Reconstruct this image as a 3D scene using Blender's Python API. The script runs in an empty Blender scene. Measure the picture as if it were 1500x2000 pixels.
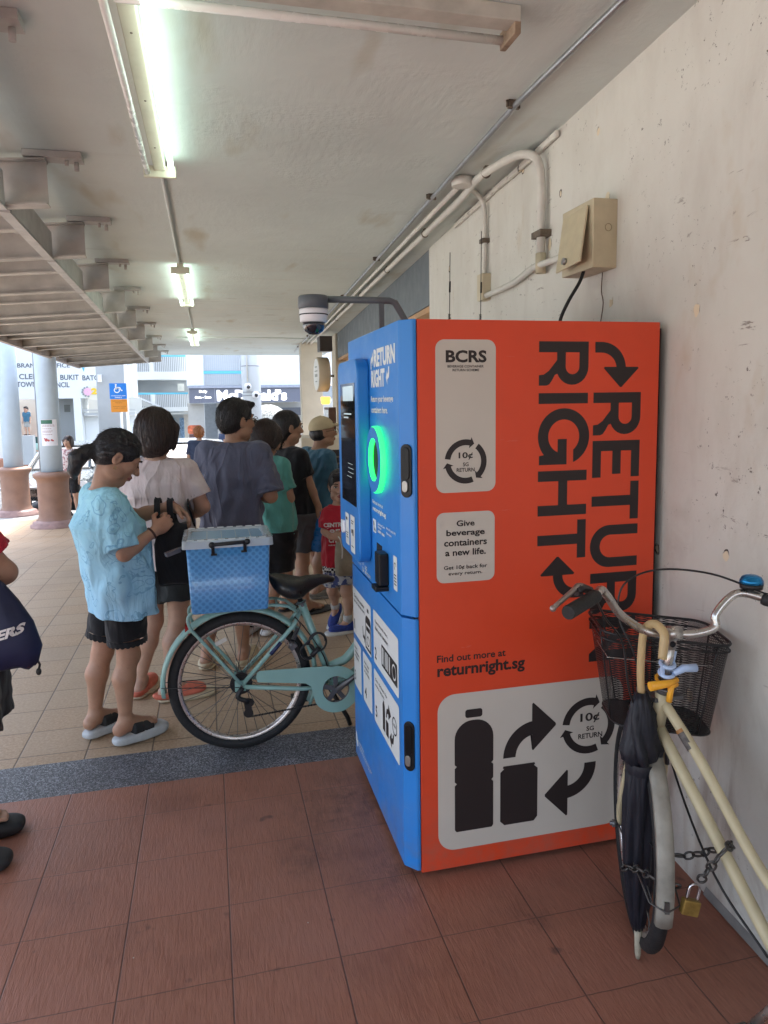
import bpy, bmesh, math, random
import numpy as np
from mathutils import Vector, Matrix
random.seed(7)
R = math.radians
PI = math.pi
sc = bpy.context.scene
C = sc.collection

# ------------------------------------------------------------------ camera
cam_data = bpy.data.cameras.new('camera')
cam_data.sensor_fit = 'VERTICAL'
cam_data.sensor_height = 36.0
cam_data.lens = 36.0 * 1394.07 / 2000.0
cam_data.shift_y = -0.03
cam_data.clip_start = 0.05
cam_data.clip_end = 600
cam = bpy.data.objects.new('camera', cam_data)
C.objects.link(cam)
_yaw, _pitch, _roll = 0.2391, 0.1109, -0.0146
_f = Vector((math.sin(_yaw) * math.cos(_pitch), math.cos(_yaw) * math.cos(_pitch), -math.sin(_pitch)))
_r = Vector((math.cos(_yaw), -math.sin(_yaw), 0))
_u = _r.cross(_f)
_r2 = _r * math.cos(_roll) + _u * math.sin(_roll)
_u2 = -_r * math.sin(_roll) + _u * math.cos(_roll)
_m = Matrix((_r2, _u2, -_f)).transposed().to_4x4()
_m.translation = Vector((0, 0, 1.65))
cam.matrix_world = _m
sc.camera = cam

# ------------------------------------------------------------------ sky, sun, exposure
SUN_EL, SUN_AZ = R(64), R(28)            # azimuth measured from +Y towards +X: the sun stands over the block
world = bpy.data.worlds.new('World')
sc.world = world
world.use_nodes = True
wn = world.node_tree
bg = wn.nodes['Background']
sky = wn.nodes.new('ShaderNodeTexSky')
sky.sky_type = 'NISHITA'
sky.sun_disc = False
sky.sun_elevation = SUN_EL
sky.sun_rotation = SUN_AZ
sky.air_density = 1.0
sky.dust_density = 4.0
sky.ozone_density = 1.0
hs = wn.nodes.new('ShaderNodeHueSaturation')
hs.inputs['Saturation'].default_value = 0.68
wn.links.new(sky.outputs[0], hs.inputs['Color'])
wn.links.new(hs.outputs[0], bg.inputs['Color'])
bg.inputs['Strength'].default_value = 0.15
sun_d = bpy.data.lights.new('sun', 'SUN')
sun_d.energy = 1.8
sun_d.angle = R(10)
sun_d.color = (1.0, 0.985, 0.96)
sun = bpy.data.objects.new('sun', sun_d)
C.objects.link(sun)
_sd = Vector((math.sin(SUN_AZ) * math.cos(SUN_EL), math.cos(SUN_AZ) * math.cos(SUN_EL), math.sin(SUN_EL)))
sun.rotation_euler = _sd.to_track_quat('Z', 'Y').to_euler()
sun.location = _sd * 60
vs = sc.view_settings
vs.view_transform = 'Standard'
vs.look = 'None'
vs.gamma = 1.0
vs.exposure = 2.62
TUBE_EMIT = 1.7

# ------------------------------------------------------------------ node helpers and materials
MATS = {}

class NT:
    def __init__(s, m):
        s.t = m.node_tree
        s.n = s.t.nodes
        s.bsdf = s.n['Principled BSDF']
        s.tc = None
    def new(s, kind, **kw):
        n = s.n.new('ShaderNode' + kind)
        for k, v in kw.items():
            setattr(n, k, v)
        return n
    def link(s, a, b):
        s.t.links.new(a, b)
    def co(s):
        if not s.tc:
            s.tc = s.new('TexCoord').outputs['Object']
        return s.tc
    def mapped(s, scale=(1, 1, 1), rot=(0, 0, 0), loc=(0, 0, 0), src=None):
        m = s.new('Mapping')
        m.inputs['Scale'].default_value = scale
        m.inputs['Rotation'].default_value = rot
        m.inputs['Location'].default_value = loc
        s.link(src or s.co(), m.inputs['Vector'])
        return m.outputs[0]
    def noise(s, scale, detail=4, rough=.55, vec=None, dist=0, out=0):
        n = s.new('TexNoise')
        n.inputs['Scale'].default_value = scale
        n.inputs['Detail'].default_value = detail
        n.inputs['Roughness'].default_value = rough
        n.inputs['Distortion'].default_value = dist
        s.link(vec or s.co(), n.inputs['Vector'])
        return n.outputs[out]
    def vor(s, scale, vec=None, feature='F1', out=0, rnd=1.0):
        n = s.new('TexVoronoi', feature=feature)
        n.inputs['Scale'].default_value = scale
        n.inputs['Randomness'].default_value = rnd
        s.link(vec or s.co(), n.inputs['Vector'])
        return n.outputs[out]
    def math(s, op, a, b=None, c=None, clamp=False):
        n = s.new('Math', operation=op)
        n.use_clamp = clamp
        for i, v in enumerate((a, b, c)):
            if v is None:
                continue
            if isinstance(v, (int, float)):
                n.inputs[i].default_value = v
            else:
                s.link(v, n.inputs[i])
        return n.outputs[0]
    def ramp(s, fac, a, b, lo=0., hi=1.):
        n = s.new('MapRange')
        n.clamp = True
        for i, v in ((1, a), (2, b), (3, lo), (4, hi)):
            n.inputs[i].default_value = v
        s.link(fac, n.inputs[0])
        return n.outputs[0]
    def mix(s, fac, a, b, mode='MIX'):
        n = s.new('Mix', data_type='RGBA', blend_type=mode)
        for sock, v in ((n.inputs[0], fac), (n.inputs[6], a), (n.inputs[7], b)):
            if isinstance(v, (int, float)):
                sock.default_value = v
            elif isinstance(v, tuple):
                sock.default_value = (*v, 1) if len(v) == 3 else v
            else:
                s.link(v, sock)
        return n.outputs[2]
    def sep(s, vec=None):
        n = s.new('SeparateXYZ')
        s.link(vec or s.co(), n.inputs[0])
        return n.outputs
    def grid_line(s, coord, origin, pitch, half):
        """1 on a grout line, 0 elsewhere"""
        u = s.math('DIVIDE', s.math('SUBTRACT', coord, origin), pitch)
        u = s.math('ADD', u, 0.5)
        fr = s.math('FRACT', s.math('ADD', u, 400.0))
        d = s.math('MULTIPLY', s.math('ABSOLUTE', s.math('SUBTRACT', fr, .5)), pitch)
        return s.ramp(d, half * .6, half * 1.4, 1, 0)
    def cell_random(s, cx, cy):
        v = s.new('CombineXYZ')
        s.link(s.math('FLOOR', cx), v.inputs[0])
        s.link(s.math('FLOOR', cy), v.inputs[1])
        w = s.new('TexWhiteNoise')
        s.link(v.outputs[0], w.inputs['Vector'])
        return w.outputs['Value']
    def bump(s, h, strength=.3, dist=.01):
        b = s.new('Bump')
        b.inputs['Strength'].default_value = strength
        b.inputs['Distance'].default_value = dist
        s.link(h, b.inputs['Height'])
        s.link(b.outputs[0], s.bsdf.inputs['Normal'])
    def color(s, c):
        s.link(c, s.bsdf.inputs['Base Color'])

def mat(name, col, rough=.5, metal=0., var=.12, scale=6., bump=0., bscale=60., spec=.5, emit=None, estr=0., alpha=1., trans=0., coat=0., sheen=0., sss=0., ior=1.45):
    if name in MATS:
        return MATS[name]
    m = bpy.data.materials.new(name)
    m.use_nodes = True
    n = NT(m)
    b = n.bsdf.inputs
    b['Roughness'].default_value = rough
    b['Metallic'].default_value = metal
    b['Specular IOR Level'].default_value = spec
    b['Alpha'].default_value = alpha
    b['Transmission Weight'].default_value = trans
    b['Coat Weight'].default_value = coat
    b['Sheen Weight'].default_value = sheen
    b['IOR'].default_value = ior
    if sss:
        b['Subsurface Weight'].default_value = sss
        b['Subsurface Radius'].default_value = (.6, .25, .15)
        b['Subsurface Scale'].default_value = .02
    if emit:
        b['Emission Color'].default_value = (*emit, 1)
        b['Emission Strength'].default_value = estr
    dark = tuple(c * (1 - var) for c in col)
    lite = tuple(min(1, c * (1 + var)) for c in col)
    if var:
        f = n.noise(scale, 5)
        n.color(n.mix(n.ramp(f, .3, .7), dark, lite))
        n.link(n.ramp(n.noise(scale * 3.1, 4), .3, .7, max(0, rough - .08), min(1, rough + .1)), b['Roughness'])
    else:
        b['Base Color'].default_value = (*col, 1)
    if bump:
        n.bump(n.noise(bscale, 4), bump, .004)
    MATS[name] = m
    return m

def special(name, rough=.6, spec=.4):
    m = bpy.data.materials.new(name)
    m.use_nodes = True
    n = NT(m)
    n.bsdf.inputs['Roughness'].default_value = rough
    n.bsdf.inputs['Specular IOR Level'].default_value = spec
    MATS[name] = m
    return m, n

# ------------------------------------------------------------------ objects
LOC = {}

def V3(p):
    return Vector(p)

def link_mesh(name, verts, faces, m, parent=None, loc=(0, 0, 0), smooth=None, mats=None, midx=None, bevel=0, bseg=2):
    o_loc = LOC[parent.name] if parent else Vector(loc)
    me = bpy.data.meshes.new(name)
    ox, oy, oz = o_loc
    me.from_pydata([(v[0] - ox, v[1] - oy, v[2] - oz) for v in verts], [], faces)
    for mm in (mats or [m]):
        me.materials.append(mm)
    if midx is not None:
        me.polygons.foreach_set('material_index', midx)
    if smooth is not None:
        me.polygons.foreach_set('use_smooth', smooth)
    if bevel:
        bm = bmesh.new()
        bm.from_mesh(me)
        bmesh.ops.recalc_face_normals(bm, faces=bm.faces)
        ed = [e for e in bm.edges if len(e.link_faces) == 2 and e.calc_face_angle(0) > R(32)]
        bmesh.ops.bevel(bm, geom=ed, offset=bevel, segments=bseg, affect='EDGES', profile=.6, clamp_overlap=True)
        bm.to_mesh(me)
        bm.free()
    me.update()
    o = bpy.data.objects.new(name, me)
    C.objects.link(o)
    if parent:
        o.parent = parent
        LOC[o.name] = LOC[parent.name]
    else:
        o.location = o_loc
        LOC[o.name] = o_loc
    return o

def tag(o, label=None, cat=None, group=None, kind=None):
    if label: o['label'] = label
    if cat: o['category'] = cat
    if group: o['group'] = group
    if kind: o['kind'] = kind
    return o

def thing(name, label, cat, loc, group=None):
    o = bpy.data.objects.new(name, None)
    o.empty_display_size = .1
    C.objects.link(o)
    o.location = loc
    LOC[o.name] = Vector(loc)
    return tag(o, label, cat, group)

def catmull(pts, sub=6, closed=False):
    pts = [Vector(p) for p in pts]
    n = len(pts)
    out = []
    rng = range(n) if closed else range(n - 1)
    for i in rng:
        if closed:
            p0, p1, p2, p3 = pts[i - 1], pts[i], pts[(i + 1) % n], pts[(i + 2) % n]
        else:
            p1, p2 = pts[i], pts[i + 1]
            p0 = pts[i - 1] if i else p1 * 2 - p2
            p3 = pts[i + 2] if i + 2 < n else p2 * 2 - p1
        for k in range(sub):
            t = k / sub
            out.append(.5 * ((2 * p1) + (p2 - p0) * t + (2 * p0 - 5 * p1 + 4 * p2 - p3) * t * t + (3 * p1 - p0 - 3 * p2 + p3) * t ** 3))
    if not closed:
        out.append(pts[-1])
    return out

class MB:
    def __init__(s):
        s.v, s.f, s.s = [], [], []
    def add(s, vs, fs, smooth=False):
        o = len(s.v)
        s.v += [tuple(v) for v in vs]
        s.f += [tuple(i + o for i in f) for f in fs]
        s.s += [smooth] * len(fs)
        return s
    def box(s, lo, hi, M=None):
        x0, y0, z0 = lo
        x1, y1, z1 = hi
        vs = [Vector(p) for p in ((x0, y0, z0), (x1, y0, z0), (x1, y1, z0), (x0, y1, z0), (x0, y0, z1), (x1, y0, z1), (x1, y1, z1), (x0, y1, z1))]
        if M:
            vs = [M @ v for v in vs]
        return s.add(vs, [(0, 3, 2, 1), (4, 5, 6, 7), (0, 1, 5, 4), (1, 2, 6, 5), (2, 3, 7, 6), (3, 0, 4, 7)])
    def cbox(s, c, size, M=None):
        h = [a / 2 for a in size]
        T = Matrix.Translation(c) @ (M.to_4x4() if M else Matrix.Identity(4))
        return s.box([-a for a in h], h, T)
    def bar(s, a, b, w, h, up=(0, 0, 1)):
        a, b = Vector(a), Vector(b)
        d = b - a
        L = d.length
        d.normalize()
        side = d.cross(Vector(up)).normalized()
        u = side.cross(d)
        M = Matrix((side, d, u)).transposed().to_4x4()
        M.translation = a
        return s.box((-w / 2, 0, -h / 2), (w / 2, L, h / 2), M)
    def tube(s, pts, r, n=8, closed=False, caps=True, sub=0):
        pts = [Vector(p) for p in pts]
        if sub:
            if isinstance(r, (list, tuple)):
                rr = []
                for i in range(len(r) - 1):
                    rr += [r[i] + (r[i + 1] - r[i]) * k / sub for k in range(sub)]
                r = rr + [r[-1]]
            pts = catmull(pts, sub, closed)
        m = len(pts)
        rs = r if isinstance(r, (list, tuple)) else [r] * m
        up = None
        vs = []
        for i, p in enumerate(pts):
            if closed:
                t = pts[(i + 1) % m] - pts[i - 1]
            else:
                t = pts[min(i + 1, m - 1)] - pts[max(i - 1, 0)]
            if t.length < 1e-9:
                t = Vector((0, 0, 1))
            t.normalize()
            if up is None:
                up = Vector((0, 0, 1)) if abs(t.z) < .9 else Vector((1, 0, 0))
            up = up - t * up.dot(t)
            if up.length < 1e-6:
                up = t.orthogonal()
            up.normalize()
            w = t.cross(up)
            for k in range(n):
                a = 2 * PI * k / n
                vs.append(p + (up * math.cos(a) + w * math.sin(a)) * rs[i])
        fs = []
        for i in range(m if closed else m - 1):
            j = (i + 1) % m
            for k in range(n):
                l = (k + 1) % n
                fs.append((i * n + k, i * n + l, j * n + l, j * n + k))
        s.add(vs, fs, True)
        if caps and not closed:
            o = len(s.v) - len(vs)
            s.f.append(tuple(o + k for k in range(n))[::-1])
            s.f.append(tuple(o + (m - 1) * n + k for k in range(n)))
            s.s += [False, False]
        return s
    def cyl(s, a, b, r, r2=None, n=20):
        return s.tube([a, b], [r, r if r2 is None else r2], n)
    def ring(s, c, axis, Rad, r, n=48, k=8):
        ax = Vector(axis).normalized()
        u = ax.orthogonal().normalized()
        w = ax.cross(u)
        c = Vector(c)
        return s.tube([c + (u * math.cos(2 * PI * i / n) + w * math.sin(2 * PI * i / n)) * Rad for i in range(n)], r, k, closed=True)
    def lathe(s, prof, c=(0, 0, 0), axis=(0, 0, 1), n=32, smooth=True, caps=True):
        ax = Vector(axis).normalized()
        u = ax.orthogonal().normalized()
        w = ax.cross(u)
        c = Vector(c)
        vs = [c + ax * z + (u * math.cos(2 * PI * i / n) + w * math.sin(2 * PI * i / n)) * r for r, z in prof for i in range(n)]
        fs = []
        for j in range(len(prof) - 1):
            for i in range(n):
                k = (i + 1) % n
                fs.append((j * n + i, j * n + k, (j + 1) * n + k, (j + 1) * n + i))
        s.add(vs, fs, smooth)
        if caps:
            o = len(s.v) - len(vs)
            s.f.append(tuple(o + i for i in range(n))[::-1])
            s.f.append(tuple(o + (len(prof) - 1) * n + i for i in range(n)))
            s.s += [False, False]
        return s
    def ell(s, c, r, M=None, nu=16, nv=10):
        c = Vector(c)
        if isinstance(r, (int, float)):
            r = (r, r, r)
        vs = []
        for j in range(nv + 1):
            th = PI * j / nv
            for i in range(nu):
                a = 2 * PI * i / nu
                p = Vector((r[0] * math.sin(th) * math.cos(a), r[1] * math.sin(th) * math.sin(a), r[2] * math.cos(th)))
                vs.append(c + (M @ p if M else p))
        fs = []
        for j in range(nv):
            for i in range(nu):
                k = (i + 1) % nu
                fs.append((j * nu + i, (j + 1) * nu + i, (j + 1) * nu + k, j * nu + k))
        return s.add(vs, fs, True)
    def prism(s, poly, fn, d0, d1, smooth_side=False):
        """poly: 2-D outline, fn(u, v, depth) -> world point"""
        n = len(poly)
        s.add([fn(u, v, d0) for u, v in poly] + [fn(u, v, d1) for u, v in poly],
              [tuple(range(n))[::-1], tuple(range(n, 2 * n))])
        o = len(s.v) - 2 * n
        for i in range(n):
            j = (i + 1) % n
            s.f.append((o + i, o + j, o + n + j, o + n + i))
            s.s.append(smooth_side)
        return s
    def loft(s, rings, smooth=True, caps=True, closed=True):
        n = len(rings[0])
        vs = [p for r in rings for p in r]
        fs = []
        for j in range(len(rings) - 1):
            for i in range(n if closed else n - 1):
                k = (i + 1) % n
                fs.append((j * n + i, j * n + k, (j + 1) * n + k, (j + 1) * n + i))
        s.add(vs, fs, smooth)
        if caps:
            o = len(s.v) - len(vs)
            s.f.append(tuple(o + i for i in range(n))[::-1])
            s.f.append(tuple(o + (len(rings) - 1) * n + i for i in range(n)))
            s.s += [False, False]
        return s
    def build(s, name, m, parent=None, loc=(0, 0, 0), bevel=0, bseg=2):
        return link_mesh(name, s.v, s.f, m, parent, loc, s.s, bevel=bevel, bseg=bseg)

def rrect(x0, x1, y0, y1, r, n=6):
    out = []
    for cx, cy, a0 in ((x1 - r, y1 - r, 0), (x0 + r, y1 - r, 90), (x0 + r, y0 + r, 180), (x1 - r, y0 + r, 270)):
        for k in range(n + 1):
            a = R(a0 + 90 * k / n)
            out.append((cx + r * math.cos(a), cy + r * math.sin(a)))
    return out

def arc(cx, cy, r, a0, a1, n=12, ry=None):
    ry = r if ry is None else ry
    return [(cx + r * math.cos(R(a0 + (a1 - a0) * k / n)), cy + ry * math.sin(R(a0 + (a1 - a0) * k / n))) for k in range(n + 1)]

# flat artwork: outlines (with holes) turned into a thin mesh laid on a face
_dg = bpy.context.evaluated_depsgraph_get

def shape_mesh(outlines):
    """2-D filled outlines (holes allowed) -> (verts2d, faces)"""
    cu = bpy.data.curves.new('outline', 'CURVE')
    cu.dimensions = '2D'
    cu.fill_mode = 'BOTH'
    for ol in outlines:
        sp = cu.splines.new('POLY')
        sp.points.add(len(ol) - 1)
        for p, q in zip(sp.points, ol):
            p.co = (q[0], q[1], 0, 1)
        sp.use_cyclic_u = True
    return _curve_out(cu)

def _curve_out(cu):
    o = bpy.data.objects.new('outline', cu)
    C.objects.link(o)
    _dg().update()
    me = bpy.data.meshes.new_from_object(o.evaluated_get(_dg()))
    vs = [(v.co.x, v.co.y) for v in me.vertices]
    fs = [tuple(p.vertices) for p in me.polygons]
    bpy.data.objects.remove(o)
    bpy.data.curves.remove(cu)
    bpy.data.meshes.remove(me)
    return vs, fs

def text_mesh(body, bold=0.0, spacing=1.0, res=3):
    cu = bpy.data.curves.new('lettering', 'FONT')
    cu.body = body
    cu.size = 1.0
    cu.offset = bold
    cu.space_character = spacing
    cu.resolution_u = res
    return _curve_out(cu)

class Art:
    """collects flat artwork on a plane; fn(u, v, d) gives the world point, d is the height above the face"""
    def __init__(s, fn):
        s.fn = fn
        s.items = []
    def put(s, vf, d=.001):
        vs, fs = vf
        fs2 = []
        for f in fs:
            a = sum(vs[f[i]][0] * vs[f[(i + 1) % len(f)]][1] - vs[f[(i + 1) % len(f)]][0] * vs[f[i]][1] for i in range(len(f)))
            fs2.append(f if a > 0 else f[::-1])
        us, ws = [v[0] for v in vs], [v[1] for v in vs]
        s.items.append(([s.fn(u, v, d) for u, v in vs], fs2, (min(us), max(us), min(ws), max(ws))))
        return s
    def shapes(s, outlines, d=.001):
        return s.put(shape_mesh(outlines), d)
    def text(s, body, u0, u1, v0, v1=None, bold=.015, d=.001, align=None, spacing=1.0, rot=0):
        """fits the word's inked box to u0..u1; v0 is the bottom of the ink, v1 the top (None keeps proportions)"""
        vs, fs = text_mesh(body, bold, spacing)
        if not vs:
            return s
        xs = [v[0] for v in vs]
        ys = [v[1] for v in vs]
        a0, a1, b0, b1 = min(xs), max(xs), min(ys), max(ys)
        k = (u1 - u0) / (a1 - a0)
        kv = abs(k) if v1 is None else (v1 - v0) / (b1 - b0)
        return s.put(([(u0 + (x - a0) * k, v0 + (y - b0) * kv) for x, y in vs], fs), d)
    def build(s, name, m, parent=None, loc=(0, 0, 0)):
        """pieces that sit close together become one part, distant lines become parts of their own"""
        n = len(s.items)
        own = list(range(n))
        def root(i):
            while own[i] != i: i = own[i]
            return i
        for i in range(n):
            for j in range(i):
                a, b = s.items[i][2], s.items[j][2]
                g = .45 * max(min(a[3] - a[2], a[1] - a[0]), min(b[3] - b[2], b[1] - b[0]))
                if a[0] - g < b[1] and b[0] - g < a[1] and a[2] - g < b[3] and b[2] - g < a[3]:
                    own[root(i)] = root(j)
        first = None
        for r in sorted(set(root(i) for i in range(n))):
            mb = MB()
            for i in range(n):
                if root(i) == r: mb.add(s.items[i][0], s.items[i][1])
            o = mb.build(name, m, parent, loc)
            first = first or o
        return first
# ------------------------------------------------------------------ setting: surfaces
def wall_x(y):
    return 1.555 + .07 * (y - 2.0)

# red textured tiles
m_red, n = special('red_tile', .42, .5)
X, Y, Z = n.sep()
g = n.math('MAXIMUM', n.grid_line(X, .003, .318, .0022), n.math('MULTIPLY', n.grid_line(n.math('ADD', Y, n.math('MULTIPLY', n.noise(9, 2), .006)), 1.95, .3125, .0018), .8))
grain = n.noise(1, 5, .62, n.mapped((95, 13, 1), (0, 0, .22)), .6)
grain2 = n.noise(1, 3, .6, n.mapped((240, 30, 1), (0, 0, .2)))
cellr = n.cell_random(n.math('DIVIDE', n.math('SUBTRACT', X, .003), .318), n.math('DIVIDE', n.math('SUBTRACT', Y, 1.95), .3125))
base = n.mix(n.ramp(grain, .3, .72), (.235, .090, .053), (.345, .150, .096))
base = n.mix(n.ramp(cellr, 0, 1, 0, .5), base, (.36, .15, .10))
stain = n.noise(2.3, 6, .6)
base = n.mix(n.ramp(stain, .5, .75, 0, .5), base, (.115, .046, .032))
spots = n.noise(7.5, 3, .5, n.mapped((1, 1, 1), (0, 0, 0), (3.1, 1.7, 0)))
base = n.mix(n.ramp(spots, .68, .74, 0, .7), base, (.045, .024, .02))
def blot(cx, cy, r0):
    dx, dy = n.math('SUBTRACT', X, cx), n.math('SUBTRACT', Y, cy)
    return n.ramp(n.math('SQRT', n.math('ADD', n.math('MULTIPLY', dx, dx), n.math('MULTIPLY', dy, dy))), r0 * .2, r0, 1, 0)
bl = n.math('MAXIMUM', n.math('MAXIMUM', blot(.56, 2.75, .42), blot(.30, 2.44, .16)), n.math('MAXIMUM', blot(.95, 1.95, .10), blot(.55, 2.28, .22)))
base = n.mix(n.math('MULTIPLY', bl, n.ramp(n.noise(13, 6, .72), .42, .68, 0, .62)), base, (.060, .030, .022))
base = n.mix(n.math('MULTIPLY', n.ramp(n.noise(1.4, 4), .45, .7), .35), base, (.34, .17, .13))
fleck = n.math('LESS_THAN', n.vor(5.5, n.mapped((1, .8, 1))), .014)
base = n.mix(fleck, base, (.45, .40, .34))
n.color(n.mix(n.math('MULTIPLY', g, .7), base, (.035, .022, .018)))
n.link(n.ramp(grain, .3, .7, .36, .6), n.bsdf.inputs['Roughness'])
n.bump(n.math('SUBTRACT', n.math('ADD', n.math('MULTIPLY', grain, 1.0), n.math('MULTIPLY', grain2, .35)), n.math('MULTIPLY', g, 1.2)), .38, .006)

m_cream, n = special('cream_tile', .5, .45)
X, Y, Z = n.sep()
g = n.math('MAXIMUM', n.grid_line(X, -.022, .3045, .0035), n.grid_line(Y, 3.537, .272, .003))
pit = n.noise(70, 5, .7)
cr = n.cell_random(n.math('DIVIDE', n.math('SUBTRACT', X, -.022), .3045), n.math('DIVIDE', n.math('SUBTRACT', Y, 3.537), .272))
b0 = n.mix(n.ramp(pit, .35, .65), (.31, .20, .115), (.48, .345, .225))
b0 = n.mix(n.ramp(cr, 0, 1, 0, .5), b0, (.40, .31, .22))
b0 = n.mix(n.ramp(n.noise(1.1, 5), .5, .8, 0, .5), b0, (.20, .135, .085))
n.color(n.mix(n.math('MULTIPLY', g, .75), b0, (.045, .034, .026)))
n.bump(n.math('SUBTRACT', n.math('MULTIPLY', pit, .5), g), .4, .005)

m_gran, n = special('granite_strip', .45, .5)
v1 = n.vor(210, out=1)
s3 = n.sep(v1)
sp = n.ramp(s3[0], .45, .95)
cgr = n.mix(sp, (.045, .048, .055), (.32, .33, .36))
cgr = n.mix(n.ramp(n.noise(3, 4), .4, .75, 0, .5), cgr, (.05, .05, .055))
n.color(cgr)
n.bump(n.vor(210), .35, .004)

m_asph = mat('asphalt', (.075, .078, .083), .85, var=.3, scale=1.2, bump=.4, bscale=120)
m_pave = mat('pale_paving', (.33, .33, .32), .8, var=.15, scale=.8)

# ceiling paint: off white, water marks across, rough trowel ridges
m_ceil, n = special('ceiling_paint', .75, .2)
X, Y, Z = n.sep()
cl = n.noise(.8, 6, .6)
col = n.mix(n.ramp(cl, .3, .7), (.54, .595, .575), (.63, .69, .67))
streak = n.noise(1, 6, .65, n.mapped((.55, 3.2, 1)), 1.5)
far = n.ramp(Y, 4.2, 9.5)
col = n.mix(n.math('MULTIPLY', n.ramp(streak, .56, .64), n.math('MULTIPLY', far, .55)), col, (.62, .6, .55))
dirt = n.noise(1, 7, .7, n.mapped((1.2, 6, 1), (0, 0, .3), (5, 2, 0)), 1)
col = n.mix(n.math('MULTIPLY', n.ramp(dirt, .58, .76), n.math('ADD', .1, n.math('MULTIPLY', far, .5))), col, (.16, .125, .09))
flake = n.noise(18, 4, .75, n.mapped((1, .45, 1)))
col = n.mix(n.math('MULTIPLY', n.ramp(flake, .70, .74), n.math('MULTIPLY', far, .75)), col, (.09, .075, .06))
yel = n.noise(1.6, 3, .5, n.mapped((2.2, .6, 1), (0, 0, 0), (1.3, 0, 0)))
col = n.mix(n.ramp(yel, .62, .78, 0, .5), col, (.34, .27, .13))
n.color(col)
ridge = n.noise(1, 4, .6, n.mapped((26, 5, 1), (0, 0, .5)))
blob = n.noise(38, 5, .6)
patch = n.ramp(n.noise(1.9, 3), .45, .62)
n.bump(n.math('ADD', n.math('MULTIPLY', ridge, n.ramp(n.noise(1.3, 3), .4, .6, 0, .45)), n.math('MULTIPLY', blob, n.math('MULTIPLY', patch, .6))), .3, .02)

# wall paint: chips, scuffs, drill holes
m_wall, n = special('wall_paint', .7, .3)
X, Y, Z = n.sep()
yz = n.mapped((0, 1, 1))
cl = n.noise(1.3, 6, .6)
col = n.mix(n.ramp(cl, .3, .7), (.59, .58, .525), (.69, .685, .63))
grime = n.noise(2.2, 7, .68, n.mapped((1, 1.6, .7), (.4, 0, 0)))
col = n.mix(n.math('MULTIPLY', n.ramp(grime, .5, .78), n.ramp(Z, .1, 1.7, .75, .25)), col, (.40, .34, .27))
low = n.ramp(Z, 0, .55, .55, 0)
col = n.mix(n.math('MULTIPLY', low, n.ramp(n.noise(5, 5, .7), .35, .7)), col, (.30, .28, .27))
scr = n.noise(1, 6, .75, n.mapped((1, 7, 26), (.35, 0, 0)), .5)
scrm = n.math('MULTIPLY', n.ramp(scr, .62, .66), n.ramp(n.noise(2.6, 2), .5, .62))
col = n.mix(n.math('MULTIPLY', scrm, .8), col, (.18, .15, .13))
smear = n.noise(1, 5, .6, n.mapped((1, 5, 1.6), (.7, 0, 0), (0, 2, 1)), .8)
col = n.mix(n.math('MULTIPLY', n.ramp(smear, .50, .74), n.ramp(Z, .3, 1.7, .95, .14)), col, (.31, .25, .205))
spk = n.noise(34, 5, .8)
col = n.mix(n.math('MULTIPLY', n.ramp(spk, .62, .66), n.ramp(n.noise(2.2, 3, .5, n.mapped((1, 1, 1), (0, 0, 0), (7, 1, 2))), .50, .60)), col, (.10, .085, .07))
rusty = n.noise(3.4, 4, .6, n.mapped((1, 1, .6), (0, 0, 0), (2, 5, 3)))
col = n.mix(n.math('MULTIPLY', n.ramp(rusty, .62, .74), .4), col, (.48, .38, .24))
chipv = n.vor(3.6, n.mapped((1, 1, .8), (0, 0, 0), (0, .33, .21)))
chip = n.math('LESS_THAN', n.math('ADD', chipv, n.math('MULTIPLY', n.noise(16, 4), .13)), .135)
col = n.mix(chip, col, (.72, .62, .45))
edge = n.math('LESS_THAN', n.math('ABSOLUTE', n.math('SUBTRACT', n.math('ADD', chipv, n.math('MULTIPLY', n.noise(16, 4), .13)), .138)), .008)
col = n.mix(n.math('MULTIPLY', edge, n.ramp(n.noise(12, 2), .45, .55)), col, (.07, .06, .05))
hol = n.math('LESS_THAN', n.vor(3.3, n.mapped((1, 1.2, 1), (.3, 0, 0), (0, .9, .5))), .022)
col = n.mix(hol, col, (.03, .026, .022))
n.color(col)
n.bump(n.math('SUBTRACT', n.math('ADD', n.noise(3, 5), n.math('MULTIPLY', n.noise(60, 4), .18)), n.math('MULTIPLY', chip, .4)), .25, .02)

def struct(name, mb, m, loc=(0, 0, 0), **kw):
    o = mb.build(name, m, None, loc, **kw)
    return tag(o, kind='structure')

# ------------------------------------------------------------------ ground, floors, ceiling
def gz(y):
    for (a, za), (b, zb) in (((-99, 0), (8.2, 0)), ((8.2, 0), (12.6, -.5)), ((12.6, -.5), (20, -.66)), ((20, -.66), (32, -1.3)), ((32, -1.3), (400, -1.35))):
        if y <= b:
            return za + (zb - za) * (y - a) / (b - a)
    return -1.35

def strip(y0, y1, x0, x1, dz=0.0, ny=1):
    mb = MB()
    ys = [y0 + (y1 - y0) * i / ny for i in range(ny + 1)]
    for a, b in zip(ys, ys[1:]):
        mb.add([(x0, a, gz(a) + dz), (x1, a, gz(a) + dz), (x1, b, gz(b) + dz), (x0, b, gz(b) + dz)], [(0, 1, 2, 3)])
    return mb

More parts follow.
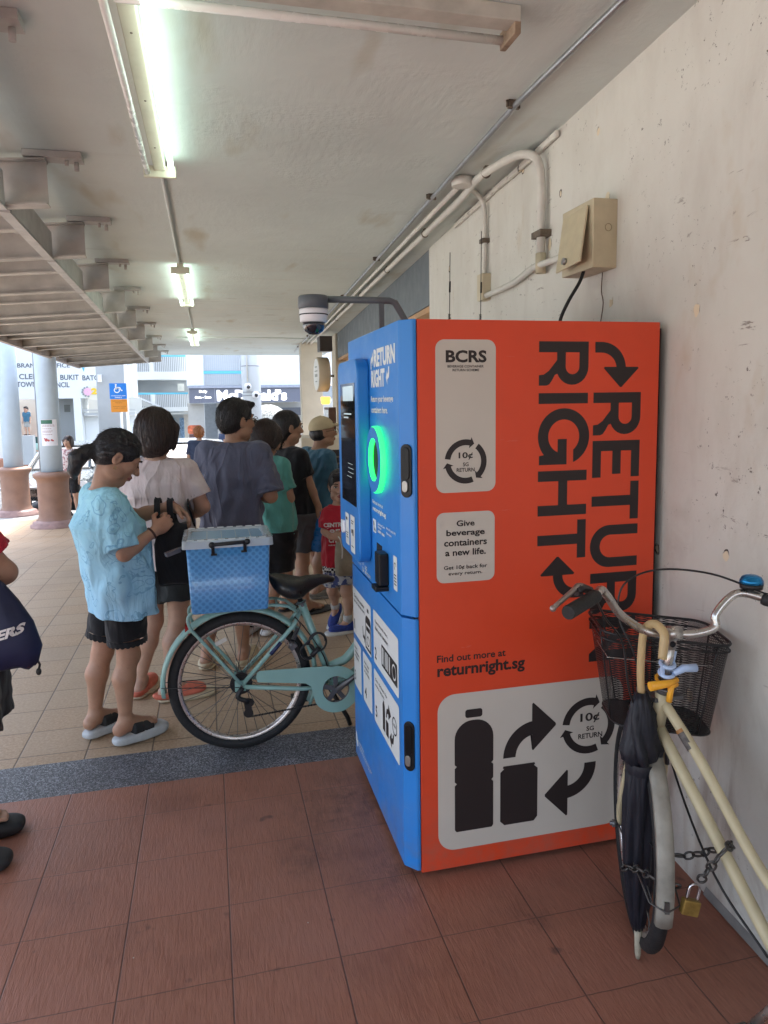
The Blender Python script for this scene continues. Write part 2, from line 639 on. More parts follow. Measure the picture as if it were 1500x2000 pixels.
g = MB()
ys = [-60, 8.2, 12.6, 20, 32, 60, 400]
for a, b in zip(ys, ys[1:]):
    g.add([(-300, a, gz(a) - .05), (300, a, gz(a) - .05), (300, b, gz(b) - .05), (-300, b, gz(b) - .05)], [(0, 1, 2, 3)])
struct('ground', g, m_asph)
lp_ = MB()  # out-of-frame pale paving, added to bounce light up onto the ceiling
lp_.add([(-26, -12, -.02), (-4.2, -12, -.02), (-4.2, 8.2, -.02), (-26, 8.2, -.02)], [(0, 1, 2, 3)])
lp_.add([(-26, 8.2, -.02), (-4.2, 8.2, -.02), (-4.2, 12.6, gz(12.6) - .02), (-26, 12.6, gz(12.6) - .02)], [(0, 1, 2, 3)])
struct('bounce_paving', lp_, mat('bounce_paver', (.42, .40, .36), .8, var=.12, scale=.7))
struct('red_floor', strip(-10, 3.13, -4.2, 3.2), m_red)
struct('granite_floor_strip', strip(3.13, 3.44, -4.2, 3.2), m_gran)
fl = strip(3.44, 8.2, -4.2, 3.2)
for a, b in ((8.2, 12.6), (12.6, 15.2)):
    fl.add([(-4.2, a, gz(a)), (3.2, a, gz(a)), (3.2, b, gz(b)), (-4.2, b, gz(b))], [(0, 1, 2, 3)])
struct('cream_floor', fl, m_cream)
struct('pavement', strip(15.2, 16.4, -30, 30, .0), m_pave)
rd = MB()
for x in (-9.5, -6.9, -4.3, -1.7, .9, 3.5, 6.1):
    rd.add([(x - .05, 17.2, gz(17.2) - .04), (x + .05, 17.2, gz(17.2) - .04), (x + .05, 20, gz(20) - .04), (x - .05, 20, gz(20) - .04)], [(0, 1, 2, 3)])
struct('road_marking', rd, mat('road_paint', (.7, .7, .68), .7, var=.15))
fp = strip(31, 70, -60, 60, .02, 2)
struct('far_pavement', fp, m_pave)

ce = MB()
ce.add([(-1.15, -4.5, 2.9), (wall_x(-6.0) + .3, -4.5, 2.9), (wall_x(19) + .3, 19, 2.9), (-1.15, 19, 2.9)], [(0, 3, 2, 1)])
ce.add([(-1.15, -4.5, 3.2), (wall_x(-6.0) + .3, -4.5, 3.2), (wall_x(19) + .3, 19, 3.2), (-1.15, 19, 3.2)], [(0, 1, 2, 3)])
ce.add([(-1.15, -4.5, 2.9), (wall_x(-6.0) + .3, -4.5, 2.9), (wall_x(-6.0) + .3, -4.5, 3.2), (-1.15, -4.5, 3.2)], [(0, 1, 2, 3)])
ce.add([(-1.15, 19, 2.9), (wall_x(19) + .3, 19, 2.9), (wall_x(19) + .3, 19, 3.2), (-1.15, 19, 3.2)], [(0, 3, 2, 1)])
ce.add([(-1.15, -4.5, 2.9), (-1.15, 19, 2.9), (-1.15, 19, 3.2), (-1.15, -4.5, 3.2)], [(0, 3, 2, 1)])
struct('ceiling', ce, m_ceil)

# ------------------------------------------------------------------ the scuffed wall on the right
W_END = 5.78
w = thing('wall', 'scuffed off-white painted wall behind the red and blue machine', 'wall', (wall_x(2), 2, 0))
mb = MB()
def wp(y, d, z):
    return (wall_x(y) + d, y, z)
ysub = [-3 + (W_END + 3) * i / 14 for i in range(15)]
q = MB()
ring = [wp(-3, 0, 0), wp(W_END, 0, 0), wp(W_END, .25, 0), wp(-3, .25, 0)]
top = [wp(-3, 0, 2.9), wp(W_END, 0, 2.9), wp(W_END, .25, 2.9), wp(-3, .25, 2.9)]
q.add(ring + top, [(0, 4, 5, 1), (1, 5, 6, 2), (2, 6, 7, 3), (3, 7, 4, 0), (0, 1, 2, 3), (4, 7, 6, 5)])
q.build('painted_face', m_wall, w)
# ragged moulding where wall meets ceiling
md = MB()
rnd = random.Random(3)
pts = []
y = 3.16
while y < 4.9:
    ln = rnd.uniform(.18, .5)
    md.bar(wp(y, -.016, 2.872 + rnd.uniform(-.004, .004)), wp(min(4.95, y + ln), -.016, 2.872 + rnd.uniform(-.004, .004)), .02, .03)
    y += ln + rnd.uniform(.0, .02)
md.build('plaster_moulding', m_wall, w, bevel=.006)
sk = MB()
sk.add([wp(-3, -.012, .004), wp(1.9, -.012, .004), wp(1.9, -.001, .03), wp(-3, -.001, .03)], [(0, 1, 2, 3)])
sk.build('cement_skirt', mat('cement', (.2, .19, .18), .9, var=.3, scale=9, bump=.5), w)

# torn paper scraps / old tape on the wall
m_scrap = mat('old_tape', (.62, .52, .36), .8, var=.25, scale=30)
for (yy, zz, w_, h_) in ((1.62, 1.93, .045, .05), (1.56, 1.945, .028, .05), (1.58, 1.42, .03, .04), (2.62, 2.02, .03, .03), (2.75, 1.80, .05, .025)):
    out = [(yy + rnd.uniform(-.008, .008) + a * w_, zz + rnd.uniform(-.008, .008) + b * h_) for a, b in ((0, 0), (.5, -.1), (1, .1), (.9, .9), (.4, 1.05), (.05, .9))]
    sc_ = MB()
    sc_.prism(out, lambda u, v, d: (wall_x(u) - d, u, v), .0005, .002)
    sc_.build('tape_scrap', m_scrap, w)

# ------------------------------------------------------------------ shopfront beyond the wall
m_fasc = mat('slate_fascia', (.15, .175, .195), .5, var=.06, scale=2)
m_beige = mat('beige_board', (.52, .40, .25), .5, var=.06, scale=2)
m_frame = mat('dark_frame', (.05, .04, .035), .4, var=.1)
m_ivory = mat('ivory_paint', (.55, .50, .41), .6, var=.08, scale=3)
S1 = 13.0
sh = thing('shopfront', 'beige shopfront under a slate grey fascia beyond the machine', 'shopfront', (wall_x(9), 9, 0))
def slab(y0, y1, d0, d1, z0, z1):
    m = MB()
    m.add([wp(y0, d0, z0), wp(y1, d0, z0), wp(y1, d1, z0), wp(y0, d1, z0), wp(y0, d0, z1), wp(y1, d0, z1), wp(y1, d1, z1), wp(y0, d1, z1)],
          [(0, 3, 2, 1), (4, 5, 6, 7), (0, 1, 5, 4), (1, 2, 6, 5), (2, 3, 7, 6), (3, 0, 4, 7)])
    return m
slab(W_END + .004, S1, .01, .2, 2.45, 2.898).build('fascia', m_fasc, sh)
t = slab(W_END + .004, S1, .02, .16, 2.40, 2.447)
t.build('fascia_trim', mat('warm_timber', (.50, .30, .15), .5, var=.15, scale=4), sh)
slab(W_END + .004, S1, .28, .36, 0, 2.40).build('back_board', m_beige, sh)
for yy in (7.2, 8.6, 10.2, 11.7):
    slab(yy, yy + .06, .12, .2, 0, 2.398).build('mullion', m_frame, sh)
m2 = slab(W_END + .004, S1, .15, .158, .95, 2.397)
gl = mat('shop_glass', (.9, .95, .93), .03, var=0, trans=1.0, ior=1.05, alpha=.25)
m2.build('glazing', gl, sh)
a = Art(lambda u, v, d: (wall_x(u) + .278 - d, u, v))
# letters on the back board, seen from their rear (mirror written)
for ch, u in (('J', 12.35), ('N', 11.15), ('I', 10.75), ('L', 10.0)):
    vs_, fs_ = text_mesh(ch, .02)
    a.put(([(u + x * .35, 2.02 + y_ * .3) for x, y_ in vs_], fs_), .003)
a.build('lettering', mat('white_vinyl', (.75, .7, .62), .5, var=0), sh)
for yy in (11.0, 12.4):
    MB().cyl(wp(yy, .24, 2.396), wp(yy, .24, 2.385), .05).build('downlight', mat('downlight_glow', (1, .85, .6), .5, var=0, emit=(1, .72, .38), estr=6), sh)

# end pillar of the shop row
pl = MB()
pl.add(slab(13.02, 13.75, -.03, .3, -.52, 2.898).v, slab(13.02, 13.75, -.03, .3, -.52, 2.898).f)
o = tag(pl.build('pillar', m_ivory, None, (wall_x(13.4), 13.4, -.5), bevel=.01), 'ivory square pillar at the far end of the shopfront', 'pillar')
pl = slab(15.0, 15.6, -.55, -.1, -.6, 2.898)
o = tag(pl.build('pillar', m_ivory, None, (wall_x(15.3) - .3, 15.3, -.6), bevel=.01), 'ivory square pillar standing behind the round drum sign', 'pillar')

# round drum sign on the pillar
ds = thing('round_sign', 'round beige drum sign with a white face hanging below the pipes', 'sign', (1.99, 12.6, 2.2))
mb = MB().lathe([(.285, -.1), (.30, -.09), (.30, .09), (.285, .1)], (1.97, 12.55, 2.14), (1, .03, 0), 40)
mb.build('drum', mat('drum_beige', (.50, .42, .31), .5, var=.05), ds)
fc = Vector((1.97, 12.55, 2.14)) - Vector((1, .03, 0)).normalized() * .101
MB().lathe([(.275, -.004), (.275, 0.0)], fc, (1, .03, 0), 40).build('face', mat('sign_face', (.75, .76, .74), .4, var=.03), ds)
MB().bar((2.2, 12.7, 2.12), (1.99, 12.6, 2.12), .04, .04).build('bracket', m_frame, ds)
ad = Vector((1, .03, 0)).normalized(); tdir = Vector((-ad.y, ad.x, 0))
a = Art(lambda u, v, d: fc - ad * (.005 + d) - tdir * u + Vector((0, 0, v)))
for k, (u, v, w_, h_) in enumerate(((-.1, .12, .2, .025), (-.14, .05, .28, .02), (-.12, -.04, .24, .05), (-.09, -.13, .18, .02))):
    a.shapes([rrect(u, u + w_, v, v + h_, .008)])
a.build('emblem', mat('sage_print', (.33, .36, .33), .5, var=0), ds)
bx = MB().cbox((2.02, 12.5, 2.66), (.22, .3, .26))
tag(bx.build('speaker', m_frame, None, (2.02, 12.5, 2.55), bevel=.01), 'black box speaker fixed above the round drum sign', 'speaker')
lp = MB().lathe([(.055, 0), (.075, .02), (.085, .12), (.07, .13)], (1.98, 12.3, 1.62), n=20)
tag(lp.build('wall_lamp', mat('amber_shade', (.75, .42, .08), .4, var=.1, emit=(1, .55, .1), estr=.35), None, (1.98, 12.3, 1.6)), 'small amber lamp shade under the round drum sign', 'lamp')
mn = thing('menu_board', 'tall brown-sided menu lightbox below the round drum sign', 'menu board', (2.0, 12.0, .9))
MB().cbox((2.02, 12.1, 1.2), (.12, .5, .74)).build('case', mat('brown_laminate', (.09, .045, .03), .45, var=.15), mn, bevel=.006)
MB().cbox((1.955, 12.1, 1.2), (.006, .42, .66)).build('panel', mat('menu_glow', (.75, .8, .85), .3, var=.1, scale=9), mn)

# kiosk counter across the shop
ct = thing('counter', 'cream topped kiosk counter with a black grille front behind the queue', 'counter', (1.75, 8.6, 0))
MB().box((1.05, 8.4, 1.09), (wall_x(8.6) + .2, 9.1, 1.24)).build('counter_top', mat('cream_top', (.60, .53, .42), .45, var=.06), ct, bevel=.008)
MB().box((1.1, 8.45, 0), (wall_x(8.6) + .2, 9.05, 1.088)).build('grille_front', mat('black_grille', (.02, .02, .022), .35, var=.2, scale=20), ct)
for i in range(12):
    z = .12 + i * .08
    gr = MB().bar((1.1, 8.44, z), (wall_x(8.6) + .19, 8.44, z), .012, .02)
    gr.build('slat', mat('bronze_slat', (.12, .09, .06), .4, var=.3, scale=12), ct)
MB().box((1.55, 8.39, 1.13), (1.72, 8.399, 1.2)).build('notice', mat('notice_paper', (.6, .58, .54), .6, var=.1, scale=30), ct)

# ------------------------------------------------------------------ ceiling pipes and lights
m_galv = mat('galvanised_steel', (.36, .38, .40), .38, metal=.75, var=.15, scale=14)
m_pvc = mat('white_conduit', (.60, .59, .54), .45, var=.08, scale=10)
m_clip = mat('rusty_clip', (.16, .13, .10), .6, metal=.5, var=.3, scale=40)
def pipe_x(y):
    return 1.298 + .054 * max(0, y - 2.9)
gp = thing('ceiling_pipe', 'thin galvanised steel pipe clipped along the ceiling above the wall', 'pipe', (1.3, 3, 2.88))
MB().tube([(1.3, -1, 2.876), (1.3, 2.9, 2.876)] + [(pipe_x(y), y, 2.876) for y in (4.2, 8, 12, 17.5)], .0125, 10).build('pipe', m_galv, gp)
for y in (2.93, 4.3, 6.2, 8.4, 10.8, 13.4, 16):
    cl = MB()
    cl.cbox((pipe_x(y), y, 2.884), (.05, .02, .034))
    cl.cyl((pipe_x(y) - .03, y, 2.898), (pipe_x(y) - .03, y, 2.872), .006, n=8)
    cl.build('clip', m_clip, gp)

c1 = thing('conduit', 'thick white conduit with a curved hook bending down the wall', 'conduit', (1.5, 4, 2.8))
zc = 2.865
P0 = [(pipe_x(y) + .17, y, zc) for y in (17, 12, 8, 5.5, 4.3)]
hook = [(1.495, 3.85, 2.864), (1.52, 3.58, 2.864), (1.552, 3.43, 2.858), (1.588, 3.34, 2.825), (1.606, 3.312, 2.76), (wall_x(3.305) - .034, 3.305, 2.66)]
MB().tube(catmull(P0 + hook, 5) + [Vector((wall_x(3.3) - .034, 3.305, 2.36))], .0215, 12).build('pipe', m_pvc, c1)
for y in (3.75, 5.15, 6.6, 8.2, 10.5):
    cl = MB()
    x = pipe_x(y) + (.17 if y > 4 else .16)
    cl.ring((min(x, wall_x(y) - .04), y, 2.864), (0, 1, 0), .023, .005, 20, 6)
    cl.cbox((min(x, wall_x(y) - .04), y, 2.894), (.02, .03, .012))
    cl.build('clip', m_clip, c1)
MB().cbox((wall_x(3.3) - .03, 3.305, 2.45), (.064, .1, .03)).build('clip', m_clip, c1)
MB().cyl((wall_x(3.3) - .034, 3.305, 2.36), (wall_x(3.3) - .034, 3.305, 2.265), .026).build('coupler', mat('yellowed_pvc', (.55, .49, .35), .5, var=.1), c1)

c2 = thing('conduit', 'thin white conduit running from the ceiling junction box to the yellowed wall box', 'conduit', (1.5, 5, 2.8))
MB().tube([(pipe_x(y) + .09, y, 2.872) for y in (17, 12, 8, 5.4, 4.0)], .0155, 10).build('ceiling_run', m_pvc, c2)
MB().tube(catmull([(1.47, 4.0, 2.882), (1.56, 4.12, 2.884), (1.64, 4.2, 2.874), (1.682, 4.225, 2.82), (wall_x(4.23) - .022, 4.23, 2.7)], 5) + [Vector((wall_x(4.23) - .022, 4.23, 2.42))], .0145, 10).build('drop', m_pvc, c2)
MB().cbox((wall_x(4.23) - .022, 4.23, 2.62), (.05, .06, .025)).build('clip', m_clip, c2)
jb = MB().lathe([(.055, 0), (.06, .006), (.06, .045), (.05, .05)], (1.44, 3.95, 2.848), n=24)
tag(jb.build('junction_box', m_pvc, None, (1.44, 3.95, 2.85)), 'round white junction box on the ceiling beside the pipes', 'junction box')
jb = MB().cbox((wall_x(4.22) - .03, 4.22, 2.34), (.06, .085, .16))
tag(jb.build('junction_box', mat('yellowed_pvc', (.55, .49, .35), .5), None, (wall_x(4.22), 4.22, 2.34), bevel=.006), 'small yellowed box on the wall above the antennas', 'junction box')
c3 = MB().tube([(wall_x(4.18) - .03, 4.18, 2.285), (wall_x(3.72) - .03, 3.72, 2.282), (wall_x(3.49) - .03, 3.49, 2.305), (wall_x(3.33) - .042, 3.33, 2.305), (wall_x(2.98) - .03, 2.98, 2.29), (wall_x(2.84) - .03, 2.84, 2.285)], .0165, 10, sub=4)
tag(c3.build('conduit', m_pvc, None, (wall_x(3), 3, 2.1)), 'short white conduit sloping between the wall boxes', 'conduit')

# grey-cream isolator box with its lid ajar
eb = thing('electric_box', 'cream metal electric box on the wall with its lid ajar', 'electric box', (wall_x(2.7), 2.7, 2.3))
m_ebox = mat('cream_enamel', (.50, .44, .30), .45, var=.1, scale=12)
y0, y1, z0, z1, dp = 2.605, 2.86, 2.165, 2.43, .105
eb_lo = MB()
xx = wall_x(2.62)
eb_lo.box((xx - dp, y0, z0), (xx + .0, y1, z1))
eb_lo.build('case', m_ebox, eb, bevel=.004)
lid = MB()
M_ = Matrix.Translation((xx - dp - .004, y0 + .03, z1 - .022)) @ Matrix.Rotation(R(10), 4, 'Y') @ Matrix.Rotation(R(-4), 4, 'X')
lid.box((-.008, 0, -.225), (.0, .195, 0), M_)
lid.build('lid', mat('cream_lid', (.52, .46, .31), .4, var=.08, scale=15), eb, bevel=.003)
MB().cyl(M_ @ Vector((-.008, .12, -.195)), M_ @ Vector((-.02, .12, -.195)), .014).build('lock', mat('dull_chrome', (.35, .35, .36), .3, metal=.9), eb)
MB().ring((xx - .04, y0 - .001, 2.32), (0, 1, 0), .014, .0015, 24, 6).build('knockout', mat('enamel_shadow', (.28, .24, .15), .6), eb)
cb = MB().tube([(xx - .09, 2.70, 2.17), (xx - .11, 2.70, 2.12), (xx - .15, 2.71, 2.05), (xx - .175, 2.73, 1.98), (xx - .18, 2.74, 1.915)], .0075, 8, sub=5)
tag(cb.build('cable', mat('black_rubber', (.012, .012, .013), .5, var=.2), None, (xx - .17, 2.74, 1.92)), 'thick black cable dropping from the electric box to the machine top', 'cable')
cb = MB().tube([(xx - .006, 2.70, 2.164), (xx - .006, 2.705, 2.09), (xx - .006, 2.69, 2.04), (xx - .012, 2.695, 1.97), (xx - .02, 2.695, 1.915)], .0025, 6, sub=4)
tag(cb.build('wire', mat('brown_wire', (.1, .06, .04), .6), None, (xx, 2.7, 1.95)), 'thin brown wire stub hanging under the electric box', 'wire')

# fluorescent battens
m_batten = mat('batten_enamel', (.60, .60, .48), .45, var=.06, scale=8)
m_lit = mat('lit_tube', (1, 1, 1), .4, var=0, emit=(.80, 1.0, .88), estr=TUBE_EMIT)
m_off = mat('unlit_tube', (.72, .73, .70), .25, var=.02)
def batten(y0, y1, x, label, lit):
    t = thing('fluorescent_light', label, 'light', (x, (y0 + y1) / 2, 2.9), 'fluorescent battens on the ceiling')
    MB().box((x - .028, y0, 2.838), (x + .028, y1, 2.899)).build('batten', m_batten, t, bevel=.004)
    for s, on in ((-1, lit[0]), (1, lit[1])):
        MB().cyl((x + s * .060, y0 + .03, 2.825), (x + s * .060, y1 - .03, 2.825), .013, n=14).build('tube', m_lit if on else m_off, t)
    for yy in (y0, y1):
        MB().box((x - .08, yy - .012, 2.808), (x + .08, yy + .014, 2.865)).build('end_cap', m_batten, t, bevel=.004)
    for k in (.2, .5, .8):
        MB().ell((x, y0 + (y1 - y0) * k, 2.838), (.005, .005, .003), nu=8, nv=6).build('screw', m_clip, t)
    return t
batten(2.2, 3.97, -.19, 'long fluorescent batten nearest the camera, one tube glowing brightly', (False, True))
batten(6.75, 8.95, -.19, 'short looking fluorescent batten with glowing tubes, middle of the ceiling row', (True, True))
batten(12.4, 14.9, -.2, 'farthest small fluorescent batten near the end of the ceiling', (True, True))
tr = MB().tube([(-.19, 3.99, 2.892), (-.195, 6.72, 2.892)], .011, 8)
tag(tr.build('conduit', m_ceil, None, (-.19, 5, 2.89)), 'painted conduit on the ceiling between the near and middle lights', 'conduit')
tr = MB().tube([(-.195, 8.98, 2.892), (-.2, 12.38, 2.892)], .011, 8)
tag(tr.build('conduit', m_ceil, None, (-.2, 10, 2.89)), 'painted conduit on the ceiling between the middle and far lights', 'conduit')
tr = MB().tube([(-.4, 13.9, 2.892), (2.0, 14.0, 2.892)], .012, 8).cbox((-.44, 13.9, 2.885), (.14, .06, .03))
tag(tr.build('conduit', m_ceil, None, (1, 13.9, 2.89)), 'painted conduit crossing the ceiling at the far end', 'conduit')
# unlit batten crossing at the top of the picture
t = thing('fluorescent_light', 'unlit fluorescent batten running crosswise near the wall', 'light', (.55, 2.3, 2.9), 'fluorescent battens on the ceiling')
MB().box((-.25, 2.245, 2.85), (1.02, 2.315, 2.899)).build('batten', mat('grimy_batten', (.47, .46, .41), .55, var=.2, scale=9), t, bevel=.004)
MB().cyl((-.22, 2.355, 2.84), (1.0, 2.355, 2.84), .014, n=14).build('tube', m_off, t)
MB().box((1.0, 2.25, 2.815), (1.022, 2.375, 2.87)).build('end_cap', mat('rusty_holder', (.27, .20, .14), .6, var=.35, scale=30), t, bevel=.004)

# ------------------------------------------------------------------ steel canopy on the left
cn = thing('steel_canopy', 'grey painted steel canopy of parallel beams hanging under the ceiling edge', 'canopy', (-1.9, 10, 2.6))
m_steel = mat('grey_steel_paint', (.44, .42, .385), .6, var=.18, scale=5, bump=.2, bscale=30)
m_deck = mat('canopy_deck', (.19, .165, .14), .7, var=.25, scale=3)
m_ang = mat('canopy_angle', (.45, .44, .42), .5, var=.15, scale=6)
def end_x(y): return -.73 - .02 * (y - 4)
def mem_x(y): return -.95 - .0256 * (y - 4.06)
def out_x(y): return -2.55 - .028 * (y - 9)
def cz(x, y):     # underside height, falling gently outwards
    return 2.655 - .075 * (end_x(y) - x)
ys_b = [-4.2, -2.8, -1.4, 0.0, 1.35, 2.65, 3.98, 5.26, 6.69, 8.2, 9.77, 11.54, 13.7, 15.6, 17.4]
for i, y in enumerate(ys_b):
    b = MB()
    xa, xb = out_x(y), end_x(y)
    za, zb = cz(xa, y), cz(xb, y)
    b.add([(xa, y - .004, za), (xb, y - .004, zb), (xb, y + .004, zb), (xa, y + .004, za), (xa, y - .004, za + .2), (xb, y - .004, zb + .2), (xb, y + .004, zb + .2), (xa, y + .004, za + .2)],
          [(0, 3, 2, 1), (4, 5, 6, 7), (0, 1, 5, 4), (1, 2, 6, 5), (2, 3, 7, 6), (3, 0, 4, 7)])
    b.bar((xa, y, za - .005), (xb, y, zb - .005), .085, .012)
    b.bar((xa, y, za + .205), (xb, y, zb + .205), .085, .01)
    b.build('beam', m_steel, cn)
    k = MB()
    k.box((xb - .1, y - .05, zb + .212), (xb + .17, y + .05, 2.898))
    k.cyl((xb + .14, y, 2.86), (xb + .14, y, 2.82), .012, n=8).cyl((xb + .1, y - .03, 2.86), (xb + .1, y - .03, 2.835), .01, n=8)
    k.build('bracket', m_ang, cn)
    if i + 1 < len(ys_b):
        ym = (y + ys_b[i + 1]) / 2
        b = MB()
        xb = mem_x(ym)
        xa = out_x(ym)
        za, zb = cz(xa, ym) + .03, cz(xb, ym) + .03
        b.bar((xa, ym, za), (xb, ym, zb), .07, .012)
        b.bar((xa, ym, za + .07), (xb, ym, zb + .07), .008, .13)
        b.build('purlin', m_steel, cn)
lm = MB()
for a_, b_ in zip(ys_b, ys_b[1:]):
    lm.bar((mem_x(a_), a_ + .045, cz(mem_x(a_), a_) - .018), (mem_x(b_), b_ - .0, cz(mem_x(b_), b_) - .018), .055, .01)
    lm.bar((mem_x(a_) + .025, a_ + .045, cz(mem_x(a_), a_) + .07), (mem_x(b_) + .025, b_ - .045, cz(mem_x(b_), b_) + .07), .008, .16)
lm.build('tie_member', m_ang, cn)
ed = MB()
ed.bar((out_x(-4.4), -4.4, cz(out_x(-4.4), -4.4) + .08), (out_x(17.5), 17.5, cz(out_x(17.5), 17.5) + .08), .06, .2)
ed.build('edge_beam', mat('canopy_edge', (.33, .28, .25), .6, var=.2, scale=4), cn)
dk = MB()
for a_, b_ in zip([-4.4, 0, 6, 12], [0, 6, 12, 17.5]):
    dk.add([(out_x(a_), a_, cz(out_x(a_), a_) + .215), (-1.16, a_, 2.845), (-1.16, b_, 2.845), (out_x(b_), b_, cz(out_x(b_), b_) + .215)], [(0, 1, 2, 3)])
dk.build('deck', m_deck, cn)
hp = MB().tube([(-1.05, -4.2, 2.80), (-1.3, 17, 2.80)], .03, 8)
hp.build('drain_pipe', m_ang, cn)
# ------------------------------------------------------------------ the container return machine
XF, YR, ZM = .606, 2.2208, 1.911
def vinyl(name, col, rough):
    m, n = special(name, rough, .45)
    smu = n.noise(3.2, 6, .65)
    scr = n.noise(1, 5, .75, n.mapped((6, 6, 60), (.2, .1, .4)), .6)
    dust = n.math('MULTIPLY', n.ramp(n.sep()[2], 0, .35, .5, 0), n.ramp(n.noise(9, 5, .7), .4, .7))
    cc = n.mix(n.ramp(smu, .3, .75), tuple(c * .96 for c in col), tuple(min(1, c * 1.05) for c in col))
    cc = n.mix(n.math('MULTIPLY', n.ramp(scr, .66, .70), .25), cc, tuple(min(1, c * .7 + .16) for c in col))
    n.color(n.mix(dust, cc, (.20, .15, .12)))
    n.link(n.ramp(smu, .35, .7, rough - .1, rough + .12), n.bsdf.inputs['Roughness'])
    n.bump(n.noise(1.1, 3), .06, .02)
    return m
m_blue = vinyl('machine_blue', (.020, .205, .60), .38)
m_orange = vinyl('machine_red', (.68, .066, .022), .42)
m_ink = mat('graphic_ink', (.022, .016, .016), .5, var=0)
m_plate = mat('label_ivory', (.56, .52, .46), .45, var=.03, scale=3)
m_white = mat('label_white', (.70, .71, .69), .45, var=0)
m_blk = mat('black_plastic', (.010, .010, .011), .38, var=.1, spec=.3)
m_gap = mat('door_gap', (.006, .007, .01), .8, var=0)
m_chrome = mat('lock_chrome', (.30, .29, .27), .42, metal=.8, var=.08)
mc = thing('return_machine', 'tall blue and red container return machine with a glowing green ring', 'vending machine', (1.07, 2.66, 0))

MB().box((.657, YR + .002, .02), (1.5365, 3.10, ZM)).build('cabinet', m_orange, mc, bevel=.003)
sp = MB().box((.6605, YR, .022), (1.5355, YR + .0015, ZM - .001)).build('side_panel', m_orange, mc)
MB().box((1.5375, YR + .012, .02), (1.549, 3.1, ZM - .02)).build('back_strip', m_gap, mc)  # near-black strip along the cabinet's back edge
MB().box((.641, YR + .012, .03), (.6568, 3.108, ZM - .006)).build('seam_shade', m_gap, mc)  # black filler stands for the shade inside the door seam
MB().box((.70, YR + .03, .0), (1.5, 3.05, .0195)).build('base_plinth', m_gap, mc)
dp = [(.606, 3.115), (.606, 2.268), (.609, 2.262), (.640, 2.2255), (.6445, 2.2225), (.6545, 2.2225), (.6545, 3.115)]
for nm, z0, z1 in (('lower_door', .03, .926), ('upper_door', .934, ZM)):
    MB().prism(dp, lambda u, v, d: (u, v, d), z0, z1).build(nm, m_blue, mc, bevel=.0025)

def Rf(u, v, d):
    return (u, YR - d, v)
def Bf(u, v, d):          # blue face, u = -Y
    return (XF - d, -u, v)

# big lettering runs downwards: a = along the word (down), b = letter height (to the right)
def glyph(ch):
    """outlines in metres for cap height .183, stroke .036"""
    s, H = .036, .183
    if ch == 'R':
        o = [(0, 0), (0, H), (.082, H)] + arc(.085, .123, .06, 90, -68, 12) + [(.112, .058), (.130, .048), (.143, .038), (.147, .028), (.147, 0), (.112, 0), (.110, .018), (.098, .036), (.062, .066), (s, .066), (s, 0)]
        h = [(s, .149), (s, .098), (.084, .098)] + arc(.084, .1235, .0255, -90, 90, 10)
        return [o, h], .147
    if ch == 'I':
        return [[(0, 0), (0, H), (s, H), (s, 0)]], s
    if ch == 'E':
        t = .033
        return [[(0, 0), (0, H), (.128, H), (.128, H - t), (s, H - t), (s, .110), (.117, .110), (.117, .077), (s, .077), (s, t), (.128, t), (.128, 0)]], .128
    if ch == 'T':
        t = .033
        return [[(0, H), (.135, H), (.135, H - t), (.0855, H - t), (.0855, 0), (.0495, 0), (.0495, H - t), (0, H - t)]], .135
    if ch == 'H':
        return [[(0, 0), (0, H), (s, H), (s, .110), (.119, .110), (.119, H), (.155, H), (.155, 0), (.119, 0), (.119, .076), (s, .076), (s, 0)]], .155
    if ch == 'U':
        o = [(0, H), (0, .075)] + arc(.0755, .072, .0755, 180, 360, 20) + [(.151, H), (.116, H), (.116, .075)] + arc(.0755, .075, .0405, 360, 180, 14) + [(s, H)]
        return [o], .151
    if ch == 'N':
        return [[(0, 0), (0, H), (.03, H), (.121, .062), (.121, H), (.157, H), (.157, 0), (.128, 0), (s, .122), (s, 0)]], .157
    if ch == 'G':
        r0, r1, c = .096, .058, .0945
        o = arc(c, c, r0, 22, 310, 40) + [(.159, .003), (.19, .003), (.19, .106), (.103, .106), (.103, .072), (.150, .072)] + arc(c, c, r1, -22, -322, 32)
        return [o], .19

def word_down(art, word, x0, tops, d):
    for ch, zt in zip(word, tops):
        ol, w = glyph(ch)
        art.shapes([[(x0 + b, zt - a) for a, b in o] for o in ol], d)

def curved_arrow(cx, cy, r0, r1, a0, a1, head, hw):
    """thick arc with a triangular head at its a1 end"""
    o = arc(cx, cy, r1, a0, a1, 14)
    sg = 1 if a1 > a0 else -1
    e = R(a1)
    rad = Vector((math.cos(e), math.sin(e)))
    tan = Vector((-math.sin(e), math.cos(e))) * sg
    rm = (r0 + r1) / 2
    m = Vector((cx, cy)) + rad * rm
    hd = [m + rad * hw, m + tan * head, m - rad * hw]
    return o + [tuple(p) for p in hd] + arc(cx, cy, r0, a1, a0, 14)

def recycle_ring(art, cx, cy, ro, ri, d):
    for k in range(3):
        a1 = 72 - 120 * k
        o = curved_arrow(cx, cy, ri, ro, a1 + 100, a1 + 4, (ro - ri) * .75, (ro - ri) * .98)
        art.shapes([o], d)

A = Art(Rf)
word_down(A, 'RIGHT', 1.080, (1.843, 1.671, 1.618, 1.407, 1.234), .0008)
word_down(A, 'RETURN', 1.284, (1.671, 1.505, 1.361, 1.208, 1.037, .873), .0008)
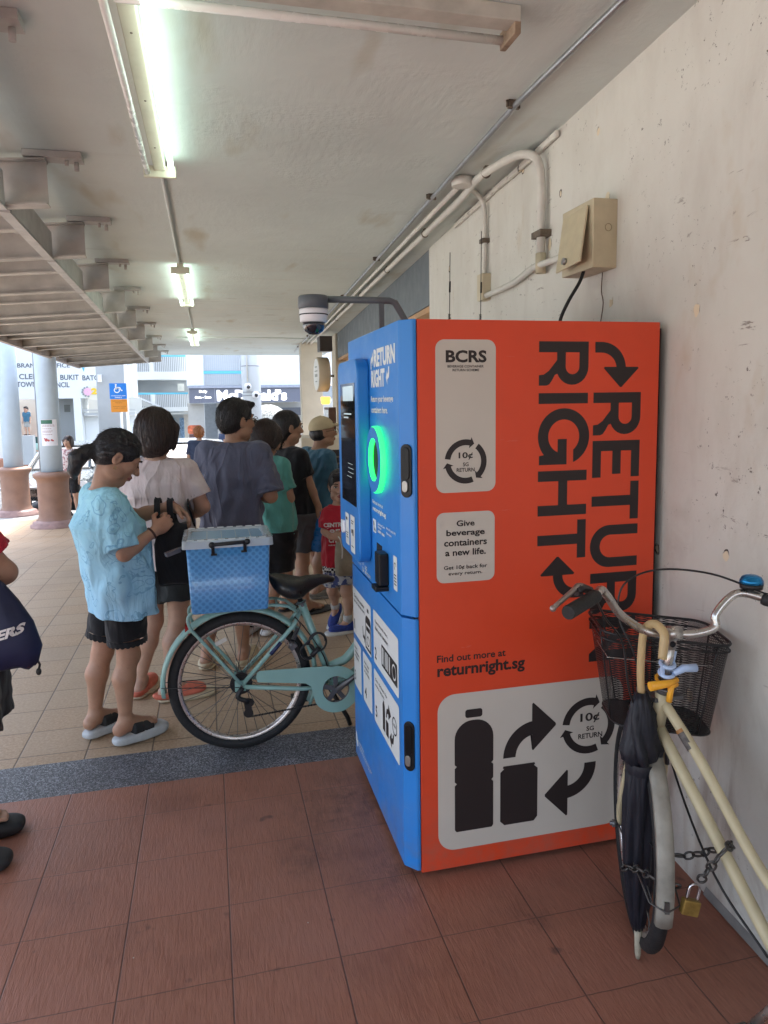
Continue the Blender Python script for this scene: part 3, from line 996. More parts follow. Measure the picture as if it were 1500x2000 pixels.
# arrow before RETURN and after RIGHT
A.shapes([[(1.288, 1.842), (1.310, 1.842)] + arc(1.312, 1.752, .094, 88, 4, 14, .09) + [(1.406, 1.758), (1.452, 1.758), (1.456, 1.754), (1.391, 1.689), (1.385, 1.689), (1.321, 1.754), (1.325, 1.758), (1.370, 1.758)] + arc(1.312, 1.752, .058, 6, 90, 14, .054) + [(1.288, 1.806)]], .0008)
A.shapes([[(1.259, .957), (1.22, .957)] + arc(1.222, 1.04, .082, -92, -178, 14, .083) + [(1.141, 1.041), (1.096, 1.041), (1.092, 1.046), (1.154, 1.107), (1.16, 1.107), (1.222, 1.046), (1.218, 1.041), (1.176, 1.041)] + arc(1.222, 1.04, .046, -180, -90, 14, .047) + [(1.259, .993)]], .0008)
A.text('Find out more at', .716, .965, .7705, .796, bold=.022, d=.0008)
A.text('returnright.sg', .717, 1.037, .708, .7625, bold=.03, d=.0008)
A.build('headline_lettering', m_ink, sp)
# fix: descender line handled inside the fitted box

P1 = Art(Rf).shapes([rrect(.717, .9255, 1.348, 1.847, .03)], .0008)
P1.build('label_plate', m_plate, sp)
P2 = Art(Rf).shapes([rrect(.717, .923, 1.044, 1.282, .026)], .0008)
P2.build('label_plate', m_plate, sp)
P3 = Art(Rf).shapes([rrect(.717, 1.425, .088, .6545, .062, 10)], .0008)
P3.build('label_plate', m_plate, sp)

B = Art(Rf)
B.text('BCRS', .752, .893, 1.773, 1.813, bold=.035, d=.0016)
B.text('BEVERAGE CONTAINER', .758, .883, 1.757, 1.765, bold=.02, d=.0016)
B.text('RETURN SCHEME', .775, .867, 1.745, 1.753, bold=.02, d=.0016)
recycle_ring(B, .820, 1.450, .0735, .054, .0016)
B.text('10¢', .795, .845, 1.456, 1.481, bold=.024, d=.0016)
B.text('SG', .810, .830, 1.434, 1.447, bold=.02, d=.0016)
B.text('RETURN', .788, .851, 1.416, 1.429, bold=.02, d=.0016)
B.build('scheme_lettering', m_ink, sp)
B = Art(Rf)
for tx, u0, u1, v0, v1 in (('Give', .787, .851, 1.234, 1.2545), ('beverage', .751, .887, 1.197, 1.2235), ('containers', .743, .895, 1.168, 1.190), ('a new life.', .747, .891, 1.135, 1.158)):
    B.text(tx, u0, u1, v0, v1, bold=.026, d=.0016)
B.text('Get 10¢ back for', .742, .896, 1.086, 1.1025, bold=.018, d=.0016)
B.text('every return.', .758, .878, 1.066, 1.079, bold=.018, d=.0016)
B.build('slogan_lettering', m_ink, sp)

B = Art(Rf)
B.shapes([rrect(.8165, .879, .564, .594, .009)], .0016)
body = arc(.858, .492, .0615, 30, 90, 8) [::1]
bot = [(.7775, .16), (.7775, .322), (.785, .329), (.7775, .336), (.7775, .385), (.785, .392), (.7775, .399), (.7775, .49)] + arc(.8425, .49, .065, 180, 90, 8) + [(.855, .555)] + arc(.855, .49, .065, 90, 0, 8) + [(.92, .399), (.9125, .392), (.92, .385), (.92, .336), (.9125, .329), (.92, .322), (.92, .16), (.914, .152), (.784, .152)]
B.shapes([bot], .0016)
can = [(.9625, .149), (1.0755, .149), (1.089, .165), (1.089, .347), (1.075, .359), (1.079, .362), (1.077, .369), (.958, .369), (.956, .362), (.961, .359), (.9465, .347), (.9465, .165)]
B.shapes([can], .0016)
B.shapes([[(.957, .398), (1.004, .398)] + [(1.004, .402)] + arc(1.078, .396, .074, 172, 98, 12, .077) + [(1.0665, .473), (1.0665, .418), (1.071, .414), (1.158, .497), (1.158, .505), (1.071, .590), (1.066, .586), (1.066, .524)] + arc(1.082, .396, .125, 97, 178, 14, .128)], .0016)
B.shapes([[(1.319, .339), (1.273, .339)] + arc(1.2, .336, .073, 0, -82, 12, .075) + [(1.208, .261), (1.208, .319), (1.203, .322), (1.118, .241), (1.118, .233), (1.203, .147), (1.208, .151), (1.208, .213)] + arc(1.194, .336, .125, -84, 0, 14, .123)], .0016)
recycle_ring(B, 1.288, .478, .105, .077, .0016)
B.text('10¢', 1.254, 1.331, .488, .5265, bold=.024, d=.0016)
B.text('SG', 1.279, 1.309, .459, .476, bold=.02, d=.0016)
B.text('RETURN', 1.247, 1.343, .431, .450, bold=.02, d=.0016)
B.build('bottle_and_can_graphic', m_ink, sp)

# ---- front: upper door
ud = [o for o in mc.children if o.name.startswith('upper_door')][0]
ld = [o for o in mc.children if o.name.startswith('lower_door')][0]
hs_ = MB().prism(rrect(-3.112, -2.702, 1.012, 1.818, .055, 8), Bf, .0, .05).build('screen_housing', m_blue, mc, bevel=.009, bseg=3)
m_scr, n = special('dark_screen', .06, .6)
n.bsdf.inputs['Base Color'].default_value = (.006, .008, .010, 1)
MB().prism(rrect(-3.045, -2.742, 1.236, 1.726, .006), Bf, .0502, .0515).build('screen', m_scr, hs_)
T = Art(Bf)
T.shapes([rrect(-2.985, -2.765, 1.655, 1.715, .004)], .0522)  # top bar paints a sky reflection on the glass
for v, w_ in ((1.60, .16), (1.585, .1)):
    T.shapes([rrect(-2.97, -2.97 + w_, v, v + .006, .002)], .0522)
rr = random.Random(5)
for k in range(4):
    v = 1.40 - k * .018
    T.shapes([rrect(-2.92 + rr.uniform(0, .03), -2.86 + rr.uniform(0, .08), v, v + .002, .0008)], .0522)
T.build('print_and_reflection', mat('screen_glow_reflection', (.4, .5, .52), .2, var=0, emit=(.7, .85, .85), estr=.05), hs_)
for u0, u1, v0, v1 in ((-2.985, -2.905, 1.05, 1.185), (-2.875, -2.785, 1.035, 1.19)):
    Art(Bf).shapes([rrect(u0, u1, v0, v1, .008)], .0512).build('label_plate', m_white, hs_)
T = Art(Bf)
for u, v, w_, h_ in ((-2.968, 1.155, .03, .012), (-2.968, 1.10, .045, .004), (-2.968, 1.09, .04, .004), (-2.968, 1.08, .045, .004), (-2.855, 1.165, .05, .004), (-2.855, 1.155, .04, .004), (-2.855, 1.115, .02, .016), (-2.83, 1.108, .018, .026), (-2.855, 1.06, .045, .003)):
    T.shapes([rrect(u, u + w_, v, v + h_, .0012)], .0522)
T.build('label_print', m_ink, hs_)
T = MB().prism(rrect(-3.04, -2.99, 1.09, 1.145, .012), Bf, .0502, .062)
T.build('card_reader', mat('reader_white', (.85, .86, .9), .25, var=0), hs_, bevel=.003)

# glowing ring
rc = Vector((XF, 2.572, 1.437))
m_glow = mat('ring_glow', (.05, .5, .15), .4, var=0, emit=(.015, 1.0, .10), estr=.55)
ring = MB()
ring.lathe([(.124, .0), (.124, .017), (.121, .019)], rc, (-1, 0, 0), 56, caps=False)
ring.build('ring_light', m_glow, mc)
MB().lathe([(.0795, .0195), (.1215, .0195)], rc, (-1, 0, 0), 56, caps=False).build('ring_face', m_blue, mc)
MB().lathe([(.079, .019), (.077, .0014)], rc, (-1, 0, 0), 56, caps=False).build('inner_glow', m_glow, mc)
MB().lathe([(.0785, .0004), (.0785, .0012)], rc, (-1, 0, 0), 40).build('chute_shade', m_gap, mc)  # black disc paints the chute's dark depth; the door has no hole

T = Art(Bf)
def row(art, word, u0, u1, v0, v1, bold, d):
    art.text(word, u0, u1, v0, v1, bold=bold, d=d)
row(T, 'RETURN', -2.617, -2.306, 1.777, 1.842, .05, .0008)
row(T, 'RIGHT', -2.664, -2.452, 1.703, 1.768, .05, .0008)
T.shapes([[(-2.670, 1.772), (-2.656, 1.772), (-2.656, 1.792), (-2.641, 1.800), (-2.641, 1.784), (-2.624, 1.812), (-2.641, 1.838), (-2.641, 1.820), (-2.664, 1.812), (-2.670, 1.80)]], .0008)
T.shapes([[(-2.385, 1.770), (-2.399, 1.770), (-2.399, 1.752), (-2.414, 1.744), (-2.414, 1.760), (-2.432, 1.734), (-2.414, 1.708), (-2.414, 1.726), (-2.391, 1.734), (-2.385, 1.746)]], .0008)
T.text('Return your beverage', -2.671, -2.338, 1.643, 1.672, bold=.02)
T.text('containers here.', -2.668, -2.417, 1.609, 1.633, bold=.02)
T.text('Find out more at', -2.675, -2.507, 1.262, 1.276, bold=.02)
T.text('returnright.sg', -2.672, -2.462, 1.229, 1.252, bold=.035)
T.text('Customer Care', -2.593, -2.484, 1.190, 1.200, bold=.02)
T.text('Hotline', -2.593, -2.535, 1.177, 1.187, bold=.02)
T.text('6500 1000', -2.593, -2.487, 1.160, 1.171, bold=.035)
T.text('Mon-Fri (excl. PH)', -2.457, -2.327, 1.192, 1.204, bold=.02)
T.text('9am-6pm', -2.457, -2.385, 1.175, 1.186, bold=.02)
T.shapes([rrect(-2.673, -2.620, 1.150, 1.202, .006)], .0008)
T.text('Operated by', -3.06, -2.916, .958, .970, bold=.012)
T.text('SG', -2.84, -2.80, .962, .978, bold=.03)
T.text('BEVCON', -2.84, -2.735, .943, .957, bold=.03)
T.shapes([arc(-2.876, .957, .016, 150, 390, 14) + arc(-2.876, .957, .009, 390, 150, 14)], .0008)
T.shapes([arc(-2.876, .976, .006, 0, 345, 10)], .0008)
T.build('door_lettering', mat('white_print', (.74, .76, .74), .45, var=0), ud)
T = Art(Bf)
T.shapes([[(-2.662, 1.192), (-2.655, 1.195), (-2.648, 1.182), (-2.653, 1.176), (-2.643, 1.164), (-2.637, 1.168), (-2.629, 1.160), (-2.634, 1.155), (-2.648, 1.160), (-2.660, 1.178)]], .0016)
T.build('phone_symbol', m_ink, ud)
MB().box((XF - .0008, 2.531, 1.013), (XF + .002, 2.616, 1.118)).build('receipt_slot', m_gap, mc)
MB().box((XF - .036, 2.430, .992), (XF - .0, 2.505, 1.11)).build('card_terminal', m_blk, mc, bevel=.006)
MB().box((XF - .050, 2.432, .972), (XF - .0, 2.503, .989)).build('terminal_tray', m_blk, mc, bevel=.004)
Art(Bf).shapes([rrect(-2.362, -2.312, 1.0, 1.121, .006)], .0008).build('label_plate', m_white, ud)
T = Art(Bf)
T.shapes([arc(-2.337, 1.085, .014, 0, 250, 12) + arc(-2.337, 1.085, .010, 250, 0, 12)], .0016)
for k in range(4):
    T.shapes([rrect(-2.353, -2.322, 1.052 - k * .011, 1.056 - k * .011, .001)], .0016)
T.build('label_print', m_ink, ud)

# handles on the chamfer
cd = Vector((.640 - .609, 2.2255 - 2.262, 0)).normalized()
cn_ = Vector((-cd.y, cd.x, 0)); cn_ = -cn_ if cn_.x > 0 else cn_
c0 = Vector((.6245, 2.2438, 0))
def Cf(u, v, d):
    p = c0 + cd * u + cn_ * d
    return (p.x, p.y, v)
for zc_ in (1.424, .478):
    hd = MB().prism(rrect(-.0205, .0205, zc_ - .088, zc_ + .088, .0204, 8), Cf, -.001, .0065).build('door_handle', m_blk, mc, bevel=.002)
    MB().prism(rrect(-.0145, .0145, zc_ - .03, zc_ + .078, .0144, 8), Cf, .0067, .010).build('grip', mat('gloss_black', (.006, .006, .007), .32, var=0, spec=.25), hd, bevel=.002)
    MB().prism(rrect(-.013, .009, zc_ - .070, zc_ - .032, .0105, 8), Cf, .0067, .012).build('lock', m_chrome, hd, bevel=.002)

# ---- front: lower door, five instruction plates
PL = [(-3.108, -2.742, .612, .826), (-2.697, -2.311, .618, .834), (-3.108, -2.952, .368, .584), (-2.912, -2.742, .372, .588), (-2.700, -2.311, .372, .590)]
for u0, u1, v0, v1 in PL:
    Art(Bf).shapes([rrect(u0, u1, v0, v1, .012)], .0008).build('instruction_plate', m_white, ld)
T = Art(Bf)
T.text('Check the container', -3.085, -2.865, .783, .799, bold=.016, d=.0016)
T.text('has full deposit mark.', -3.085, -2.855, .758, .774, bold=.016, d=.0016)
T.text('1', -3.085, -3.07, .635, .680, bold=.02, d=.0016)
T.text('Keep barcode intact,', -2.665, -2.46, .785, .801, bold=.016, d=.0016)
T.text("don't crush container.", -2.665, -2.455, .760, .776, bold=.016, d=.0016)
T.text('2', -2.675, -2.645, .640, .688, bold=.02, d=.0016)
T.text('Insert', -3.088, -3.03, .545, .558, bold=.016, d=.0016)
T.text('containers', -3.088, -2.985, .525, .538, bold=.016, d=.0016)
T.text('in chute.', -3.088, -3.0, .505, .518, bold=.016, d=.0016)
T.text('3', -3.092, -3.07, .392, .440, bold=.02, d=.0016)
T.text('Insert next', -2.885, -2.79, .545, .558, bold=.016, d=.0016)
T.text('container', -2.885, -2.80, .525, .538, bold=.016, d=.0016)
T.text('or to finish.', -2.885, -2.785, .505, .518, bold=.016, d=.0016)
T.text('4', -2.88, -2.845, .398, .445, bold=.02, d=.0016)
T.text('Get 10¢ back for', -2.675, -2.48, .545, .560, bold=.016, d=.0016)
T.text('every return.', -2.675, -2.525, .522, .536, bold=.016, d=.0016)
T.text('5', -2.677, -2.65, .398, .446, bold=.02, d=.0016)
T.shapes([rrect(-2.812, -2.782, .786, .802, .003)], .0016)
bt = [(-2.848, .624), (-2.848, .74)] + arc(-2.82, .74, .028, 180, 90, 6) + [(-2.78, .768)] + arc(-2.775, .74, .028, 90, 0, 6) + [(-2.747, .624)]
T.shapes([bt, [(-2.838, .634), (-2.757, .634), (-2.757, .735), (-2.838, .735)]], .0016)
T.shapes([arc(-2.797, .665, .022, 0, 345, 18), arc(-2.797, .665, .017, 0, 345, 16)], .0016)
T.shapes([[(-2.905, .70), (-2.897, .70), (-2.89, .665), (-2.872, .665), (-2.872, .678), (-2.857, .655), (-2.872, .632), (-2.872, .650), (-2.898, .652)]], .0016)
T.shapes([rrect(-2.83, -2.765, .705, .725, .002)], .0016)
T.shapes([rrect(-2.56, -2.327, .650, .735, .006)] + [[(-2.552 + k * .026, .660), (-2.552 + k * .026 + w_, .660), (-2.552 + k * .026 + w_, .725), (-2.552 + k * .026, .725)] for k, w_ in enumerate((.018, .01, .02, .012, .016))] + [arc(-2.372, .6925, .03, 0, 345, 20), arc(-2.372, .6925, .023, 0, 345, 18)], .0016)
T.text('10¢', -2.388, -2.356, .686, .700, bold=.02, d=.0016)
T.shapes([rrect(-2.545, -2.53, .51, .518, .002)], .0016)
T.shapes([[(-2.555, .40), (-2.555, .495)] + arc(-2.5375, .495, .0175, 180, 0, 8) + [(-2.52, .40)]], .0016)
T.shapes([rrect(-2.505, -2.465, .40, .46, .004)], .0016)
T.shapes([[(-2.505, .47), (-2.49, .47), (-2.485, .49), (-2.465, .495), (-2.465, .475), (-2.425, .505), (-2.465, .535), (-2.465, .515), (-2.49, .508)]], .0016)
T.shapes([[(-2.385, .45), (-2.40, .45), (-2.405, .43), (-2.42, .425), (-2.42, .445), (-2.45, .415), (-2.42, .385), (-2.42, .405), (-2.395, .412)]], .0016)
T.shapes([arc(-2.375, .49, .034, 0, 345, 20), arc(-2.375, .49, .028, 0, 345, 18)], .0016)
T.text('10¢', -2.392, -2.358, .484, .498, bold=.02, d=.0016)
T.build('instruction_print', m_ink, ld)
T = Art(Bf)
T.text('10¢', -2.812, -2.782, .660, .670, bold=.02, d=.0024)
T.text('SUPPORTED BY', -3.028, -2.93, .112, .122, bold=.02)
T.text('National Environment and', -3.028, -2.775, .098, .107, bold=.01)
T.text('Water Partnership Office', -3.028, -2.80, .085, .094, bold=.01)
T.shapes([[(-3.10, .10), (-3.075, .075), (-3.05, .09), (-3.055, .115), (-3.07, .11), (-3.08, .14), (-3.098, .145)]], .0008)
T.build('door_lettering', MATS['white_print'], ld)

# dome camera on an arm bolted to the machine top
ca = thing('security_camera', 'dark grey arm with a white dome camera above the machine', 'camera', (.78, 2.95, ZM))
m_arm = mat('arm_grey', (.10, .115, .13), .4, var=.05)
MB().tube([(.80, 2.7, ZM), (.755, 2.7, 1.955), (.712, 2.7, 2.026), (.69, 2.7, 2.034), (.45, 2.7, 2.034)], .013, 8).build('arm', m_arm, ca, bevel=.0)
MB().bar((.657, 2.7, ZM), (.657, 2.7, 2.03), .014, .02, up=(1, 0, 0)).build('post', m_arm, ca)
MB().lathe([(.052, 2.045), (.056, 2.04), (.056, 2.0), (.053, 1.998)], (.397, 2.7, 0), n=32).build('collar', m_arm, ca)
MB().lathe([(.052, 1.9975), (.053, 1.99), (.051, 1.952), (.047, 1.948)], (.397, 2.7, 0), n=32).build('housing', mat('camera_white', (.72, .73, .75), .35, var=.02), ca)
MB().lathe([(.0535, 1.978), (.0535, 1.974)], (.397, 2.7, 0), n=32).build('seam_ring', m_gap, ca)
MB().lathe([(.043, 1.9475), (.042, 1.936), (.034, 1.916), (.018, 1.905), (.002, 1.903)], (.397, 2.7, 0), n=32).build('dome', mat('smoked_dome', (.01, .012, .02), .04, var=0, coat=1), ca)
# two whip antennas on the machine top
for x, zt, lab in ((1.0, 2.263, 'shorter thin black whip antenna on the machine top, left of the taller one'), (1.139, 2.354, 'taller thin black whip antenna on the machine top, in front of the yellowed box')):
    an = thing('antenna', lab, 'antenna', (x, 2.9, ZM), 'whip antennas on the machine')
    MB().lathe([(.016, 0), (.016, .006), (.007, .012), (.007, .05)], (x, 2.9, ZM), n=14).build('magnet_base', m_blk, an)
    MB().tube([(x, 2.9, ZM + .05), (x + .004, 2.9, zt)], .0017, 6).cyl((x + .002, 2.9, ZM + .19), (x + .003, 2.9, ZM + .235), .004, n=8).build('whip', m_blk, an)
    MB().tube([(x + .006 * math.cos(k * .9), 2.9 + .006 * math.sin(k * .9), ZM + .055 + k * .0008) for k in range(60)], .001, 5).build('coil', m_blk, an)
hb = MB().lathe([(.11, 0), (.11, .008), (.08, .016), (.0, .017)], (1.42, 2.62, ZM), n=28)
tag(hb.build('cable_gland', m_blk, None, (1.42, 2.62, ZM)), 'flat black cable cover on top of the machine under the dropping cable', 'cover')
# ------------------------------------------------------------------ bicycles
m_tyre = mat('tyre_rubber', (.014, .014, .015), .7, var=.2, scale=30, bump=.3, bscale=90)
m_rim = mat('alloy_rim', (.55, .50, .47), .3, metal=.85, var=.1, scale=20)
m_spoke = mat('spoke_steel', (.12, .115, .11), .35, metal=.7, var=.1)
m_mint = mat('mint_paint', (.24, .42, .385), .35, var=.05, scale=8, coat=.3)
m_bkblk = mat('bike_black', (.013, .013, .014), .4, var=.15)
m_cgrey = mat('crank_grey', (.13, .13, .135), .38, metal=.6, var=.12)
m_alloy = mat('brushed_alloy', (.50, .48, .45), .27, metal=.9, var=.04, scale=8)

def wheel(parent, F, cs, cz_, Rad, tr, hub_w=.05, nsp=36, name='wheel'):
    ax = (Vector(F(0, 1, 0)) - Vector(F(0, 0, 0)))
    c = Vector(F(cs, 0, cz_))
    w_ = MB().cyl(c - ax * hub_w, c + ax * hub_w, .018, n=14).cyl(c - ax * hub_w * .7, c - ax * hub_w * .62, .028, n=14).cyl(c + ax * hub_w * .62, c + ax * hub_w * .7, .028, n=14)
    w_.cyl(c - ax * (hub_w + .02), c + ax * (hub_w + .02), .006, n=8)
    wo = w_.build(name, m_cgrey, parent)
    n = 64
    pr = [(Rad - tr * 2 + .006, -tr * .55), (Rad - tr * 1.7, -tr * .85), (Rad - tr, -tr), (Rad - tr * .35, -tr * .75), (Rad - .001, -tr * .3), (Rad, 0), (Rad - .001, tr * .3), (Rad - tr * .35, tr * .75), (Rad - tr, tr), (Rad - tr * 1.7, tr * .85), (Rad - tr * 2 + .006, tr * .55)]
    MB().lathe(pr, c, ax, n, caps=False).build('tyre', m_tyre, wo)
    r1 = Rad - tr * 2 + .008
    MB().lathe([(r1, -tr * .55), (r1 - .012, -tr * .62), (r1 - .02, -tr * .3), (r1 - .02, tr * .3), (r1 - .012, tr * .62), (r1, tr * .55)], c, ax, n, caps=False).build('rim', m_rim, wo)
    sp_ = MB()
    u0 = ax.orthogonal().normalized(); w0 = ax.normalized().cross(u0)
    for k in range(nsp):
        a = 2 * PI * k / nsp
        sd = 1 if k % 2 else -1
        off = R(38) * (1 if (k // 2) % 2 else -1)
        p = c + ax * (sd * hub_w * .66) + (u0 * math.cos(a + off) + w0 * math.sin(a + off)) * .024
        q = c + (u0 * math.cos(a) + w0 * math.sin(a)) * (r1 - .015)
        sp_.tube([p, q], .0016, 4, caps=False)
    sp_.build('spokes', m_spoke, wo)
    return wo, c, ax

# ---- mint bicycle with the storage box
YB = 3.36
def FM(s, n, z):          # s along the bike, n towards the camera
    return (.10 + s, YB - n, z)
mb_ = thing('bicycle', 'mint green city bicycle carrying the blue dotted storage box', 'bicycle', (.3, YB, 0), 'parked bicycles')
wheel(mb_, FM, 0, .336, .336, .026, .06)
wheel(mb_, FM, 1.10, .336, .336, .026, .045)
fr = MB()
fr.tube([FM(.448, 0, .262), FM(.298, 0, .70)], .019, 12)
fr.tube([FM(.428, 0, .36), FM(.47, 0, .375), FM(.52, 0, .40), FM(.60, 0, .50), FM(.70, 0, .66), FM(.82, 0, .84)], .022, 12, sub=4)
fr.tube([FM(.44, 0, .265), FM(.56, 0, .33), FM(.68, 0, .5), FM(.83, 0, .75)], .018, 12, sub=4)
fr.tube([FM(.80, 0, .95), FM(.86, 0, .74)], .021, 12)
for s in (-1, 1):
    fr.tube([FM(.29, .022 * s, .655), FM(.255, .05 * s, .60), FM(0, .066 * s, .335)], .0105, 8)
    fr.tube([FM(.44, .03 * s, .268), FM(.28, .055 * s, .285), FM(0, .066 * s, .33)], .011, 8)
    fr.tube([FM(.865, .03 * s, .72), FM(.90, .05 * s, .62), FM(1.10, .055 * s, .336)], .011, 8)
    fr.cbox(FM(-.005, .066 * s, .335), (.05, .006, .05))
fr.cyl(FM(.448, -.04, .262), FM(.448, .04, .262), .026)
fr.build('frame', m_mint, mb_)
# decal on the seat stay
MB().tube([FM(.14, .0625, .473), FM(.19, .058, .526)], .0112, 8).build('decal', mat('navy_decal', (.02, .03, .09), .4, var=0), mb_)
fd = MB()
rings = []
for k in range(29):
    a = R(186 - k * (186 + 25) / 28)
    rr_ = .363 if k else .360
    ring = []
    for nn, dr in ((-.036, -.014), (-.030, .0), (-.012, .006), (.012, .006), (.030, .0), (.036, -.014), (.033, -.016), (.0, .002), (-.033, -.016)):
        ring.append(Vector(FM(math.cos(a) * (rr_ + dr), nn, .336 + math.sin(a) * (rr_ + dr))))
    rings.append(ring)
fd.loft(rings).build('mudguard', m_mint, mb_)
st = MB()
for s in (-1, 1):
    st.tube([FM(-.362, .034 * s, .35), FM(-.01, .07 * s, .33)], .0022, 5)
st.build('mudguard_stay', m_bkblk, mb_)
# rear rack
rk = MB()
for s in (-1, 1):
    rk.tube([FM(0, .076 * s, .345), FM(-.19, .076 * s, .595), FM(-.215, .076 * s, .625), FM(-.228, .075 * s, .675), FM(-.21, .072 * s, .702), FM(-.16, .07 * s, .708), FM(.18, .06 * s, .708), FM(.275, .03 * s, .66)], .008, 8, sub=3)
for s_ in (-.19, -.06, .08, .18):
    rk.tube([FM(s_, -.07, .708), FM(s_, .07, .708)], .006, 6)
rk.build('rack', m_mint, mb_)
MB().cbox(FM(-.235, 0, .61), (.02, .06, .04)).build('rear_reflector', mat('red_reflector', (.3, .01, .01), .15, var=0), mb_)
# chain guard
gp_ = [(.072, .392), (.088, .402), (.40, .392), (.43, .384)] + arc(.447, .272, .116, 98, -150, 26) + [(.325, .30), (.30, .318), (.075, .348), (.068, .37)]
hole = arc(.447, .272, .066, 0, 352, 30)
cgm = shape_mesh([gp_, hole])
gd = MB()
for n_ in (.074, .078):
    gd.add([FM(u, n_, v) for u, v in cgm[0]], cgm[1])
for ol in (gp_, hole):
    m_ = len(ol)
    gd.add([FM(u, .074, v) for u, v in ol] + [FM(u, .078, v) for u, v in ol], [(i, (i + 1) % m_, (i + 1) % m_ + m_, i + m_) for i in range(m_)])
gd.build('chain_guard', m_mint, mb_)
ck = MB()
ck.cyl(FM(.447, .066, .272), FM(.447, .074, .272), .022)
for k in range(5):
    a = R(72 * k + 20)
    ck.bar(FM(.447, .068, .272), FM(.447 + .062 * math.cos(a), .068, .272 + .062 * math.sin(a)), .022, .008, up=(0, 1, 0))
ck.ring(FM(.447, .068, .272), (0, 1, 0), .066, .005, 40, 6)
cko = ck.build('crankset', m_cgrey, mb_)
MB().tube([FM(.447, .09, .272), FM(.53, .094, .33), FM(.60, .10, .375)], [.016, .012, .011], 8).build('crank_arm', m_cgrey, cko)
MB().cbox(FM(.60, .15, .375), (.09, .08, .02)).build('pedal', m_bkblk, cko)
MB().tube([FM(.447, -.07, .272), FM(.30, -.075, .17)], .011, 8).build('crank_arm', m_cgrey, cko)
MB().cbox(FM(.295, -.12, .168), (.09, .07, .02)).build('pedal', m_bkblk, cko)
cs = MB()
for k, r_ in enumerate((.052, .046, .04, .034, .028)):
    cs.lathe([(r_, 0), (r_, .002)], FM(0, .04 + k * .005, .336), (0, -1, 0), 24)
cs.build('cassette', m_bkblk, mb_)
dr = MB().tube([FM(.005, .075, .33), FM(-.02, .085, .29), FM(.03, .085, .262)], .012, 8, sub=3).bar(FM(.02, .08, .275), FM(.03, .08, .205), .03, .012, up=(0, 1, 0))
dr.lathe([(.02, -.004), (.02, .004)], FM(.035, .08, .255), (0, 1, 0), 14).lathe([(.022, -.004), (.022, .004)], FM(.028, .08, .205), (0, 1, 0), 14)
dr.build('derailleur', m_bkblk, mb_)
chn = MB()
pa, pb = Vector(FM(.035, .08, .186)), Vector(FM(.44, .07, .212))
for k in range(52):
    p = pa.lerp(pb, k / 52)
    q = pa.lerp(pb, (k + .8) / 52)
    chn.bar(p, q, .005, .0085 if k % 2 else .0065)
chn.bar(pa, pb, .003, .004)
chn.build('chain', m_bkblk, mb_)
MB().tube([FM(.43, -.06, .24), FM(.53, -.09, .05), FM(.545, -.1, .004)], .012, 8).build('kickstand', m_bkblk, mb_)
MB().cbox(FM(-.085, .03, .545), (.055, .006, .018), Matrix.Rotation(R(-25), 3, 'Y')).build('wheel_reflector', mat('dull_reflector', (.55, .53, .48), .3, var=.1), mb_)
bp_ = MB().tube([FM(.245, .05, .52), FM(.235, .055, .49)], .012, 8).bar(FM(.25, .05, .53), FM(.275, .035, .58), .018, .012).bar(FM(.235, .05, .485), FM(.262, .05, .51), .03, .02)
bp_.build('brake_caliper', m_cgrey, mb_)
cbm = MB().tube([FM(.255, .05, .54), FM(.285, .055, .60), FM(.26, .05, .64), FM(.32, .03, .56), FM(.40, .02, .42), FM(.43, .02, .30)], .0028, 6, sub=5)
cbm.build('brake_cable', m_bkblk, mb_)
# saddle
sd = MB()
rings = []
prof = [(.150, .012, .842, .03), (.160, .055, .846, .06), (.185, .098, .842, .085), (.225, .116, .832, .10), (.265, .108, .826, .105), (.30, .075, .822, .10), (.34, .045, .824, .075), (.385, .034, .826, .052), (.43, .027, .820, .036), (.455, .018, .810, .026), (.465, .004, .803, .012)]
for s_, hw, zt, dp_ in prof:
    ring = []
    for k in range(16):
        a = 2 * PI * k / 16
        c_, s2 = math.cos(a), math.sin(a)
        nn = hw * math.copysign(abs(c_) ** .75, c_)
        zz = zt - dp_ / 2 + dp_ / 2 * math.copysign(abs(s2) ** .7, s2)
        if s2 > 0: zz -= .012 * (1 - min(1, abs(nn) / max(hw, .001))) * (1 if hw > .05 else 0)
        ring.append(Vector(FM(s_, nn, zz)))
    rings.append(ring)
sd.loft(rings)
sdo = sd.build('saddle', mat('saddle_vinyl', (.016, .016, .016), .33, var=.15, scale=20), mb_)
MB().tube([FM(.30, 0, .69), FM(.275, 0, .765)], .013, 10).cbox(FM(.275, 0, .752), (.09, .055, .03)).build('seat_post', m_bkblk, mb_)
MB().ring(FM(.298, 0, .695), (-.32, 0, .94), .022, .005, 20, 6).cyl(FM(.30, -.03, .69), FM(.30, .04, .69), .008, n=10).build('seat_clamp', m_cgrey, mb_)
# handlebar and stem hidden behind the machine from the photo's spot
hb_ = MB().tube([FM(.80, 0, .93), FM(.785, 0, 1.02)], .013, 10).tube([FM(.66, .30, 1.06), FM(.74, .24, 1.07), FM(.80, .1, 1.03), FM(.80, -.1, 1.03), FM(.74, -.24, 1.07), FM(.66, -.30, 1.06)], .0115, 10, sub=4)
hb_.build('handlebar', m_alloy, mb_)
# cable lock coiled at the seat tube
lk = thing('cable_lock', 'black coiled cable lock hung on the mint bicycle below its saddle', 'lock', FM(.36, .05, .49))
pts = []
for k in range(90):
    a = k * .2
    rr_ = .036 + .006 * math.sin(a * .37)
    pts.append(FM(.368 + rr_ * math.cos(a) + (.0 if k < 45 else -.05), .052 + .004 * math.sin(k * .31), .51 + rr_ * 1.1 * math.sin(a) - (0 if k < 45 else .042)))
MB().tube(pts, .0052, 6).build('coil', m_bkblk, lk)
MB().tube([FM(.335, .062, .445), FM(.375, .062, .485)], .0125, 10).build('lock_body', m_bkblk, lk)

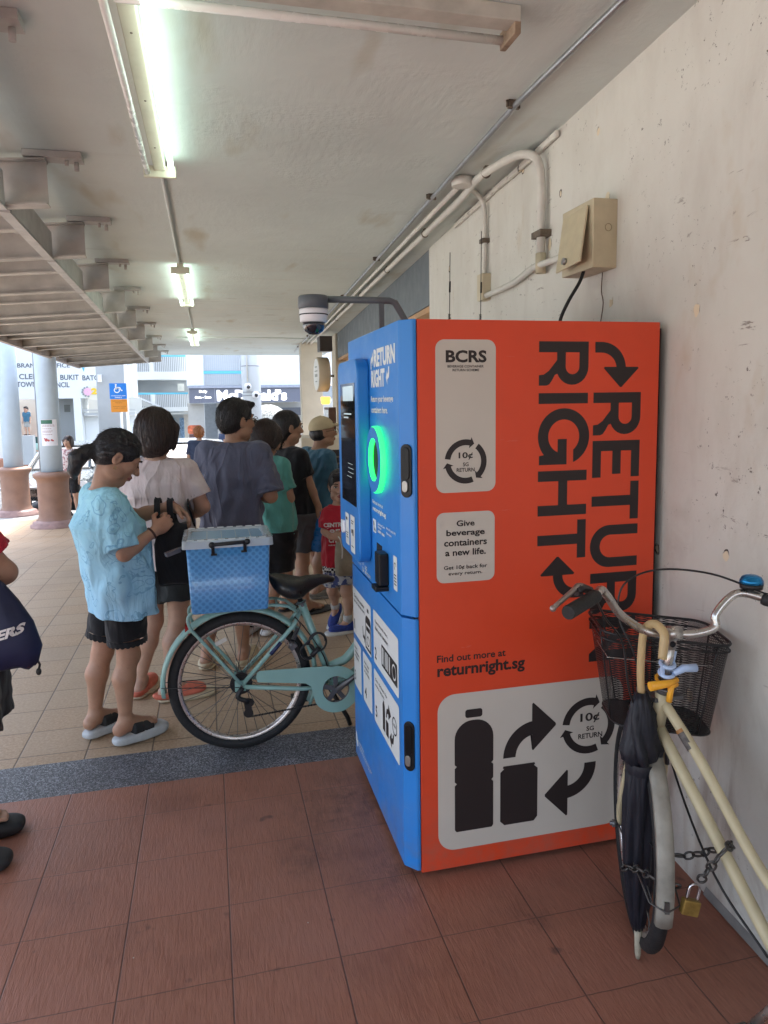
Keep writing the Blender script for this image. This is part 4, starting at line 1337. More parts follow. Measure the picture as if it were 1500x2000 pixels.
# storage box
m_box, n = special('dotted_box_plastic', .28, .5)
X, Y, Z = n.sep()
XY = n.math('ADD', X, Y)
def dots(ox, oz):
    fx = n.math('SUBTRACT', n.math('FRACT', n.math('ADD', n.math('DIVIDE', n.math('ADD', XY, ox), .031), 50)), .5)
    fz = n.math('SUBTRACT', n.math('FRACT', n.math('ADD', n.math('DIVIDE', n.math('ADD', Z, oz), .031), 50)), .5)
    return n.math('SQRT', n.math('ADD', n.math('MULTIPLY', fx, fx), n.math('MULTIPLY', fz, fz)))
dd = n.math('MINIMUM', dots(0, 0), dots(.0155, .0155))
f = n.ramp(dd, .17, .33, 1, 0)
cl = n.mix(n.ramp(n.noise(9, 5, .7), .35, .7), (.075, .29, .60), (.13, .37, .67))
cl = n.mix(n.math('MULTIPLY', f, .7), cl, (.03, .16, .42))
smg = n.ramp(n.noise(14, 6, .7, n.mapped((1, 1, .7))), .58, .7, 0, .5)
cl = n.mix(n.math('MULTIPLY', smg, n.ramp(n.noise(5, 2), .5, .6)), cl, (.45, .66, .82))
n.color(cl)
n.bsdf.inputs['Coat Weight'].default_value = .5
m_clear = mat('clear_lid_plastic', (.74, .78, .79), .22, var=0, alpha=.5, coat=.3)
bx = thing('storage_box', 'blue dotted plastic storage box with clear lid strapped on the bicycle rack', 'storage box', FM(-.04, 0, .717))
def boxring(z, x0, x1, y0, y1, r=.018):
    return [Vector((u, v, z)) for u, v in rrect(x0, x1, y0, y1, r, 4)]
MB().loft([boxring(.718, -.106, .232, 3.215, 3.500), boxring(.722, -.108, .233, 3.213, 3.502), boxring(1.018, -.120, .246, 3.200, 3.514)]).build('tub', m_box, bx)
MB().loft([boxring(.7165, -.104, .230, 3.217, 3.498), boxring(.7178, -.106, .232, 3.215, 3.5)]).build('foot_rim', m_clear, bx)
ld_ = MB().loft([boxring(1.019, -.137, .262, 3.185, 3.530, .02), boxring(1.052, -.135, .260, 3.187, 3.528, .02), boxring(1.055, -.130, .255, 3.192, 3.523, .02), boxring(1.055, -.10, .225, 3.225, 3.49, .02), boxring(1.046, -.095, .22, 3.23, 3.485, .02)], caps=False)
MB().box((-.115, 3.206, 1.0195), (.24, 3.508, 1.0445)).build('inner_tray', mat('tray_blue', (.22, .38, .54), .3, var=0, scale=12), bx)
lid_o = ld_.build('lid', m_clear, bx)
rb = MB()
for k in range(8):
    x = -.115 + k * .045
    rb.box((x, 3.505, 1.0553), (x + .03, 3.52, 1.058))
    rb.box((x, 3.195, 1.0553), (x + .03, 3.205, 1.0575))
for k in range(4):
    rb.box((-.03 + k * .065, 3.24, 1.0447), (-.027 + k * .065, 3.48, 1.0465))
rb.build('lid_ribs', mat('lid_rib', (.70, .73, .73), .3, var=0, alpha=.8), lid_o)
hn = MB()
yh = 3.178
hn.tube([(-.008, yh, 1.035), (.145, yh, 1.042)], .0085, 8)
for x, zt in ((-.008, 1.035), (.145, 1.042)):
    hn.ell((x, yh, zt), (.014, .01, .014)).bar((x + (.004 if x < .05 else -.01), yh, zt), (x + (.004 if x < .05 else -.01), 3.195, zt - .045), .014, .009, up=(0, 1, 0)).cbox((x + (.008 if x < .05 else -.014), 3.199, zt - .047), (.026, .006, .009))
hn.build('carry_handle', m_bkblk, bx)
tl_ = MB().bar((-.15, 3.30, 1.0), (-.21, 3.27, .985), .028, .02).tube([(-.135, 3.31, 1.01), (-.16, 3.30, 1.0)], .006, 6)
tag(tl_.build('clip_light', mat('smoky_plastic', (.10, .09, .10), .2, var=.2, alpha=.9), None, (-.17, 3.28, .98), bevel=.003), 'small smoky plastic bicycle light clipped to the box corner', 'light')

# ---- beige bicycle against the wall
m_bcream = mat('aged_cream_paint', (.47, .41, .26), .38, var=.16, scale=9, bump=.12, bscale=40)
m_bfend = mat('aged_silver_mudguard', (.25, .235, .20), .6, metal=.0, var=.3, scale=12, bump=.15)
bb = thing('bicycle', 'old cream step-through bicycle leaning by the wall with a black mesh basket', 'bicycle', (1.25, 1.6, 0), 'parked bicycles')
dvec = Vector((math.sin(.385), math.cos(.385), 0))
rvec = Vector((dvec.y, -dvec.x, 0))
WC = Vector((1.236, 1.837, 0))
lean = .02
def FW(s, n, z):          # steered front assembly: s forward, n to the right
    p = WC + dvec * s + rvec * n
    return (p.x + lean * z, p.y, z)
wheel(bb, FW, 0, .336, .336, .022, .05)
rings = []
for k in range(20):
    a = R(64 + k * 128 / 19)
    ring = []
    for nn, drr in ((-.024, -.012), (-.021, .0), (-.009, .006), (.009, .006), (.021, .0), (.024, -.012), (.0, .001)):
        rr_ = .352 + drr
        ring.append(Vector(FW(math.cos(a) * rr_, nn, .336 + math.sin(a) * rr_)))
    rings.append(ring)
MB().loft(rings).build('mudguard', m_bfend, bb)
MB().bar(FW(-.35, 0, .33), FW(-.366, 0, .33), .012, .03).tube([FW(0, -.06, .336), FW(-.34, -.038, .325), FW(-.368, 0, .32), FW(-.34, .038, .325), FW(0, .06, .336)], .0025, 6).build('mudguard_stay', m_spoke, bb)
fk = MB()
for s in (-1, 1):
    fk.tube([FW(0, .056 * s, .336), FW(-.01, .058 * s, .40), FW(-.066, .05 * s, .56), FW(-.119, .035 * s, .685)], [.008, .0105, .012, .0125], 10, sub=4)
fk.tube([FW(-.119, -.036, .685), FW(-.122, 0, .702), FW(-.119, .036, .685)], .014, 8)
fk.build('fork', m_bcream, bb)
MB().cyl(FW(0, -.085, .336), FW(0, .085, .336), .007, n=8).cyl(FW(0, -.078, .336), FW(0, -.066, .336), .013, n=6).cyl(FW(0, .066, .336), FW(0, .078, .336), .013, n=6).build('axle_nut', m_cgrey, bb)
HT0, HT1 = Vector(FW(-.126, .010, .705)), Vector(FW(-.172, .014, .842))
hd_ = MB().cyl(HT0, HT1, .0205)
hd_.build('head_tube', m_bcream, bb)
MB().cyl(HT1, HT1 + (HT1 - HT0).normalized() * .012, .026).cyl(HT1 + (HT1 - HT0).normalized() * .013, HT1 + (HT1 - HT0).normalized() * .022, .031).build('headset', m_cgrey, bb)
up = (HT1 - HT0).normalized()
BB_ = Vector((1.262, 1.235, .285))
ft = MB()
ft.tube([HT1 - up * .035, (HT1 - up * .035).lerp(BB_, .30) + Vector((.012, .0, .035)), (HT1).lerp(BB_, .72) + Vector((.02, 0, .055)), BB_ + Vector((.01, -.12, .115))], .0145, 12, sub=5)
ft.tube([HT0 + up * .02, HT0.lerp(BB_, .4) + Vector((0, 0, .012)), HT0.lerp(BB_, .8) + Vector((0, 0, -.0)), BB_], .0165, 12, sub=5)
ft.tube([BB_ + Vector((0, 0, -.0)), BB_ + Vector((.02, -.13, .42))], .018, 12)
for s in (-1, 1):
    ft.tube([BB_ + Vector((.03 * s, 0, 0)), BB_ + Vector((.02 + .06 * s, -.42, .05))], .011, 8)
    ft.tube([BB_ + Vector((.02 + .03 * s, -.12, .38)), BB_ + Vector((.02 + .06 * s, -.42, .05))], .009, 8)
ft.cyl(BB_ + Vector((-.045, 0, 0)), BB_ + Vector((.045, 0, 0)), .024)
ft.build('frame', m_bcream, bb)
# maker's plate sticker on the upper tube
q0 = (HT1 - up * .035).lerp(BB_, .16) + Vector((.006, 0, .018)); q1 = (HT1 - up * .035).lerp(BB_, .235) + Vector((.009, 0, .026))
MB().tube([q0, q1], .0151, 12, caps=False).build('sticker', mat('grey_sticker', (.09, .08, .075), .5, var=.5, scale=90), bb)
MB().tube([q0 + (q0 - q1) * .2, q0], .0151, 12, caps=False).build('sticker', mat('orange_band', (.35, .15, .04), .5, var=.1), bb)
def FR2(s, n, z):
    p = BB_ + Vector((.02, -.42, 0)) + Vector((-.05, .998, 0)) * s + Vector((.998, .05, 0)) * n
    return (p.x, p.y, z)
wheel(bb, FR2, 0, .336, .336, .022, .05)
MB().lathe([(.09, -.003), (.09, .003)], BB_ + Vector((.06, 0, 0)), (1, 0, 0), 30).build('chainring', m_cgrey, bb)
cr = MB().tube([BB_ + Vector((-.05, 0, 0)), BB_ + Vector((-.062, .0, -.02)), BB_ + Vector((-.066, .075, -.145))], [.013, .011, .010], 8)
cr.build('crank_arm', m_alloy, bb)
MB().cyl(BB_ + Vector((-.066, .075, -.145)), BB_ + Vector((-.17, .07, -.145)), .016, n=14).build('pedal', mat('worn_pedal', (.16, .16, .15), .35, metal=.6, var=.3), bb)
sdl = MB()
rings = []
SB = BB_ + Vector((.03, -.17, .55))
for t_, hw, dz in ((-.13, .02, .03), (-.11, .08, .05), (-.05, .1, .06), (.03, .05, .05), (.10, .025, .035), (.13, .006, .015)):
    rings.append([SB + Vector((hw * math.cos(2 * PI * k / 14), t_, dz / 2 * math.sin(2 * PI * k / 14))) for k in range(14)])
sdl.loft(rings).build('saddle', MATS['saddle_vinyl'], bb)
MB().tube([BB_ + Vector((.02, -.13, .40)), SB], .012, 8).build('seat_post', m_alloy, bb)
# stem and swept handlebar
ST = HT1 + up * .022
SC = Vector((1.192, 1.632, 1.018))
MB().tube([ST, ST.lerp(SC, .8)], .0125, 12).tube([ST.lerp(SC, .72), SC + Vector((0, .005, .012))], [.0155, .0185], 12).cyl(SC + rvec * -.024, SC + rvec * .024, .019, n=16).build('stem', m_alloy, bb)
MB().cyl(ST.lerp(SC, .80) + Vector((-.006, -.016, .004)), ST.lerp(SC, .80) + Vector((-.006, -.0185, .004)), .0085, n=14).build('stem_bolt', m_gap, bb)
hbL = [SC, SC - rvec * .05 + Vector((0, 0, -.001)), SC - rvec * .085 + Vector((-.01, 0, .018)), Vector((1.035, 1.64, 1.085)), Vector((.995, 1.63, 1.135)), Vector((.962, 1.61, 1.162)), Vector((.92, 1.567, 1.158)), Vector((.85, 1.52, 1.152))]
hbR = [SC, SC + rvec * .05 + Vector((0, 0, -.001)), SC + rvec * .10 + Vector((.01, 0, .018)), Vector((1.300, 1.60, 1.068)), Vector((1.335, 1.595, 1.112)), Vector((1.365, 1.585, 1.128)), Vector((1.405, 1.56, 1.120)), Vector((1.43, 1.53, 1.110))]
MB().tube(hbL[::-1] + hbR[1:], .0112, 12, sub=5).build('handlebar', m_alloy, bb)
gA, gB = Vector((.925, 1.57, 1.159)), Vector((.806, 1.492, 1.148))
gm = MB()
npt = 24
gm.tube([gA.lerp(gB, k / npt) for k in range(npt + 1)], [.0165 + (.0014 if k % 2 else 0) for k in range(npt + 1)], 14)
gm.build('grip', mat('grip_rubber', (.016, .016, .017), .6, var=.2, scale=60), bb)
MB().ring(gB + (gA - gB).normalized() * .004, (gB - gA), .0145, .0016, 24, 6).build('grip_ring', m_alloy, bb)
gC, gD = Vector((1.408, 1.555, 1.118)), Vector((1.47, 1.45, 1.09))
MB().tube([gC.lerp(gD, k / 14) for k in range(15)], [.0165 + (.0014 if k % 2 else 0) for k in range(15)], 14).build('grip', MATS['grip_rubber'], bb)
lv = MB().tube([Vector((.93, 1.60, 1.162)), Vector((.89, 1.59, 1.182)), Vector((.86, 1.57, 1.176)), Vector((.777, 1.51, 1.157))], [.009, .009, .007, .006], 8, sub=4).ell((.776, 1.509, 1.1565), .008)
lv.build('brake_lever', mat('lever_alloy', (.30, .25, .23), .35, metal=.7, var=.2), bb)
MB().tube([Vector((.925, 1.60, 1.165)), Vector((.90, 1.59, 1.176)), Vector((.872, 1.575, 1.172))], .011, 10).build('lever_clamp', mat('lever_black', (.03, .022, .022), .4), bb)
c_ = MB().tube([Vector((1.44, 1.58, 1.12)), Vector((1.33, 1.66, 1.165)), Vector((1.20, 1.72, 1.172)), Vector((1.11, 1.74, 1.13)), Vector((1.095, 1.735, 1.04)), Vector((1.12, 1.70, .95)), Vector((1.165, 1.70, .80))], .003, 6, sub=7)
c_.build('brake_cable', m_bkblk, bb)
c_ = MB().tube([Vector((.935, 1.60, 1.155)), Vector((1.02, 1.68, 1.06)), Vector((1.085, 1.70, .98)), Vector((1.10, 1.69, .86)), Vector((1.14, 1.70, .76))], .003, 6, sub=6)
c_.build('brake_cable', m_bkblk, bb)
c_ = MB().tube([HT0 + Vector((.05, .03, .0)), HT0 + Vector((.045, -.03, -.13)), HT0.lerp(BB_, .5) + Vector((-.012, .0, -.075)), HT0.lerp(BB_, .85) + Vector((-.01, 0, -.03))], .0035, 6, sub=6)
c_.build('gear_cable', m_bkblk, bb)
MB().cbox(FW(-.145, .0, .675), (.045, .03, .045)).tube([FW(-.14, -.035, .685), FW(-.14, -.04, .61)], .007, 6).tube([FW(-.14, .035, .685), FW(-.14, .04, .61)], .007, 6).build('brake_caliper', m_cgrey, bb)
# bell
bl = MB().lathe([(.0, .026), (.014, .0255), (.024, .021), (.029, .012), (.030, .004)], (1.385, 1.572, 1.153), n=28)
bo = bl.build('bell', mat('bell_blue', (.02, .22, .48), .2, metal=.7, var=.05), bb)
MB().lathe([(.028, -.010), (.0295, .003)], (1.385, 1.572, 1.153), n=28).tube([(1.385, 1.572, 1.145), (1.388, 1.585, 1.126)], .010, 8).build('bell_base', m_bkblk, bo)

# mesh basket
m_mesh, n = special('basket_mesh', .45, .4)
n.bsdf.inputs['Base Color'].default_value = (.010, .010, .011, 1)
uvn = n.new('UVMap')
us = n.sep(uvn.outputs[0])
def hexdots(ox):
    fx = n.math('SUBTRACT', n.math('FRACT', n.math('ADD', n.math('DIVIDE', us[0], .0098), ox)), .5)
    fy = n.math('SUBTRACT', n.math('FRACT', n.math('ADD', n.math('DIVIDE', us[1], .0098), ox)), .5)
    return n.math('MAXIMUM', n.math('ABSOLUTE', fx), n.math('ABSOLUTE', fy))
dd = n.math('MINIMUM', hexdots(20.0), hexdots(20.5))
fx = n.math('SUBTRACT', n.math('FRACT', n.math('ADD', n.math('DIVIDE', n.math('ADD', us[0], us[1]), .0075), 40)), .5)
fy = n.math('SUBTRACT', n.math('FRACT', n.math('ADD', n.math('DIVIDE', n.math('SUBTRACT', us[0], us[1]), .0075), 40)), .5)
dq = n.math('MAXIMUM', n.math('ABSOLUTE', fx), n.math('ABSOLUTE', fy))
hole_ = n.math('LESS_THAN', dq, .33)
n.link(n.math('SUBTRACT', 1.0, hole_), n.bsdf.inputs['Alpha'])
BC, hr, hdp = Vector((1.312, 1.885, 0)), .188, .125
bdv = Vector((.31, .95, 0)).normalized(); brv = Vector((bdv.y, -bdv.x, 0))
def bk_ring(z, cs_, sr, sd_, n_=8):
    c = BC + bdv * cs_
    return [c + brv * u + bdv * v + Vector((lean * z * .5, 0, z - .02 * u / .2)) for u, v in rrect(-sr, sr, -sd_, sd_, .05, n_)]
rings = [bk_ring(.945 - k * .057, -.002 * k, hr - .0085 * k, hdp - .005 * k) for k in range(6)]
bkm = MB().loft(rings, caps=False)
bo = bkm.build('basket', m_mesh, bb)
me = bo.data
uv = me.uv_layers.new(name='UVMap')
nr = len(rings[0])
for p in me.polygons:
    for li in p.loop_indices:
        vi = me.loops[li].vertex_index
        j, i = divmod(vi, nr)
        frac = i / nr
        if i == 0 and any(me.loops[l2].vertex_index % nr == nr - 1 for l2 in p.loop_indices):
            frac = 1.0
        uv.data[li].uv = (frac * 1.2, j * .058)
bt = MB().add(rings[-1], [tuple(range(nr))])
b2 = bt.build('basket_floor', m_bkblk, bb)
rm = MB().tube(rings[0], .0045, 8, closed=True)
rm.tube([p + Vector((0, 0, -.022)) for p in rings[0]], .003, 6, closed=True)
rm.tube(rings[-1], .004, 6, closed=True)
for k in range(0, nr, 9):
    rm.tube([r_[k] for r_ in rings], .003, 6)
rm.build('basket_rim', m_bkblk, bb)
MB().cbox(HT1 + dvec * .05 + Vector((0, 0, -.03)), (.09, .09, .012)).build('basket_bracket', m_cgrey, bb)
tw = MB().tube([rings[1][14] + Vector((-.01, -.01, 0)), rings[1][20] + Vector((-.006, -.012, -.01)), rings[1][24] + Vector((0, -.012, -.012)), rings[1][27] + Vector((0, -.01, -.005))], .0012, 5, sub=4)
tw.build('wire_tie', m_alloy, bb)

# umbrella hooked over the handlebar
um = thing('umbrella', 'long furled navy umbrella with a pale wooden crook hooked over the handlebar', 'umbrella', (1.165, 1.70, 0))
m_navy = mat('navy_cloth', (.010, .011, .018), .5, var=.25, scale=14, bump=.25, bscale=60)
m_wood = mat('pale_wood', (.52, .38, .19), .4, var=.12, scale=12)
ub, ut = Vector((1.168, 1.712, .005)), Vector((1.142, 1.69, .835))
def ua(t): return ub.lerp(ut, t)
MB().tube([ub, ua(.02), ua(.125)], [.006, .009, .0115], 10).build('tip', mat('worn_tip', (.36, .32, .24), .55, var=.2, scale=40), um)
rings = []
rr = random.Random(4)
prof = [(.115, .013), (.14, .020), (.22, .031), (.35, .039), (.5, .043), (.62, .043), (.71, .039), (.735, .034), (.75, .036), (.765, .048), (.80, .052), (.83, .044), (.87, .040), (.92, .033), (.96, .025), (1.0, .016)]
for t, r_ in prof:
    c = ua(t)
    ring = []
    for k in range(96):
        a = 2 * PI * k / 96
        tw_ = t * 5.0
        pl_ = abs(math.sin(4 * (a + tw_)))
        rad = 1.14 * r_ * (.66 + .40 * pl_ ** .7 + (.16 * math.sin(5 * a + t * 30) if .745 < t < .93 else 0))
        ring.append(c + Vector((rad * math.cos(a), rad * math.sin(a) * .8, 0)))
    rings.append(ring)
MB().loft(rings).build('canopy', m_navy, um)
c = ua(.735)
MB().lathe([(.040, -.016), (.0415, -.01), (.0415, .01), (.040, .016)], c, ut - ub, 28, caps=False).build('strap', m_navy, um)
hk0 = ua(1.0)
MB().tube([hk0, Vector((1.135, 1.686, .90)), Vector((1.134, 1.680, .985)), Vector((1.135, 1.672, 1.02)), Vector((1.140, 1.655, 1.040)), Vector((1.147, 1.635, 1.044)), Vector((1.148, 1.606, 1.030)), Vector((1.143, 1.598, 1.00)), Vector((1.137, 1.594, .965))], [.0105, .0105, .0105, .011, .0115, .012, .012, .0122, .0115], 12, sub=5).build('crook_handle', m_wood, um)

# clothes pegs on the stem
m_pegb = mat('pale_blue_peg', (.42, .55, .78), .4, var=.04)
m_pegy = mat('orange_peg', (.80, .38, .03), .4, var=.06)
p1 = ST.lerp(SC, .30)
pg = thing('clothes_peg', 'pale blue plastic peg clamped round the handlebar stem', 'peg', p1)
MB().ring(p1 + Vector((0, 0, .014)), up, .018, .0055, 24, 8).ring(p1 + Vector((-.002, 0, -.012)), up, .018, .0055, 24, 8).bar(p1 + Vector((-.018, -.004, -.014)), p1 + Vector((-.018, -.004, .016)), .008, .01, up=(0, 1, 0)).build('jaws', m_pegb, pg)
MB().tube([p1 + Vector((.012, -.012, -.01)), p1 + Vector((.038, -.018, .004)), p1 + Vector((.075, -.02, .002))], [.008, .011, .012], 10).tube([p1 + Vector((.014, .0, .016)), p1 + Vector((.022, .0, .048))], [.007, .006], 8).build('arms', m_pegb, pg)
p2 = ST.lerp(SC, .03)
pg = thing('clothes_peg', 'orange plastic peg clipped below the blue peg on the stem', 'peg', p2)
MB().tube([p2 + Vector((.02, -.022, .014)), p2 + Vector((-.01, -.028, .008)), p2 + Vector((-.065, -.024, .004))], [.008, .010, .013], 10).build('arms', m_pegy, pg)
MB().tube([p2 + Vector((.02, -.02, .0)), p2 + Vector((-.002, -.028, -.002)), p2 + Vector((-.006, -.026, -.045))], [.008, .009, .008], 8).ring(p2 + Vector((0, 0, .008)), up, .024, .005, 22, 6).build('jaws', m_pegy, pg)

# chain and padlock
chn = thing('chain', 'dark steel link chain looped round the frame tube and front wheel', 'chain', (1.2, 1.7, .2))
m_link = mat('chain_steel', (.09, .085, .08), .4, metal=.75, var=.3, scale=40)
def chain(pts, L=.030, r=.0032):
    path = catmull(pts, 12)
    ds = [0]
    for a, b in zip(path, path[1:]):
        ds.append(ds[-1] + (b - a).length)
    nl = int(ds[-1] / L)
    def at(d):
        for i in range(len(ds) - 1):
            if ds[i + 1] >= d:
                return path[i].lerp(path[i + 1], (d - ds[i]) / max(1e-9, ds[i + 1] - ds[i]))
        return path[-1]
    for k in range(nl):
        a, b = at(k * L), at(k * L + L)
        t = (b - a).normalized()
        s = t.orthogonal().normalized()
        if k % 2: s = t.cross(s)
        mid = (a + b) / 2
        h, w_ = L * .46, L * .24
        loop = [mid + t * (h * math.cos(R(q))) * 1.25 + s * (w_ * math.sin(R(q)) * (1.35 if abs(math.cos(R(q))) < .8 else 1)) for q in range(0, 360, 24)]
        MB().tube(loop, r, 6, closed=True).build('link', m_link, chn)
lp0 = Vector((1.262, 1.45, .285))
chain([(1.112, 1.715, .30), (1.112, 1.64, .345), (1.108, 1.565, .370), (1.134, 1.53, .365), (1.158, 1.505, .385)])
chain([(1.20, 1.66, .365), (1.25, 1.62, .373), (1.275, 1.55, .43), (1.268, 1.47, .50), (1.215, 1.43, .52), (1.196, 1.455, .46), (1.192, 1.49, .395)])
pk = thing('padlock', 'brass padlock with a steel shackle hanging from the chain', 'padlock', (1.174, 1.5, .30))
Mx = Matrix.Rotation(R(14), 3, 'Y') @ Matrix.Rotation(R(-12), 3, 'Z')
pcen = Vector((1.172, 1.497, .325))
MB().cbox(pcen, (.046, .021, .040), Mx).build('body', mat('aged_brass', (.34, .22, .06), .42, metal=.6, var=.25, scale=40), pk, bevel=.004)
sh_ = [Mx @ Vector(p) + pcen for p in ((-.014, 0, .018), (-.014, 0, .047), (-.010, 0, .058), (0, 0, .062), (.010, 0, .058), (.014, 0, .047), (.014, 0, .018))]
MB().tube(sh_, .0036, 8, sub=4).build('shackle', mat('shackle_steel', (.6, .58, .6), .2, metal=.95, var=.05), pk)
bt_ = MB().tube([(1.412, 1.97, .012), (1.44, 1.95, .02)], .006, 8)
tag(bt_.build('wood_stub', m_wood, None, (1.42, 1.96, 0)), 'small pale wooden stub lying at the foot of the wall', 'stick')
# ------------------------------------------------------------------ people: one smooth surface per body, grown from a distance field
class Field:
    def __init__(s, lo, hi, h):
        s.h = h
        s.lo = np.array(lo, float)
        n = np.ceil((np.array(hi, float) - s.lo) / h).astype(int) + 1
        s.n = n
        s.d = np.full(n, 1.0, np.float32)
        s.ax = [(s.lo[i] + np.arange(n[i]) * h).astype(np.float32) for i in range(3)]
    def sub(s, lo, hi):
        a = np.maximum(0, np.floor((np.array(lo) - s.lo) / s.h).astype(int))
        b = np.minimum(s.n, np.ceil((np.array(hi) - s.lo) / s.h).astype(int) + 1)
        if (b <= a).any():
            return None, None
        sl = tuple(slice(a[i], b[i]) for i in range(3))
        return sl, (s.ax[0][sl[0]][:, None, None], s.ax[1][sl[1]][None, :, None], s.ax[2][sl[2]][None, None, :])
    def put(s, sl, d, k, op='add'):
        a = s.d[sl]
        if op == 'cut':                       # smooth subtraction
            d = -d
            if k <= 0:
                s.d[sl] = np.maximum(a, d)
            else:
                hh = np.clip(.5 - .5 * (a - d) / k, 0, 1)
                s.d[sl] = a * (1 - hh) + d * hh + k * hh * (1 - hh)
            return
        if k <= 0:
            s.d[sl] = np.minimum(a, d)
        else:
            hh = np.clip(.5 + .5 * (a - d) / k, 0, 1)
            s.d[sl] = a * (1 - hh) + d * hh - k * hh * (1 - hh)
    def cap(s, a, b, ra, rb=None, k=.02, op='add', clip=None):
        rb = ra if rb is None else rb
        a, b = np.array(a, float), np.array(b, float)
        m = max(ra, rb) + k + 3 * s.h
        sl, P = s.sub(np.minimum(a, b) - m, np.maximum(a, b) + m)
        if sl is None: return s
        ab = b - a
        L2 = max(1e-9, ab @ ab)
        t = np.clip(((P[0] - a[0]) * ab[0] + (P[1] - a[1]) * ab[1] + (P[2] - a[2]) * ab[2]) / L2, 0, 1)
        d = np.sqrt((P[0] - a[0] - t * ab[0]) ** 2 + (P[1] - a[1] - t * ab[1]) ** 2 + (P[2] - a[2] - t * ab[2]) ** 2) - (ra + (rb - ra) * t)
        if clip is not None:
            p, n_ = clip
            d = np.maximum(d, ((P[0] - p[0]) * n_[0] + (P[1] - p[1]) * n_[1] + (P[2] - p[2]) * n_[2])).astype(np.float32)
        s.put(sl, d, k, op)
        return s
    def ell(s, c, r, axes=None, k=.02, op='add', pw=None):
        c, r = np.array(c, float), np.array(r, float)
        m = max(r) + k + 3 * s.h
        sl, P = s.sub(c - m, c + m)
        if sl is None: return s
        if axes is None: axes = np.eye(3)
        q = [((P[0] - c[0]) * ax[0] + (P[1] - c[1]) * ax[1] + (P[2] - c[2]) * ax[2]) for ax in np.array(axes, float)]
        if pw:
            k0 = (sum(np.abs(q[i] / r[i]) ** pw for i in range(3))) ** (1 / pw)
            d = (k0 - 1) * min(r)
        else:
            k0 = np.sqrt(sum((q[i] / r[i]) ** 2 for i in range(3)))
            k1 = np.sqrt(sum((q[i] / r[i] ** 2) ** 2 for i in range(3))) + 1e-6
            d = k0 * (k0 - 1) / k1
        s.put(sl, d.astype(np.float32), k, op)
        return s
    def loft(s, rings, across, fwd, k=.03, pw=2.4, zlo=None, zhi=None, fold=None):
        """rings: (z, cx, cy, half_across, half_depth), sorted by z"""
        rings = sorted(rings)
        zz = [r[0] for r in rings]
        rm = max(max(r[3], r[4]) for r in rings) + k + .03
        xs = [r[1] for r in rings]; ys_ = [r[2] for r in rings]
        sl, P = s.sub((min(xs) - rm, min(ys_) - rm, zz[0] - k - .03), (max(xs) + rm, max(ys_) + rm, zz[-1] + k + .03))
        if sl is None: return s
        z = P[2]
        I = lambda j: np.interp(z, zz, [r[j] for r in rings]).astype(np.float32)
        dx, dy = P[0] - I(1), P[1] - I(2)
        u = dx * across[0] + dy * across[1]
        v = dx * fwd[0] + dy * fwd[1]
        a, b = I(3), I(4)
        q = (np.abs(u / a) ** pw + np.abs(v / b) ** pw) ** (1 / pw)
        d = (q - 1) * np.minimum(a, b)
        if fold is not None:
            d = d + fold(np.arctan2(v / b, u / a), z)
        d = np.maximum(d, np.maximum(z - zz[-1], zz[0] - z))
        s.put(sl, d.astype(np.float32), k)
        return s
    def plane_cut(s, p, nrm, lo=None, hi=None):
        """removes what lies on the side nrm points to"""
        lo = s.lo if lo is None else lo
        hi = s.lo + s.n * s.h if hi is None else hi
        sl, P = s.sub(lo, hi)
        if sl is None: return s
        d = (P[0] - p[0]) * nrm[0] + (P[1] - p[1]) * nrm[1] + (P[2] - p[2]) * nrm[2]
        s.d[sl] = np.maximum(s.d[sl], d.astype(np.float32))
        return s
    def ripple(s, amp, wl, seed, warp=.03, zlo=None, zhi=None):
        rg = np.random.RandomState(seed)
        P = (s.ax[0][:, None, None], s.ax[1][None, :, None], s.ax[2][None, None, :])
        near = np.abs(s.d) < .05
        if not near.any(): return s
        i, j, k = np.nonzero(near)
        X, Y, Z = s.ax[0][i], s.ax[1][j], s.ax[2][k]
        tot = 0
        for q in range(5):
            dv = rg.normal(size=3); dv[2] *= .6; dv /= np.linalg.norm(dv)
            ph = rg.uniform(0, 6.28)
            w = wl * rg.uniform(.6, 1.6)
            wv = warp * np.sin((X * rg.normal() + Y * rg.normal() + Z * rg.normal()) * 9 + ph)
            tot = tot + np.sin((X * dv[0] + Y * dv[1] + Z * dv[2] + wv) * 6.283 / w + ph)
        wgt = 1.0
        if zlo is not None:
            wgt = np.clip((zhi - Z) / (zhi - zlo), 0, 1)
        s.d[i, j, k] += (amp * tot / 2.2 * wgt).astype(np.float32)
        return s
    def streaks(s, c, axes, amp, freq, seed=1):
        i, j, k = np.nonzero(np.abs(s.d) < .03)
        if not len(i): return s
        q = np.stack([s.ax[0][i] - c[0], s.ax[1][j] - c[1], s.ax[2][k] - c[2]])
        A_ = np.array(axes, float) @ q
        ang = np.arctan2(A_[0], A_[1])
        s.d[i, j, k] += (amp * (np.sin(ang * freq + 3 * np.sin(A_[2] * 25 + seed)) + .6 * np.sin(ang * freq * 2.3 + A_[2] * 40 + seed))).astype(np.float32)
        return s
